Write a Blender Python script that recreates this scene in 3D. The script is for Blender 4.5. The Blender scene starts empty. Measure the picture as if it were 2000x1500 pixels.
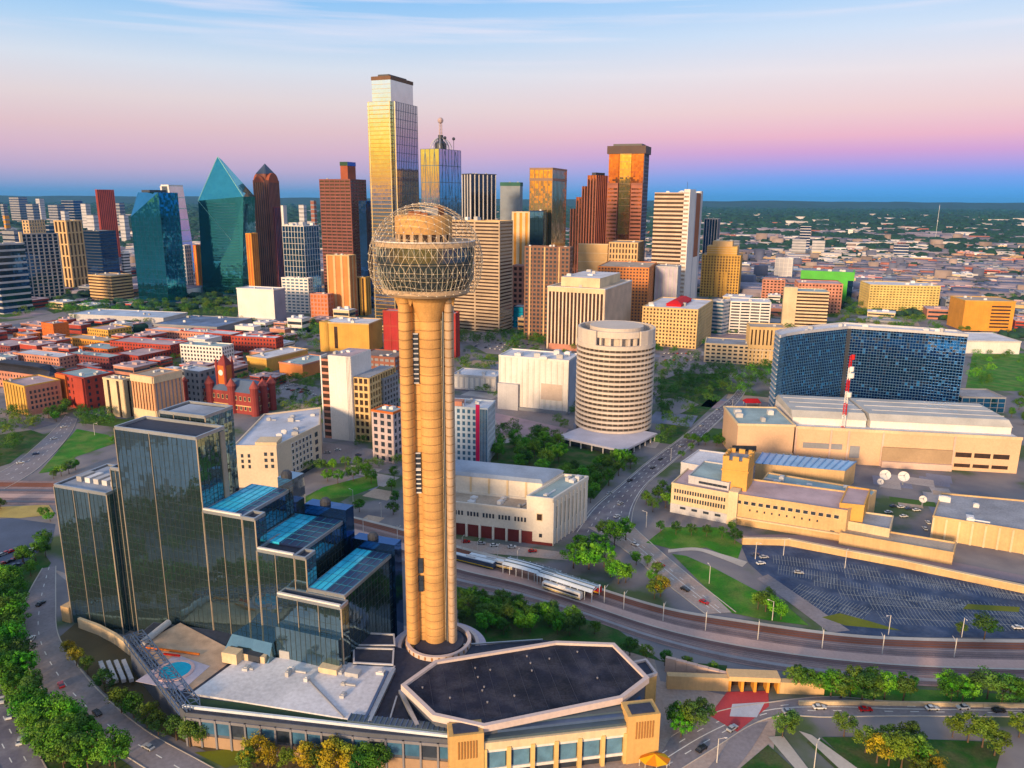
import bpy, math, random
from mathutils import Vector, Matrix, noise as mnoise
import numpy as np

R = math.radians
scene = bpy.context.scene
col = scene.collection
rng = random.Random(7)

# ------------------------------------------------------------------ camera
FPX, CAM_H = 1500.0, 174.0                 # focal length in pixels of a 2000 px wide frame, flying height
PITCH = math.atan(362 / 1500)              # camera looks slightly down
cam_d = bpy.data.cameras.new('camera')
cam_d.sensor_width = 36.0
cam_d.lens = 36.0 * FPX / 2000
cam_d.clip_start = 1.0
cam_d.clip_end = 200000.0
cam = bpy.data.objects.new('camera', cam_d)
col.objects.link(cam)
cam.location = (0, 0, CAM_H)
ROLL = R(0.42)
cam.rotation_euler = (Matrix.Rotation(math.pi / 2 - PITCH, 3, 'X') @ Matrix.Rotation(ROLL, 3, 'Z')).to_euler()
scene.camera = cam

# ------------------------------------------------------------------ sky
SUN_AZ = R(30)          # how far left of straight behind the camera the sun stands
SUN_EL = R(12)
world = bpy.data.worlds.new('World')
scene.world = world
world.use_nodes = True
wn = world.node_tree
for n in list(wn.nodes):
    wn.nodes.remove(n)
def wnode(t, **k):
    n = wn.nodes.new(t)
    for a, v in k.items():
        setattr(n, a, v)
    return n
def wmath(op, a, b=None, clamp=False):
    n = wnode('ShaderNodeMath', operation=op, use_clamp=clamp)
    for i, x in enumerate((a, b)):
        if x is None: continue
        if isinstance(x, (int, float)): n.inputs[i].default_value = x
        else: wn.links.new(x, n.inputs[i])
    return n.outputs[0]
out = wnode('ShaderNodeOutputWorld')
bg = wnode('ShaderNodeBackground')
bg.inputs['Strength'].default_value = 0.80
wn.links.new(bg.outputs[0], out.inputs[0])
tc = wnode('ShaderNodeTexCoord')
sep = wnode('ShaderNodeSeparateXYZ')
wn.links.new(tc.outputs['Generated'], sep.inputs[0])
zpos = wmath('DIVIDE', wmath('ADD', sep.outputs[2], 0.02), 0.54, True)
def ramp(stops):
    n = wnode('ShaderNodeValToRGB')
    el = n.color_ramp.elements
    while len(el) < len(stops):
        el.new(0.5)
    for e, (deg, c) in zip(el, stops):
        e.position = (math.sin(R(deg)) + 0.02) / 0.54
        e.color = (*c, 1)
    wn.links.new(zpos, n.inputs[0])
    return n.outputs[0]
# twilight side: earth shadow, pink belt, pale band, blue above
east_r = ramp([(-1.0, (.04, .26, .60)), (0.7, (.085, .33, .76)), (1.5, (.17, .33, .79)), (2.3, (.36, .32, .73)), (3.2, (.59, .33, .62)),
             (4.2, (.77, .42, .54)), (5.8, (.79, .56, .58)), (8.2, (.75, .68, .72)), (10.6, (.58, .68, .83)),
             (13.2, (.36, .58, .86)), (19, (.33, .50, .76)), (31, (.34, .46, .66))])
east_l = ramp([(-1.0, (.08, .24, .46)), (0.4, (.15, .29, .54)), (1.0, (.30, .33, .56)), (1.8, (.47, .37, .56)), (3.0, (.62, .42, .54)),
             (4.4, (.69, .49, .53)), (6.2, (.70, .60, .62)), (8.4, (.62, .67, .76)), (10.6, (.40, .59, .81)),
             (13.2, (.20, .47, .82)), (19, (.29, .47, .76)), (31, (.34, .46, .66))])
mra = wnode('ShaderNodeMapRange', interpolation_type='SMOOTHSTEP')
mra.inputs['From Min'].default_value = -0.30
mra.inputs['From Max'].default_value = 0.42
wn.links.new(sep.outputs[0], mra.inputs['Value'])
mixe = wnode('ShaderNodeMix', data_type='RGBA')
wn.links.new(mra.outputs[0], mixe.inputs['Factor'])
wn.links.new(east_l, mixe.inputs['A'])
wn.links.new(east_r, mixe.inputs['B'])
east = mixe.outputs['Result']
# sunset side, behind the camera: the glow that the gold glass of the towers mirrors
west = ramp([(-1.0, (.5, .18, .06)), (0.2, (1.5, .50, .04)), (1.7, (1.9, .74, .02)), (3.6, (2.1, 1.25, .05)), (5.2, (2.1, 1.6, .30)),
             (6.6, (1.9, 1.7, 1.05)), (8.4, (1.75, 1.68, 1.5)), (13.0, (1.2, 1.2, 1.15)), (21, (.60, .68, .80)), (31, (.34, .46, .66))])
sx, sy = -math.sin(SUN_AZ), -math.cos(SUN_AZ)
dot = wmath('ADD', wmath('MULTIPLY', sep.outputs[0], sx), wmath('MULTIPLY', sep.outputs[1], sy))
mr = wnode('ShaderNodeMapRange', interpolation_type='SMOOTHSTEP')
mr.inputs['From Min'].default_value = 0.0
mr.inputs['From Max'].default_value = 0.82
wn.links.new(dot, mr.inputs['Value'])
mix = wnode('ShaderNodeMix', data_type='RGBA')
wn.links.new(mr.outputs[0], mix.inputs['Factor'])
wn.links.new(east, mix.inputs['A'])
wn.links.new(west, mix.inputs['B'])
sky = wnode('ShaderNodeTexSky', sky_type='NISHITA', sun_disc=False, sun_elevation=SUN_EL, sun_rotation=math.pi + SUN_AZ)
skys = wnode('ShaderNodeMix', data_type='RGBA', blend_type='MULTIPLY')
skys.inputs['Factor'].default_value = 1
skys.inputs['B'].default_value = (.1, .1, .1, 1)
wn.links.new(sky.outputs[0], skys.inputs['A'])
# thin streaks of high cloud
mp = wnode('ShaderNodeMapping')
mp.inputs['Scale'].default_value = (1.5, 1.5, 38)
wn.links.new(tc.outputs['Generated'], mp.inputs[0])
nz = wnode('ShaderNodeTexNoise')
nz.inputs['Scale'].default_value = 1.7
nz.inputs['Detail'].default_value = 5
wn.links.new(mp.outputs[0], nz.inputs['Vector'])
cl = wnode('ShaderNodeMapRange')
cl.inputs['From Min'].default_value = 0.53
cl.inputs['From Max'].default_value = 0.74
cl.inputs['To Max'].default_value = 0.7
wn.links.new(nz.outputs[0], cl.inputs['Value'])
band = wnode('ShaderNodeMapRange')
band.inputs['From Min'].default_value = math.sin(R(7.5))
band.inputs['From Max'].default_value = math.sin(R(13))
wn.links.new(sep.outputs[2], band.inputs['Value'])
cloudf = wmath('MULTIPLY', cl.outputs[0], band.outputs[0])
mixn = wnode('ShaderNodeMix', data_type='RGBA')
mixn.inputs['Factor'].default_value = 0.03
wn.links.new(mix.outputs['Result'], mixn.inputs['A'])
wn.links.new(skys.outputs['Result'], mixn.inputs['B'])
mixc = wnode('ShaderNodeMix', data_type='RGBA')
wn.links.new(cloudf, mixc.inputs['Factor'])
wn.links.new(mixn.outputs['Result'], mixc.inputs['A'])
mixc.inputs['B'].default_value = (.86, .76, .82, 1)
wn.links.new(mixc.outputs['Result'], bg.inputs['Color'])

# ------------------------------------------------------------------ sun (low, soft, just above the western horizon)
sun_d = bpy.data.lights.new('sun', 'SUN')
sun_d.energy = 4.2
sun_d.angle = R(9)
sun_d.color = (1.0, .66, .35)
sun = bpy.data.objects.new('sun', sun_d)
col.objects.link(sun)
sv = Vector((math.sin(SUN_AZ) * math.cos(SUN_EL), math.cos(SUN_AZ) * math.cos(SUN_EL), -math.sin(SUN_EL)))
sun.rotation_euler = sv.to_track_quat('-Z', 'Y').to_euler()
sun.location = (-300, -300, 400)

vs = scene.view_settings
vs.view_transform = 'Standard'
vs.look = 'None'
vs.gamma = 1
vs.exposure = 0.52
vs.use_curve_mapping = False
scene.cycles.max_bounces = 6
scene.cycles.diffuse_bounces = 2
scene.cycles.glossy_bounces = 3
scene.cycles.transmission_bounces = 4
scene.cycles.volume_bounces = 0
scene.cycles.use_denoising = True
scene.cycles.sample_clamp_indirect = 6

# ------------------------------------------------------------------ survey: photo pixel -> place on the ground plane
CP, SP = math.cos(PITCH), math.sin(PITCH)
CR, SR = math.cos(ROLL), math.sin(ROLL)
def level(u, v):                     # take the camera's slight roll out
    x, y = (u - 1000) / FPX, -(v - 750) / FPX
    return x * CR - y * SR, x * SR + y * CR
def ray(u, v):
    x, y = level(u, v)
    return x, CP + y * SP, -SP + y * CP
def G(u, v, z=0.0):
    dx, dy, dz = ray(u, v)
    t = (z - CAM_H) / dz
    return (dx * t, dy * t)
def hgt(u, v, Y):
    dx, dy, dz = ray(u, v)
    return CAM_H + dz * Y / dy
def GP(pts, z=0.0):
    return [G(u, v, z) for u, v in pts]
def reach(C, ax, ay, u, z):          # how far from C along (ax, ay) until the point at height z stands at image column u
    k = u - 1000
    dz = z - CAM_H
    return (k * (C[1] * CP - dz * SP) - FPX * C[0]) / (FPX * ax - k * ay * CP)

# ------------------------------------------------------------------ materials
MATS = {}
def mat(name, rgb, rough=.8, var=.22, scale=.06, metal=0.0, bump=0.0, bscale=1.0, emit=None, rnd=0.0, spec=.35, fine=.10, streak=0.0, lift=0.0, rgb2=None, s2=.05):
    if name in MATS:
        return MATS[name]
    lum = .3 * rgb[0] + .55 * rgb[1] + .15 * rgb[2]
    rgb = tuple(max(.003, (lum + (c - lum) * 1.15) * .88) for c in rgb)
    m = bpy.data.materials.new(name)
    m.use_nodes = True
    nt = m.node_tree
    b = nt.nodes['Principled BSDF']
    b.inputs['Roughness'].default_value = rough
    b.inputs['Metallic'].default_value = metal
    b.inputs['Specular IOR Level'].default_value = spec
    geo = nt.nodes.new('ShaderNodeNewGeometry')
    def noise(sc, det=4):
        n = nt.nodes.new('ShaderNodeTexNoise')
        n.inputs['Scale'].default_value = sc
        n.inputs['Detail'].default_value = det
        nt.links.new(geo.outputs['Position'], n.inputs['Vector'])
        return n.outputs[0]
    def mth(op, a, b2):
        n = nt.nodes.new('ShaderNodeMath')
        n.operation = op
        for i, x in enumerate((a, b2)):
            if isinstance(x, (int, float)): n.inputs[i].default_value = x
            else: nt.links.new(x, n.inputs[i])
        return n.outputs[0]
    f = mth('ADD', mth('MULTIPLY', mth('SUBTRACT', noise(scale), .5), 2 * var * 1.6), 1.0)
    f = mth('ADD', f, mth('MULTIPLY', mth('SUBTRACT', noise(scale * 14, 3), .5), 2 * fine * 1.6))
    if streak:                        # rain streaks running down the wall
        mpn = nt.nodes.new('ShaderNodeMapping')
        mpn.inputs['Scale'].default_value = (1, 1, .035)
        nt.links.new(geo.outputs['Position'], mpn.inputs[0])
        sn_ = nt.nodes.new('ShaderNodeTexNoise')
        sn_.inputs['Scale'].default_value = 1.1
        sn_.inputs['Detail'].default_value = 4
        nt.links.new(mpn.outputs[0], sn_.inputs['Vector'])
        f = mth('ADD', f, mth('MULTIPLY', mth('SUBTRACT', sn_.outputs[0], .5), 3.2 * streak))
    if lift:                          # every pour of concrete came out a little different
        sp_ = nt.nodes.new('ShaderNodeSeparateXYZ')
        nt.links.new(geo.outputs['Position'], sp_.inputs[0])
        wq = nt.nodes.new('ShaderNodeTexWhiteNoise')
        wq.noise_dimensions = '1D'
        nt.links.new(mth('FLOOR', mth('DIVIDE', sp_.outputs[2], 3.05), 0.0), wq.inputs['W'])
        f = mth('ADD', f, mth('MULTIPLY', mth('SUBTRACT', wq.outputs['Value'], .5), 2 * lift))
    if rnd:
        oi = nt.nodes.new('ShaderNodeObjectInfo')
        f = mth('MULTIPLY', f, mth('ADD', mth('MULTIPLY', oi.outputs['Random'], 2 * rnd), 1 - rnd))
    cm = nt.nodes.new('ShaderNodeMix')
    cm.data_type = 'RGBA'
    cm.blend_type = 'MULTIPLY'
    cm.inputs['Factor'].default_value = 1
    cm.inputs['A'].default_value = (*rgb, 1)
    if rgb2:                          # two tones in drifting patches
        pm_ = nt.nodes.new('ShaderNodeMix'); pm_.data_type = 'RGBA'
        pm_.inputs['A'].default_value = (*rgb, 1)
        pm_.inputs['B'].default_value = (*rgb2, 1)
        rp = nt.nodes.new('ShaderNodeMapRange')
        rp.inputs['From Min'].default_value = .42
        rp.inputs['From Max'].default_value = .62
        nt.links.new(noise(s2, 6), rp.inputs['Value'])
        nt.links.new(rp.outputs[0], pm_.inputs['Factor'])
        nt.links.new(pm_.outputs['Result'], cm.inputs['A'])
    nt.links.new(f, cm.inputs['B'])
    nt.links.new(cm.outputs['Result'], b.inputs['Base Color'])
    if bump:
        bn = nt.nodes.new('ShaderNodeBump')
        bn.inputs['Strength'].default_value = bump
        bn.inputs['Distance'].default_value = 1.0
        nt.links.new(noise(bscale, 2), bn.inputs['Height'])
        nt.links.new(bn.outputs[0], b.inputs['Normal'])
    MATS[name] = m
    return m
def glass(name, rgb, rough=.06, bump=.02, bscale=.22, var=.12, panel=3.4):
    """Coated mirror glass: every pane tilts a hair differently, so the reflection breaks up as on a real curtain wall."""
    if name in MATS:
        return MATS[name]
    m = mat(name, rgb, rough, var, .05, metal=.92, fine=.06)
    nt = m.node_tree
    b = nt.nodes['Principled BSDF']
    geo = [n for n in nt.nodes if n.type == 'NEW_GEOMETRY'][0]
    sn = nt.nodes.new('ShaderNodeVectorMath'); sn.operation = 'SNAP'
    sn.inputs[1].default_value = (panel, panel, panel * 1.05)
    nt.links.new(geo.outputs['Position'], sn.inputs[0])
    wnz = nt.nodes.new('ShaderNodeTexWhiteNoise')
    nt.links.new(sn.outputs[0], wnz.inputs['Vector'])
    sub = nt.nodes.new('ShaderNodeVectorMath'); sub.operation = 'SUBTRACT'
    sub.inputs[1].default_value = (.5, .5, .5)
    nt.links.new(wnz.outputs['Color'], sub.inputs[0])
    scl = nt.nodes.new('ShaderNodeVectorMath'); scl.operation = 'SCALE'
    scl.inputs['Scale'].default_value = bump
    nt.links.new(sub.outputs[0], scl.inputs[0])
    add = nt.nodes.new('ShaderNodeVectorMath'); add.operation = 'ADD'
    nt.links.new(geo.outputs['Normal'], add.inputs[0])
    nt.links.new(scl.outputs[0], add.inputs[1])
    nrm = nt.nodes.new('ShaderNodeVectorMath'); nrm.operation = 'NORMALIZE'
    nt.links.new(add.outputs[0], nrm.inputs[0])
    nt.links.new(nrm.outputs[0], b.inputs['Normal'])
    return m

# ------------------------------------------------------------------ mesh builder
class MB:
    def __init__(self):
        self.v, self.f = [], []
    def poly(self, pts):
        i = len(self.v)
        self.v += [tuple(p) for p in pts]
        self.f.append(tuple(range(i, i + len(pts))))
        return self
    def sheet(self, pts, z):
        return self.poly([(x, y, z) for x, y in pts])
    def prism(self, pts, z0, z1, top=None, bottom=True):
        n, i = len(pts), len(self.v)
        tp = top or pts
        self.v += [(x, y, z0) for x, y in pts] + [(x, y, z1) for x, y in tp]
        for k in range(n):
            j = (k + 1) % n
            self.f.append((i + k, i + j, i + n + j, i + n + k))
        self.f.append(tuple(i + n + k for k in range(n)))
        if bottom:
            self.f.append(tuple(i + n - 1 - k for k in range(n)))
        return self
    def box(self, c, s, rz=0.0):
        ca, sa = math.cos(rz), math.sin(rz)
        hx, hy = s[0] / 2, s[1] / 2
        pts = [(c[0] + x * ca - y * sa, c[1] + x * sa + y * ca) for x, y in ((-hx, -hy), (hx, -hy), (hx, hy), (-hx, hy))]
        return self.prism(pts, c[2] - s[2] / 2, c[2] + s[2] / 2)
    def fbox(self, p, d, n, s0, s1, z0, z1, t0, t1):
        """A box on a facade: p start of the wall, d along it, n outward; s along, t out of the wall."""
        pts = [(p[0] + d[0] * s + n[0] * t, p[1] + d[1] * s + n[1] * t) for s, t in ((s0, t1), (s1, t1), (s1, t0), (s0, t0))]
        return self.prism(pts, z0, z1)
    def bar(self, a, b, r, seg=4):
        a, b = Vector(a), Vector(b)
        w = (b - a)
        if w.length < 1e-6: return self
        w.normalize()
        up = Vector((0, 0, 1)) if abs(w.z) < .9 else Vector((1, 0, 0))
        x = w.cross(up).normalized()
        y = w.cross(x)
        i = len(self.v)
        for q in (a, b):
            for k in range(seg):
                t = 2 * math.pi * (k + .5) / seg
                self.v.append(tuple(q + x * (r * math.cos(t)) + y * (r * math.sin(t))))
        for k in range(seg):
            j = (k + 1) % seg
            self.f.append((i + k, i + seg + k, i + seg + j, i + j))
        self.f.append(tuple(i + k for k in range(seg)))
        self.f.append(tuple(i + 2 * seg - 1 - k for k in range(seg)))
        return self
    def lathe(self, c, prof, seg=32, a0=0.0, a1=2 * math.pi):
        """prof: (radius, z) from bottom to top round the vertical through c."""
        full = abs(a1 - a0 - 2 * math.pi) < 1e-6
        n = seg if full else seg + 1
        i = len(self.v)
        for r, z in prof:
            for k in range(n):
                t = a0 + (a1 - a0) * k / seg
                self.v.append((c[0] + r * math.cos(t), c[1] + r * math.sin(t), z))
        for q in range(len(prof) - 1):
            for k in range(seg):
                j = (k + 1) % n
                self.f.append((i + q * n + k, i + q * n + j, i + (q + 1) * n + j, i + (q + 1) * n + k))
        return self
    def disc(self, c, r, z, seg=32, ry=None):
        ry = ry or r
        return self.poly([(c[0] + r * math.cos(2 * math.pi * k / seg), c[1] + ry * math.sin(2 * math.pi * k / seg), z) for k in range(seg)])
    def ball(self, c, r, seg=6, rings=4):
        return self.lathe((c[0], c[1]), [(max(.001, r * math.sin(math.pi * k / rings)), c[2] - r * math.cos(math.pi * k / rings)) for k in range(rings + 1)], seg)
    def mesh(self, name, m, smooth=False):
        me = bpy.data.meshes.new(name)
        me.from_pydata(self.v, [], self.f)
        if m: me.materials.append(m)
        if smooth: me.polygons.foreach_set('use_smooth', [True] * len(me.polygons))
        return me
    def build(self, name, m, parent=None, kind=None, smooth=False, label=None):
        o = bpy.data.objects.new(name, self.mesh(name, m, smooth))
        link(o, parent)
        if kind: o['kind'] = kind
        if label: o['label'] = label
        return o
def link(o, parent=None):
    col.objects.link(o)
    if parent is not None:
        o.parent = parent
        o.matrix_parent_inverse = PINV.get(parent.name) or parent_inverse(parent)
    return o
PINV = {}
def parent_inverse(p):
    m = p.matrix_basis.inverted()
    PINV[p.name] = m
    return m
def thing(name, label, cat, at=(0, 0, 0), group=None):
    o = bpy.data.objects.new(name, None)
    col.objects.link(o)
    o.location = at
    o.empty_display_size = 1
    o['label'] = label
    o['category'] = cat
    if group: o['group'] = group
    return o
def tag(o, label, cat, group=None):
    o['label'] = label
    o['category'] = cat
    if group: o['group'] = group
    return o
def struct(o):
    o['kind'] = 'structure'
    return o
def inset(poly, d):
    n = len(poly)
    res = []
    for i in range(n):
        a, b, c = Vector(poly[i - 1]), Vector(poly[i]), Vector(poly[(i + 1) % n])
        d1, d2 = (b - a).normalized(), (c - b).normalized()
        n1, n2 = Vector((-d1.y, d1.x)), Vector((-d2.y, d2.x))
        m = n1 + n2
        m = m / max(.3, m.dot(n1)) if m.length > 1e-4 else n1
        res.append((b.x + m.x * d, b.y + m.y * d))
    return res
def edges(poly):
    for i in range(len(poly)):
        a, b = poly[i], poly[(i + 1) % len(poly)]
        dx, dy = b[0] - a[0], b[1] - a[1]
        L = math.hypot(dx, dy)
        if L < .05: continue
        d = (dx / L, dy / L)
        yield i, a, d, (d[1], -d[0]), L
def centroid(poly):
    return (sum(p[0] for p in poly) / len(poly), sum(p[1] for p in poly) / len(poly))
def inside(p, poly):
    c = False
    n = len(poly)
    for i in range(n):
        (x1, y1), (x2, y2) = poly[i], poly[i - 1]
        if (y1 > p[1]) != (y2 > p[1]) and p[0] < (x2 - x1) * (p[1] - y1) / (y2 - y1) + x1:
            c = not c
    return c
FOOT = []      # footprints already built on, so that scattered trees and low roofs keep clear

# ------------------------------------------------------------------ palette (real-world base colours, linear)
concrete = mat('concrete', (.42, .39, .36), streak=.10, bump=.05)
cream = mat('cream_stone', (.66, .53, .37), streak=.10)
sand = mat('sand_stone', (.60, .42, .24), streak=.10)
orange_stone = mat('orange_stone', (.62, .30, .08), streak=.10)
ochre = mat('ochre_stone', (.57, .35, .11), streak=.10)
red_brick = mat('red_brick', (.36, .065, .048), streak=.10, var=.3)
dark_brick = mat('dark_brick', (.22, .06, .06), streak=.10, var=.3)
pink_brick = mat('pink_brick', (.50, .24, .18), streak=.10, var=.3)
orange_brick = mat('orange_brick', (.54, .16, .055), var=.25)
brown_stone = mat('brown_granite', (.26, .11, .08), var=.2)
white_wall = mat('white_wall', (.74, .71, .70), streak=.07, var=.10)
pale_grey = mat('pale_grey_panel', (.50, .50, .54), streak=.10, var=.14)
mid_grey = mat('mid_grey_panel', (.26, .27, .31))
dark_metal = mat('dark_metal', (.05, .055, .07), .5)
steel = mat('steel_trim', (.42, .45, .50), .35, metal=.6)
roof_white = mat('white_roof_membrane', (.66, .66, .71), var=.28, scale=.05, fine=.2)
roof_grey = mat('grey_gravel_roof', (.31, .32, .36), var=.4, scale=.07, fine=.25)
roof_dark = mat('dark_bitumen_roof', (.035, .04, .065), .75, var=.5, scale=.05, fine=.35)
roof_teal = mat('pale_teal_roof', (.34, .44, .46), var=.35)
roof_tan = mat('tan_gravel_roof', (.46, .38, .31), var=.3, fine=.2)
roof_pink = mat('pinkish_roof', (.50, .38, .40), var=.35)
win_dark = mat('dark_window_glass', (.035, .045, .065), .12, var=.4, scale=.3, spec=.8)
win_blue = mat('blue_window_glass', (.06, .14, .24), .12, var=.4, scale=.3, spec=.9)
win_brown = mat('bronze_window_glass', (.05, .03, .022), .15, var=.4, scale=.3, spec=.8)
g_gold = glass('gold_mirror_glass', (.62, .48, .24))
g_silver = glass('silver_mirror_glass', (.50, .55, .61), bump=.008)
g_bronze = glass('bronze_mirror_glass', (.46, .22, .12))
g_blue = glass('blue_mirror_glass', (.17, .36, .56))
g_teal = glass('teal_mirror_glass', (.12, .46, .52))
g_navy = glass('navy_mirror_glass', (.06, .14, .32))
g_deep = glass('deep_blue_glass', (.06, .30, .46), bump=.03)
g_hotel = glass('hotel_mirror_glass', (.20, .31, .37), bump=.026, panel=2.2, rough=.03)
g_grey = glass('grey_mirror_glass', (.34, .40, .46))
unit_mat = mat('rooftop_metal', (.55, .55, .57), .5, rnd=.35)

def vis(n, c):                       # walls that turn their back to every camera near this one stay plain
    to = Vector((-c[0], -c[1])).normalized()
    return n[0] * to.x + n[1] * to.y > -.35

def frame(mb, poly, z0, z1, fh=4, bay=4, band=.35, pier=.25, depth=.5, skip=(), only=None, top=None):
    """Raised bands and piers round a glass core; band and pier are shares of the storey and of the bay."""
    c = centroid(poly)
    for i, p, d, n, L in edges(poly):
        if i in skip or (only is not None and i not in only) or not vis(n, c): continue
        nf = max(1, round((z1 - z0) / fh)) if fh else 0
        f = (z1 - z0) / nf if nf else 0
        if band and nf:
            for k in range(nf + 1):
                zc = z0 + k * f
                a, b = max(z0, zc - f * band / 2), min(z1, zc + f * band / 2)
                if b - a > .05: mb.fbox(p, d, n, 0, L, a, b, -.05, depth)
        nb = max(1, round(L / bay)) if bay else 0
        if pier and nb:
            w = L / nb
            for k in range(nb + 1):
                sc = k * w
                a, b = max(-depth * .6, sc - w * pier / 2), min(L + depth * .6, sc + w * pier / 2)
                mb.fbox(p, d, n, a, b, z0, z1, -.04, depth + .06)
    return mb

def roof_units(parent, poly, z, n, seed, big=1.0):
    r = random.Random(seed)
    ins = inset(poly, 2.5)
    xs, ys = [p[0] for p in ins], [p[1] for p in ins]
    done = 0
    for _ in range(n * 8):
        if done >= n: break
        p = (r.uniform(min(xs), max(xs)), r.uniform(min(ys), max(ys)))
        if not inside(p, ins): continue
        s = (r.uniform(1.6, 4.2) * big, r.uniform(1.6, 4.2) * big, r.uniform(1.1, 2.6) * big)
        e0 = next(edges(poly))
        ang = math.atan2(e0[2][1], e0[2][0])
        m = MB().box((p[0], p[1], z + s[2] / 2), s, ang)
        m.box((p[0], p[1], z + s[2] + .12), (s[0] * .55, s[1] * .55, .24), ang)
        m.build('rooftop_unit', unit_mat, parent)
        if r.random() < .45:
            L_ = r.uniform(3, 8) * big
            q = (p[0] + math.cos(ang) * L_ * .6, p[1] + math.sin(ang) * L_ * .6)
            if inside((p[0] + math.cos(ang) * L_ * 1.2, p[1] + math.sin(ang) * L_ * 1.2), ins):
                MB().box((q[0], q[1], z + .45), (L_, .7, .6), ang).build('roof_duct', unit_mat, parent)
        done += 1

def block(parent, poly, z0, z1, core=win_dark, fr=None, roof=roof_grey, fh=4, bay=4, band=.35, pier=.25, depth=.5,
          skip=(), only=None, blank=(), blank_mat=None, parapet=1.0, pmat=None, units=0, seed=1, core_name='glazing', ubig=1.0):
    """One volume of a building: glass core, raised frame, roof sheet, parapet and rooftop units."""
    MB().prism(poly, z0, z1).build(core_name, core, parent)
    if fr:
        m = frame(MB(), poly, z0, z1, fh, bay, band, pier, depth, tuple(skip) + tuple(blank), only)
        if m.v: m.build('facade_frame', fr, parent, kind='stuff')
    for i, p, d, n, L in edges(poly):
        if i in blank:
            MB().fbox(p, d, n, -.02, L + .02, z0, z1, -.03, depth + .03).build('blank_wall', blank_mat or fr, parent)
    if roof:
        MB().sheet(inset(poly, .25), z1 + .12).build('roof', roof, parent)
    if parapet:
        m = MB()
        for i, p, d, n, L in edges(poly):
            m.fbox(p, d, n, -depth, L + depth * .9, z1 - .5, z1 + parapet + .004 * i, -.35, depth + .1 + .004 * i)
        m.build('parapet', pmat or fr or core, parent)
    if units:
        roof_units(parent, poly, z1 + .1, units, seed, ubig)

def corner(uc, vb, vt, ul, ur, phi, zb=0.0, wl=None, wr=None):
    """Rectangle whose near corner stands at (uc, vb); the left wall reaches image column ul and the right wall ur."""
    C = G(uc, vb, zb)
    h = hgt(uc, vt, C[1])
    a = R(phi)
    l, r = (-math.cos(a), math.sin(a)), (math.sin(a), math.cos(a))
    ul = 1000 + FPX * level(ul, vt)[0]
    if ur is not None: ur = 1000 + FPX * level(ur, vt)[0]
    if wl is None: wl = reach(C, l[0], l[1], ul, h)
    if wr is None:
        wr = reach(C, r[0], r[1], ur, h) if ur is not None else wl
        if not (4 < wr < 130): wr = max(8, min(60, wl * .8))
    wl = max(3, min(200, wl))
    Lp = (C[0] + l[0] * wl, C[1] + l[1] * wl)
    Rp = (C[0] + r[0] * wr, C[1] + r[1] * wr)
    return [C, Rp, (Rp[0] + Lp[0] - C[0], Rp[1] + Lp[1] - C[1]), Lp], h

def bld(name, label, uc, vb, vt, ul, ur, phi, cat='building', zb=0.0, wl=None, wr=None, group=None, **k):
    poly, h = corner(uc, vb, vt, ul, ur, phi, zb, wl, wr)
    t = thing(name, label, cat, (*centroid(poly), zb), group)
    block(t, poly, zb, h, seed=int(uc * 7 + vt), **k)
    FOOT.append(poly)
    return t, poly, h
def para(uc, vb, ul, vl, ur, vr, vt, zb=0.0):
    C, Lp, Rp = G(uc, vb, zb), G(ul, vl, zb), G(ur, vr, zb)
    return [C, Rp, (Rp[0] + Lp[0] - C[0], Rp[1] + Lp[1] - C[1]), Lp], hgt(uc, vt, C[1])
def tier(poly, dl, dr):
    """A smaller rectangle on top: dl and dr metres back from every side."""
    C, Rp, B, Lp = [Vector(p) for p in poly]
    r, l = (Rp - C).normalized(), (Lp - C).normalized()
    return [tuple(C + r * dr + l * dl), tuple(Rp - r * dr + l * dl), tuple(B - r * dr - l * dl), tuple(Lp + r * dr - l * dl)]
def windows(parent, p, d, n, s0, s1, z0, z1, cols, rows, ww, wh, m=None, t=.12, name='window', frame_mat=None):
    """Windows one by one: a proud frame and a pane set into it, sharing one mesh."""
    m = m or win_dark
    ang = math.atan2(d[1], d[0])
    key = ('win', round(ww, 2), round(wh, 2), m.name, frame_mat.name if frame_mat else '')
    if key not in MATS:
        me = MB().prism([(-ww / 2, -t), (ww / 2, -t), (ww / 2, .05), (-ww / 2, .05)], -wh / 2, wh / 2).mesh('window', m)
        fm = None
        if frame_mat:
            q = MB()
            e = .22
            for x0, x1, a, b in ((-ww / 2 - e, ww / 2 + e, wh / 2, wh / 2 + e), (-ww / 2 - e, ww / 2 + e, -wh / 2 - e * 1.6, -wh / 2),
                                 (-ww / 2 - e, -ww / 2, -wh / 2, wh / 2), (ww / 2, ww / 2 + e, -wh / 2, wh / 2)):
                q.prism([(x0, -t - .25), (x1, -t - .25), (x1, .05), (x0, .05)], a, b)
            fm = q.mesh('window_frame', frame_mat)
        MATS[key] = (me, fm)
    me, fm = MATS[key]
    for i in range(cols):
        for j in range(rows):
            s = s0 + (s1 - s0) * (i + .5) / cols
            z = z0 + (z1 - z0) * (j + .5) / rows
            o = bpy.data.objects.new(name, me)
            o.location = (p[0] + d[0] * s + n[0] * .02, p[1] + d[1] * s + n[1] * .02, z)
            o.rotation_euler = (0, 0, ang)
            link(o, parent)
            if fm:
                w = bpy.data.objects.new('window_frame', fm)
                col.objects.link(w)
                w.parent = o
def wall(poly, i):
    for k, p, d, n, L in edges(poly):
        if k == i: return p, d, n, L

def VB(D):                            # image row of ground D metres ahead
    return 750 + FPX * math.tan(math.atan(CAM_H / D) - PITCH)        # (near the middle of the frame)

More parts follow.
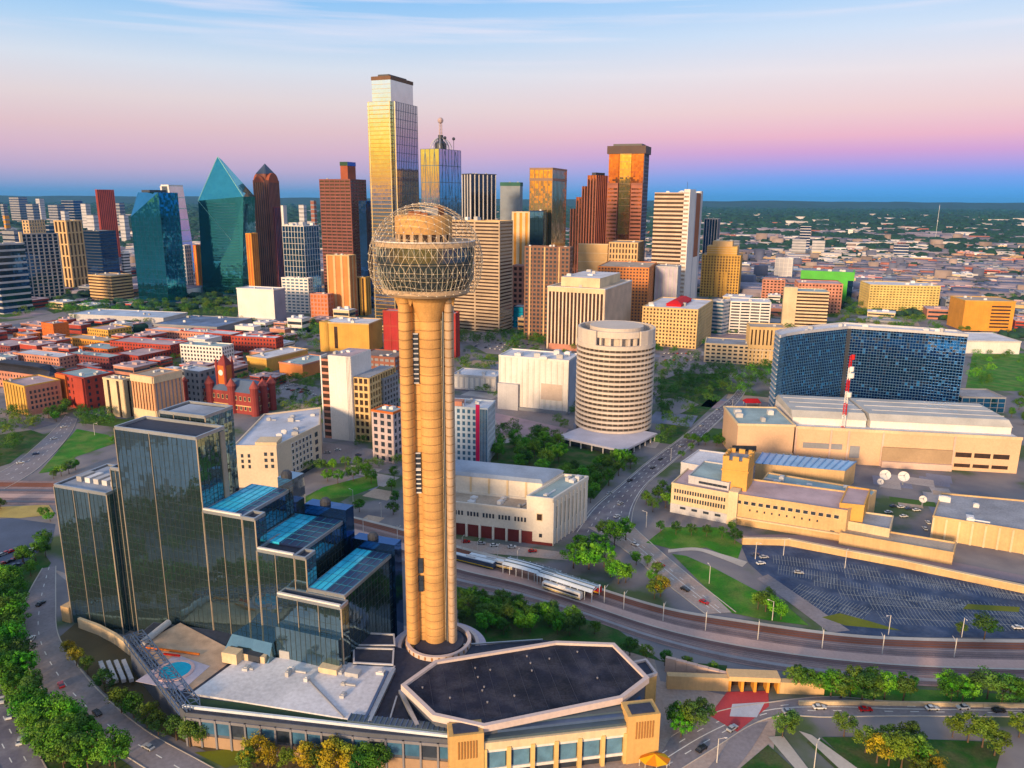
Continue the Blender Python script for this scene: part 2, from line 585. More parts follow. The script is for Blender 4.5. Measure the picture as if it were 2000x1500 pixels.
# ------------------------------------------------------------------ ground sheet
def ground_material():
    m = bpy.data.materials.new('city_ground')
    m.use_nodes = True
    nt = m.node_tree
    b = nt.nodes['Principled BSDF']
    b.inputs['Roughness'].default_value = .9
    b.inputs['Specular IOR Level'].default_value = .2
    geo = nt.nodes.new('ShaderNodeNewGeometry')
    def noise(sc, det=5):
        n = nt.nodes.new('ShaderNodeTexNoise')
        n.inputs['Scale'].default_value = sc
        n.inputs['Detail'].default_value = det
        nt.links.new(geo.outputs['Position'], n.inputs['Vector'])
        return n.outputs[0]
    def rampn(src, stops):
        n = nt.nodes.new('ShaderNodeValToRGB')
        el = n.color_ramp.elements
        while len(el) < len(stops): el.new(.5)
        for e, (p, c) in zip(el, stops):
            e.position = p
            e.color = (*c, 1)
        nt.links.new(src, n.inputs[0])
        return n.outputs[0]
    near = rampn(noise(.018), [(.28, (.13, .125, .15)), (.42, (.24, .22, .225)), (.52, (.17, .165, .19)), (.60, (.07, .11, .045)), (.66, (.09, .12, .05)), (.75, (.28, .24, .21))])
    far = rampn(noise(.0035, 8), [(.30, (.012, .030, .026)), (.48, (.014, .038, .030)), (.56, (.024, .045, .034)), (.62, (.12, .11, .12)), (.68, (.025, .045, .034)), (.8, (.22, .20, .20))])
    vl = nt.nodes.new('ShaderNodeVectorMath'); vl.operation = 'LENGTH'
    nt.links.new(geo.outputs['Position'], vl.inputs[0])
    mr = nt.nodes.new('ShaderNodeMapRange')
    mr.inputs['From Min'].default_value = 1500
    mr.inputs['From Max'].default_value = 3200
    nt.links.new(vl.outputs['Value'], mr.inputs['Value'])
    mx = nt.nodes.new('ShaderNodeMix'); mx.data_type = 'RGBA'
    nt.links.new(mr.outputs[0], mx.inputs['Factor'])
    nt.links.new(near, mx.inputs['A'])
    nt.links.new(far, mx.inputs['B'])
    nt.links.new(mx.outputs['Result'], b.inputs['Base Color'])
    return m
S = 45000
struct(MB().sheet([(-S, -S), (S, -S), (S, S), (-S, S)], 0).build('ground', ground_material()))

# low wooded ridge that closes the plain
hm = MB()
N_ = 160
def ridge(k, row):
    a = R(-46 + 92 * k / N_)
    d = (15500, 17500, 24000)[row]
    z = (0, 160 + 24 * mnoise.noise((k * .11, 3.1, 0)) + 12 * mnoise.noise((k * .53, 7.7, 0)), 0)[row]
    return (d * math.tan(a), d, z)
for k in range(N_):
    for row in (0, 1):
        hm.poly([ridge(k, row), ridge(k + 1, row), ridge(k + 1, row + 1), ridge(k, row + 1)])
struct(hm.build('hills', mat('ridge_woods', (.014, .042, .034), .9, var=.5, scale=.002, fine=.3), smooth=True))

# ------------------------------------------------------------------ skyline, left to right
def tower(name, label, uc, D, vt, ul, ur, phi=22, **k):
    return bld(name, label, uc, VB(D), vt, ul, ur, phi, cat='tower', **k)

bld('office_building', 'pale striped office block with dark end wall at the left edge of the skyline', 8, VB(1180), 478, -30, 47, 28, core=g_navy, fr=mat('dim_white_band', (.46, .45, .48)), fh=9, bay=0, band=.32, pier=0, depth=.6, roof=roof_grey, units=2)
tower('arched_tower', 'distant tan tower whose top is a square open frame', 66, 2300, 430, 43, 86, 10, core=g_grey, fr=sand, fh=9, bay=9, band=.3, pier=.5, depth=.8, parapet=0)
_t, _p, _h = tower('apartment_tower', 'grey apartment tower with one tall white corner pier and balconies', 58, 1330, 458, 44, 112, 40, core=g_navy, fr=mid_grey, fh=6, bay=8, band=.2, pier=.25, depth=.8, units=2)
MB().box((_p[0][0], _p[0][1], _h / 2 + 1), (4, 4, _h + 6), R(-40)).build('corner_pier', cream, _t)
_t, _p, _h = tower('framed_tower', 'tan tower with bright outer frame and shaded bays, left of the red slender tower', 145, 1500, 432, 106, 158, 15, core=win_brown, fr=sand, fh=22, bay=9, band=.12, pier=.45, depth=1.2, units=2)
tower('slender_red_tower', 'slender dark red tower with vertical ribs standing above the left skyline', 206, 2100, 371, 186, 222, 35, core=mat('dark_red_glass', (.16, .03, .03), .2), fr=mat('red_granite', (.40, .09, .07)), fh=0, bay=5, band=0, pier=.45, depth=.6, units=0)
tower('office_tower', 'dark navy glass block below the slender red tower', 205, 1650, 452, 158, 226, 20, core=g_navy, fr=dark_metal, fh=6, bay=0, band=.2, pier=0, depth=.3, units=2)
bld('office_building', 'low tan office block with long ribbon windows beside dark blue glass tower', 222, 588, 540, 172, 257, 24, core=win_brown, fr=sand, fh=5, bay=0, band=.55, pier=0, depth=.5, roof=roof_tan, units=3)
bld('office_building', 'small pale block with banded windows between tan office block and dark glass tower', 245, VB(1700), 495, 236, 252, 22, core=win_dark, fr=white_wall, fh=6, bay=0, band=.5, pier=0, depth=.5, units=0)

# dark blue tower with a slanted top plane
poly, h = corner(330, 592, 376, 250, 347, 22)
t = thing('slanted_glass_tower', 'dark blue glass tower with slanted facet cutting its upper corner', 'tower', (*centroid(poly), 0))
FOOT.append(poly)
C, Rp, B, Lp = [Vector(p) for p in poly]
lean = (C - Rp).normalized() * 0 + (Lp - C).normalized()
nrm = Vector((-(Rp - C).normalized().x, -(Rp - C).normalized().y))
fl = Lp + (Rp - C).normalized() * 20
m = MB()
z1 = h * .78
a, b_, c_, d_ = (Lp.x, Lp.y), (C.x, C.y), (Rp.x, Rp.y), (B.x, B.y)
V = [(a[0], a[1], 0), (b_[0], b_[1], 0), (c_[0], c_[1], 0), (d_[0], d_[1], 0), (b_[0], b_[1], h), (c_[0], c_[1], h), (d_[0], d_[1], h), (a[0], a[1], z1), (fl.x, fl.y, h)]
m.v = V
m.f = [(0, 1, 4, 7), (1, 2, 5, 4), (2, 3, 6, 5), (3, 0, 7, 8, 6), (4, 5, 6, 8), (7, 4, 8), (3, 2, 1, 0)]
m.build('glazing', g_deep, t)
fm = MB()
frame(fm, poly, 0, z1, 8, 9, .06, .05, .12)
fm.build('mullion_frame', g_blue, t, kind='stuff')
MB().prism(inset([(p.x, p.y) for p in (C + (Lp - C) * .3, Rp + (B - Rp) * .3, B, Lp + (B - Lp) * .6)], 2), h + .1, h + 4).build('rooftop_unit', dark_metal, t)

# white slender tower that tapers outward
poly, h = corner(356, VB(1600), 364, 323, 366, 15)
t = thing('slender_white_tower', 'slender white and cream tower behind the dark blue slanted tower', 'tower', (*centroid(poly), 0))
top = [(p[0] - (p[0] - centroid(poly)[0]) * .0 - 14 * (i in (2, 3, 0)), p[1]) for i, p in enumerate(poly)]
low = [(p[0] + 6, p[1]) for p in poly]
MB().prism(low, 0, h, top=[(p[0] - 9, p[1]) for p in poly]).build('glazing', g_silver, t)
m = MB()
for k in range(1, 9):
    f = k / 9
    q = [(p[0] + 6 - 15 * f, p[1]) for p in poly]
    for i, p, d, n, L in edges(q):
        if i in (0, 3): m.fbox(p, d, n, 0, L, h * f - 1.1, h * f + 1.1, -.2, .5)
m.build('facade_frame', white_wall, t, kind='stuff')
for s in (.03, .97):
    a = Vector(poly[3]).lerp(Vector(poly[0]), s)
    MB().bar((a.x + 6, a.y - .5, 0), (a.x - 9, a.y - .5, h), 2.2).build('corner_pier', white_wall, t)
MB().prism([(p[0] - 9, p[1]) for p in poly], h + .05, h + 3).build('parapet', white_wall, t)
FOOT.append(poly)
bld('office_building', 'grey low tower at the foot of the slender white tower', 368, VB(1480), 480, 347, 372, 10, core=win_blue, fr=pale_grey, fh=7, bay=6, band=.3, pier=.3, units=0, wr=20)
bld('chimney_block', 'narrow bright orange slab left of the pointed teal tower', 390, VB(1480), 480, 377, 394, 12, core=orange_stone, fr=orange_brick, fh=0, bay=7, band=0, pier=.5, units=0, wr=16)

# pointed teal prism tower
D = 1400
pts = {}
def at(u, v, Y):
    dx, dy, dz = ray(u, v)
    k = Y / dy
    return (dx * k, Y, CAM_H + dz * k)
t = thing('prism_tower', 'teal glass tower with steep pointed roof and slanting facets', 'tower', (at(432, 560, D)[0], D, 0))
bl, br = at(396, 570, D), at(474, 570, D)
wl_, wr_ = at(387, 392, D - 6), at(475, 384, D)
ap = at(425, 306, D + 26)
ap2 = at(433, 312, D + 34)
dep = 52
V = [(bl[0], D, 0), (br[0], D, 0), (br[0] + 4, D + dep, 0), (bl[0] + 10, D + dep, 0),            # 0-3 foot
     (wl_[0], D - 6, wl_[2]), (wr_[0], D, wr_[2]), (wr_[0] + 4, D + dep, wr_[2]), (wl_[0] + 12, D + dep, wl_[2]),   # 4-7 shoulders
     (ap[0], ap[1], ap[2]), (ap2[0], ap2[1], ap2[2])]                                                # 8-9 ridge
dg = at(452, 470, D - .1)
V.append((dg[0], D, dg[2]))             # 10 foot of the diagonal crease
m = MB(); m.v = V
m.f = [(0, 1, 10), (0, 10, 4), (10, 5, 4), (1, 5, 10), (1, 2, 6, 5), (2, 3, 7, 6), (3, 0, 4, 7), (4, 5, 8), (5, 6, 9, 8), (6, 7, 9), (7, 4, 8, 9), (3, 2, 1, 0)]
m.build('glazing', g_teal, t)
fm = MB()
for k in range(1, 34):
    z = wl_[2] * k / 34
    f = z / wl_[2]
    xl = bl[0] + (wl_[0] - bl[0]) * f
    fm.fbox((xl, D - 6 * f), (1, 0), (0, -1), 0, br[0] - xl, z - .28, z + .28, -1.2, .15)
    fm.fbox((br[0], D), (0.077, .997), (.997, -.077), 0, dep, z - .28, z + .28, -.2, .15)
fm.build('mullion_frame', g_blue, t, kind='stuff')
MB().bar(V[4], V[8], .7).bar(V[5], V[8], .7).bar(V[4], V[10], .5).build('edge_trim', mat('pale_teal_trim', (.25, .5, .5), .4), t)
FOOT.append([(bl[0], D - 6), (br[0], D), (br[0], D + dep), (bl[0], D + dep)])
bld('chimney_block', 'narrow vivid orange brick slab right of the pointed teal tower', 500, VB(1300), 457, 480, 507, 14, core=orange_brick, fr=orange_stone, fh=0, bay=6, band=0, pier=.4, units=0, wr=18)

# round-arched dark tower with pyramid cap
poly, h = corner(534, VB(1520), 352, 491, 547, 18)
t = thing('arched_roof_tower', 'dark ribbed tower with round arched gables and small pyramid cap', 'tower', (*centroid(poly), 0))
n8 = []
for i in range(4):
    a, b2 = Vector(poly[i]), Vector(poly[(i + 1) % 4])
    dd = (b2 - a).normalized() * 5
    n8 += [tuple(a + dd), tuple(b2 - dd)]
MB().prism(n8, 0, h).build('glazing', mat('plum_glass', (.05, .035, .05), .15, spec=.9), t)
fm = frame(MB(), n8, 0, h, 0, 4.4, 0, .42, .7)
fm.build('facade_frame', brown_stone, t, kind='stuff')
for i, p, d, n, L in list(edges(n8)):
    if i % 2 == 0 and L > 12:
        m = MB()
        arc = [(L * .5 - L * .46 * math.cos(math.pi * k / 12), h - 4 + L * .52 * math.sin(math.pi * k / 12)) for k in range(13)]
        fr_ = [(p[0] + d[0] * s + n[0] * .8, p[1] + d[1] * s + n[1] * .8, z) for s, z in arc]
        bk_ = [(p[0] + d[0] * s - n[0] * L * .4, p[1] + d[1] * s - n[1] * L * .4, z) for s, z in arc]
        m.poly(fr_)
        for k in range(12): m.poly([fr_[k], bk_[k], bk_[k + 1], fr_[k + 1]])
        m.build('arched_gable', mat('rust_granite', (.30, .09, .05)), t)
c8 = centroid(n8)
top = inset(n8, 6)
MB().prism(top, h, h + 12).build('crown_drum', brown_stone, t)
MB().prism(inset(n8, 5), h + 12, h + 31, top=[(c8[0] + .3 * math.cos(k), c8[1] + .3 * math.sin(k)) for k in np.linspace(0, 2 * math.pi, len(n8), endpoint=False)]).build('pyramid_cap', mat('slate_cap', (.05, .07, .12), .4), t)
FOOT.append(poly)
bld('office_building', 'dark annex at the foot of the round arched tower', 546, VB(1500), 405, 536, 556, 18, core=g_navy, fr=dark_brick, fh=0, bay=5, band=0, pier=.4, units=0, wr=18)

bld('office_building', 'blue glass office block with white fins and a white penthouse', 600, VB(1420), 442, 551, 622, 22, core=g_blue, fr=white_wall, fh=10, bay=7, band=.05, pier=.09, depth=.4, roof=roof_white, units=5, ubig=2.4)
bld('white_tank_tower', 'thin white tower with rounded tip behind the arched tower', 560, VB(2000), 402, 548, 562, 10, core=white_wall, fr=pale_grey, fh=0, bay=5, band=0, pier=.2, units=0, wr=18)

t, poly, h = tower('brown_tower', 'broad brown granite tower with ribbon windows and a tall core box on its roof', 694, 1250, 351, 624, 714, 20, core=win_brown, fr=mat('plum_granite', (.21, .085, .075)), fh=5.2, bay=9, band=.5, pier=.12, depth=.6, units=3, roof=roof_grey)
q, hh = corner(690, VB(1275), 316, 664, 694, 20)
MB().prism(q, h, hh - 6).build('core_box', mat('rust_granite', (.30, .09, .05)), t)
MB().prism(inset(q, -.4), hh - 6, hh).build('core_cap', g_navy, t)
q, hh = corner(722, VB(1240), 392, 700, 728, 20)
MB().prism(q, 0, hh).build('shaded_wing', g_navy, t)

# tallest tower: stepped gold mirror glass
poly, h1 = corner(779, VB(1050), 197, 713, 818, 22)
t = thing('tallest_glass_tower', 'tallest tower, gold and silver mirror glass with stepped shoulders and dark cap', 'tower', (*centroid(poly), 0))
FOOT.append(poly)
C, Rp, B, Lp = [Vector(p) for p in poly]
r_, l_ = (Rp - C).normalized(), (Lp - C).normalized()
w, dp = (Lp - C).length, (Rp - C).length
def P2(l, r): 
    q = C + l_ * l + r_ * r
    return (q.x, q.y)
no = 5.0
low = [P2(no, 0), P2(no, no), P2(0, no), P2(0, dp - no), P2(no, dp - no), P2(no, dp), P2(w - no, dp), P2(w - no, dp - no), P2(w, dp - no), P2(w, no), P2(w - no, no), P2(w - no, 0)]
MB().prism(low, 0, h1).build('glazing', g_silver, t)
frame(MB(), low, 0, h1, 5.2, 0, .16, 0, .25, only=(11, 9, 10, 0)).build('spandrel_bands', mat('gold_spandrel', (.40, .24, .07), .35, metal=.5), t, kind='stuff')
frame(MB(), low, 0, h1, 10.4, 4.4, .05, .10, .3, only=(1, 2, 3)).build('side_mullions', mat('slate_mullion', (.05, .09, .16), .35), t, kind='stuff')
MB().sheet(inset(low, .2), h1 + .1).build('roof', roof_dark, t)
h2 = hgt(779, 155, 1050)
i_ = 5.5
up = [P2(i_, i_), P2(i_, dp - i_), P2(w - i_ - 2, dp - i_), P2(w - i_ - 2, i_)]
MB().prism(up, h1, h2).build('upper_glazing', g_silver, t)
frame(MB(), up, h1, h2, 5.2, 0, .06, 0, .2, only=(3,)).build('spandrel_bands', mat('gold_spandrel', (.55, .40, .18)), t, kind='stuff')
MB().prism(inset(up, -.5), h2, h2 + 4.5).build('roof_cap', mat('umber_cap', (.15, .085, .055)), t)
MB().prism(inset(up, 6), h2 + 4.5, h2 + 7.5).build('penthouse', dark_metal, t)
m = MB()
for l, r in ((no, 0), (0, no), (w - no, 0)):
    q = P2(l, r)
    m.bar((q[0], q[1], 0), (q[0], q[1], h1), .7)
m.build('edge_trim', mat('pale_gold_trim', (.6, .5, .32), .3, metal=.6), t)

# gold and blue tower with a mast
poly, h = corner(862, VB(1220), 290, 821, 900, 30)
t = thing('masted_tower', 'gold and blue glass tower with domed roof frame and tall mast', 'tower', (*centroid(poly), 0))
FOOT.append(poly)
C, Rp, B, Lp = [Vector(p) for p in poly]
MB().prism(poly, 0, h).build('glazing', g_silver, t)
frame(MB(), poly, 0, h, 26, 8.5, .035, .07, .25).build('mullion_frame', mat('blue_grey_mullion', (.10, .16, .22), .4), t, kind='stuff')
m = MB()
for (a, b2) in ((Lp, C), (C, Rp)):
    n_ = 4
    for k in range(n_):
        for z0_, z1_ in ((h * .45, h * .72), (h * .72, h * .99)):
            s0, s1 = (k / n_, (k + 1) / n_) if k % 2 == 0 else ((k + 1) / n_, k / n_)
            q0, q1 = a.lerp(b2, s0), a.lerp(b2, s1)
            m.bar((q0.x, q0.y, z0_), (q1.x, q1.y, z1_), .35)
m.build('cross_bracing', mat('blue_grey_mullion', (.10, .16, .22)), t, kind='stuff')
cc = centroid(poly)
MB().sheet(poly, h + .1).build('roof', roof_dark, t)
m = MB()
for k in range(8):
    a = math.pi * 2 * k / 8
    for q in range(5):
        p0, p1 = math.pi / 2 * q / 5, math.pi / 2 * (q + 1) / 5
        m.bar((cc[0] + 17 * math.cos(p0) * math.cos(a), cc[1] + 17 * math.cos(p0) * math.sin(a), h + 18 * math.sin(p0)),
              (cc[0] + 17 * math.cos(p1) * math.cos(a), cc[1] + 17 * math.cos(p1) * math.sin(a), h + 18 * math.sin(p1)), .8)
m.build('roof_dome_frame', steel, t, kind='stuff')
MB().lathe(cc, [(9, h), (9, h + 9), (4, h + 14), (4, h + 22), (.01, h + 22)], 12).build('roof_drum', dark_metal, t)
zt = hgt(843, 228, 1245)
m = MB()
for k in range(4):
    a = math.pi / 4 + math.pi / 2 * k
    m.bar((cc[0] + 2.6 * math.cos(a), cc[1] + 2.6 * math.sin(a), h + 20), (cc[0] + 1.6 * math.cos(a), cc[1] + 1.6 * math.sin(a), zt - 8), .55)
for k in range(10):
    m.box((cc[0], cc[1], h + 22 + (zt - h - 30) * k / 9), (4.2, 4.2, .5), R(45))
m.build('mast', mat('mast_steel', (.45, .36, .38), .5), t)
MB().ball((cc[0], cc[1], zt - 5), 4.6, 10, 6).build('mast_head', mat('mast_steel', (.45, .36, .38)), t)
for s in (.35, .75):
    q = Rp.lerp(C, s)
    MB().bar((q.x, q.y + 8, h), (q.x, q.y + 8, h + 17), .5).ball((q.x, q.y + 8, h + 17), 2.6).build('antenna', dark_metal, t)

tower('striped_dark_tower', 'black glass tower with thin white vertical fins beside the masted tower', 920, 1400, 340, 903, 968, 55, core=mat('black_glass', (.012, .014, .02), .1, spec=.8), fr=white_wall, fh=0, bay=9.5, band=0, pier=.16, depth=1.0, pmat=dark_metal, roof=roof_dark, units=3)
t, poly, h = tower('grey_box_tower', 'plain grey box tower with a thin dark green roof edge', 1014, 1560, 357, 977, 1021, 14, core=mat('slate_grey_wall', (.24, .27, .31)), fr=mid_grey, fh=26, bay=0, band=.03, pier=0, depth=.3, units=2, pmat=mat('dark_green_trim', (.04, .12, .09)))
MB().prism(inset(poly, -.4), h - 6, h + 1).build('roof_band', mat('dark_green_trim', (.04, .12, .09)), t)
t, poly, h = tower('gold_capped_tower', 'gold glass tower with dark blue lower walls and capped roof band', 1074, 1180, 330, 1035, 1107, 20, core=g_gold, fr=mat('bronze_mullion', (.16, .08, .05), .4), fh=0, bay=7, band=0, pier=.10, depth=.3, units=3, roof=roof_dark)
MB().prism(inset(poly, -.5), h - 17, h - 13).build('roof_band', mat('bronze_mullion', (.16, .08, .05)), t)
MB().prism(inset(poly, -.5), h - 1, h + 2).build('roof_cap', mat('bronze_mullion', (.16, .08, .05)), t)
bld('glass_annex', 'blue mirror glass block in front of the gold capped tower', 1058, VB(1150), 413, 1035, 1062, 14, core=g_blue, fr=g_navy, fh=7, bay=6, band=.05, pier=.05, depth=.1, units=1, wr=22)

# stepped bronze tower
poly, h = corner(1158, VB(1480), 342, 1116, 1187, 38)
t = thing('stepped_tower', 'bronze and blue tower whose roofline steps down on both sides', 'tower', (*centroid(poly), 0))
FOOT.append(poly)
C, Rp, B, Lp = [Vector(p) for p in poly]
for k, (f0, f1, dh) in enumerate(((.0, .34, 0), (.34, .55, -20), (.55, .77, -40), (.77, 1.0, -62))):
    q = [C.lerp(Lp, f0), Rp.lerp(B, f0), Rp.lerp(B, f1), C.lerp(Lp, f1)]
    q = [(p.x, p.y) for p in q]
    MB().prism(q, 0, h + dh).build('glazing', g_bronze, t)
    frame(MB(), q, 0, h + dh, 0, 6.5, 0, .3, .6, only=(0, 3) if k == 0 else (3,)).build('facade_frame', mat('rose_granite', (.34, .14, .10)), t, kind='stuff')
    MB().sheet(q, h + dh + .1).build('roof', roof_dark, t)
for k, (f, dh) in enumerate(((.45, -25), (.75, -50))):
    q = [Rp + (B - Rp) * 0, Rp + (Rp - C).normalized() * 9 * (k + 1)]
    e = (Rp - C).normalized()
    a0 = Rp + e * 9 * k
    q = [a0, a0 + e * 9, a0 + e * 9 + (B - Rp) * .7, a0 + (B - Rp) * .7]
    MB().prism([(p.x, p.y) for p in q], 0, h + dh).build('step_glazing', g_navy, t)
MB().prism(inset([(p.x, p.y) for p in (C, Rp, Rp.lerp(B, .3), C.lerp(Lp, .3))], 4), h, h + 5).build('penthouse', dark_metal, t)

# cruciform tower with bright centre bay
poly, h = corner(1246, VB(1450), 292, 1190, 1268, 20)
t = thing('gold_centre_tower', 'rose granite tower with gold glass centre bay and dark flat cap', 'tower', (*centroid(poly), 0))
FOOT.append(poly)
C, Rp, B, Lp = [Vector(p) for p in poly]
MB().prism(poly, 0, h).build('glazing', g_bronze, t)
e, n = (C - Lp).normalized(), Vector(((C - Lp).normalized().y, -(C - Lp).normalized().x))
Lw = (C - Lp).length
for s0, s1 in ((0, .30), (.68, 1.0)):
    MB().fbox((Lp.x, Lp.y), (e.x, e.y), (n.x, n.y), Lw * s0, Lw * s1, 0, h - 62, -.1, 4.0).build('side_bay', mat('rose_granite', (.34, .14, .10)), t)
    fm = MB()
    for k in range(int((h - 62) / 7)):
        fm.fbox((Lp.x, Lp.y), (e.x, e.y), (n.x, n.y), Lw * s0 + .8, Lw * s1 - .8, k * 7 + 2.4, k * 7 + 5.4, 3.9, 4.12)
    fm.build('ribbon_glazing', g_bronze, t, kind='stuff')
    MB().fbox((Lp.x, Lp.y), (e.x, e.y), (n.x, n.y), Lw * s0 + .5, Lw * s1 - .5, h - 62, h - 8, -.1, 2.0).build('upper_bay', g_bronze, t)
    MB().fbox((Lp.x, Lp.y), (e.x, e.y), (n.x, n.y), Lw * s0 - .3, Lw * s1 + .3, h - 63, h - 59, -.1, 4.6).build('bay_cornice', brown_stone, t)
MB().fbox((Lp.x, Lp.y), (e.x, e.y), (n.x, n.y), Lw * .33, Lw * .65, h * .42, h - 6, -.1, 2.6).build('gold_bay', g_gold, t)
fm = MB()
for k in range(12):
    z = h * .42 + (h * .58 - 8) * k / 11
    fm.fbox((Lp.x, Lp.y), (e.x, e.y), (n.x, n.y), Lw * .33, Lw * .65, z - .25, z + .25, -.05, 2.75)
fm.build('bay_mullions', mat('bronze_mullion', (.16, .08, .05)), t, kind='stuff')
MB().fbox((Lp.x, Lp.y), (e.x, e.y), (n.x, n.y), Lw * .30, Lw * .68, h * .10, h * .38, -.1, 3.4).build('lower_bay', mat('rose_granite', (.34, .14, .10)), t)
MB().prism(inset(poly, -3.2), h - 7, h + 7).build('roof_cap', mat('dark_umber_cap', (.07, .04, .035), .6), t)
MB().prism(inset(poly, 6), h + 7, h + 11).build('penthouse', dark_metal, t)
frame(MB(), poly, 0, h - 7, 7, 6, .3, .25, .5, only=(0,)).build('facade_frame', mat('slate_blue_frame', (.14, .16, .24)), t, kind='stuff')

# white tower with horizontal stripes and blank core
poly, h = corner(1333, VB(1210), 376, 1279, 1372, 26)
t = thing('striped_white_tower', 'white tower with horizontal window stripes, blank corner shaft and brown end strip', 'tower', (*centroid(poly), 0))
FOOT.append(poly)
C, Rp, B, Lp = [Vector(p) for p in poly]
MB().prism(poly, 0, h).build('glazing', win_brown, t)
frame(MB(), poly, 0, h, 6.4, 0, .46, 0, 1.0, only=(3,)).build('facade_frame', mat('warm_stripe', (.60, .47, .38)), t, kind='stuff')
p, d, n, L = wall(poly, 0)
MB().fbox(p, d, n, -1, L * .42, 0, h + 5, -8, 1.2).build('blank_shaft', white_wall, t)
MB().fbox(p, d, n, L * .42, L * .52, 0, h, -2, .6).build('grey_strip', pale_grey, t)
MB().fbox(p, d, n, L * .52, L * .86, h * .45, h - 1, -2, .5).build('brown_strip', mat('brown_panel', (.30, .11, .05)), t)
MB().fbox(p, d, n, L * .52, L * .86, 0, h * .45, -2, .8).build('lower_white_panel', white_wall, t)
MB().fbox(p, d, n, L * .86, L, 0, h + 3, -2, 1.0).build('end_pier', pale_grey, t)
MB().sheet(poly, h + .1).build('roof', roof_white, t)
roof_units(t, poly, h + .1, 6, 5, 1.5)
MB().bar((C.x, C.y + 18, h), (C.x, C.y + 18, h + 16), .3).build('antenna', dark_metal, t)

tower('dark_stub_tower', 'short dark blue tower just right of the striped white tower', 1395, 1900, 428, 1376, 1407, 25, core=g_navy, fr=mid_grey, fh=0, bay=7, band=0, pier=.2, units=1)

# stepped golden block
t, poly, h = bld('stepped_golden_building', 'golden stone block stepping down in tiers at foot of striped white tower', 1440, 582, 500, 1372, 1466, 20, core=win_brown, fr=ochre, fh=5, bay=5, band=.4, pier=.5, depth=.5, roof=roof_tan)
q = tier(poly, 7, 5)
hh = h + 16
MB().prism(q, h, hh).build('upper_tier', ochre, t)
frame(MB(), q, h, hh, 4, 0, .4, 0, .5).build('facade_frame', sand, t, kind='stuff')
q2 = tier(q, 9, 4)
MB().prism(q2, hh, hh + 9).build('top_tier', sand, t)
roof_units(t, q2, hh + 9, 3, 3, 1.4)
pl = wall(poly, 3)
for k in range(4):
    MB().fbox(pl[0], pl[1], pl[2], pl[3] * (.28 + .12 * k), pl[3] * (.34 + .12 * k), 0, h * .62, 0, 2.5).build('buttress', ochre, t)

# office slab behind the observation tower head
tower('banded_office_tower', 'broad tan office tower with fine horizontal bands behind the observation tower', 975, 1010, 433, 880, 1001, 26, core=win_brown, fr=mat('tan_grey_precast', (.46, .36, .27)), fh=4.6, bay=30, band=.55, pier=.06, depth=.5, pmat=sand, roof=roof_tan, units=5, ubig=2.2)
bld('striped_orange_tower', 'slim cream and orange tower with vertical stripes', 1032, VB(1180), 415, 1001, 1036, 14, cat='tower', core=orange_stone, fr=cream, fh=0, bay=9, band=0, pier=.55, depth=.8, units=0, wr=20)
bld('brick_tower', 'brown and orange lower block beneath the slim striped tower', 1030, VB(1120), 520, 1002, 1035, 14, core=win_brown, fr=pink_brick, fh=8, bay=8, band=.4, pier=.4, units=0, wr=20)
t, poly, h = bld('dark_grid_building', 'dark brown office block with a fine grid of square windows', 1108, 668, 484, 1026, 1118, 16, core=win_dark, fr=mat('umber_precast', (.20, .11, .08)), fh=5, bay=5, band=.42, pier=.38, depth=.7, roof=roof_grey, units=4)
for k in range(3):
    pl = wall(poly, 3)
    MB().fbox(pl[0], pl[1], pl[2], pl[3] * (.10 + .33 * k), pl[3] * (.13 + .33 * k), 0, h + .5, 0, 1.1).build('tall_pier', sand, t)
bld('tan_block', 'plain tan block behind the finned office building', 1183, VB(1290), 478, 1130, 1188, 14, core=sand, fr=cream, fh=14, bay=0, band=.08, pier=0, roof=roof_tan, units=2)
bld('tan_block', 'tan office block with vertical piers at the foot of the gold centred tower', 1240, VB(1240), 475, 1190, 1258, 18, core=win_brown, fr=sand, fh=9, bay=5, band=.3, pier=.5, roof=roof_tan, units=2)
bld('brick_hotel', 'orange brick hotel with rows of small windows behind the finned building', 1262, VB(1080), 524, 1168, 1282, 16, core=win_dark, fr=mat('salmon_brick', (.58, .24, .10)), fh=4.5, bay=4.5, band=.5, pier=.5, depth=.4, roof=roof_tan, units=3)
bld('lavender_slab', 'pale lavender slab with vertical ribs at foot of striped white tower', 1318, VB(1130), 522, 1281, 1330, 20, core=mat('lavender_wall', (.50, .46, .56)), fr=pale_grey, fh=0, bay=6, band=0, pier=.35, units=2)

t, poly, h = bld('finned_office', 'white office block with tall vertical fins and a blue grey end wall', 1176, 690, 566, 1072, 1232, 24, core=win_brown, fr=mat('cream_fin', (.74, .58, .47)), fh=0, bay=4.6, band=0, pier=.36, depth=1.3, roof=roof_tan, pmat=white_wall, units=3, ubig=1.6)
p, d, n, L = wall(poly, 0)
MB().fbox(p, d, n, 0, L, 0, h - 1, -.02, .35).build('end_wall', mat('blue_grey_wall', (.30, .32, .42)), t)  # shade of the end wall put into its blue grey colour
p, d, n, L = wall(poly, 3)
MB().fbox(p, d, n, -.3, L + .3, h - 5, h + .6, -.3, 1.8).build('top_band', cream, t)
MB().fbox(p, d, n, 2, L - 2, 0, 7, -.3, 2.2).build('arcade_base', pink_brick, t)
q = tier(poly, 10, 14)
MB().prism(q, h, h + 11).build('penthouse', cream, t)
MB().sheet(q, h + 11.1).build('penthouse_roof', roof_white, t)
roof_units(t, q, h + 11, 4, 9, 1.6)
bld('cyan_kiosk', 'small bright cyan glass box at foot of the banded office tower', 1021, 640, 600, 1003, 1031, 20, core=mat('cyan_glass_box', (.03, .33, .55), .2), fr=g_blue, fh=8, bay=8, band=.06, pier=.06, depth=.1, units=0, parapet=.3)

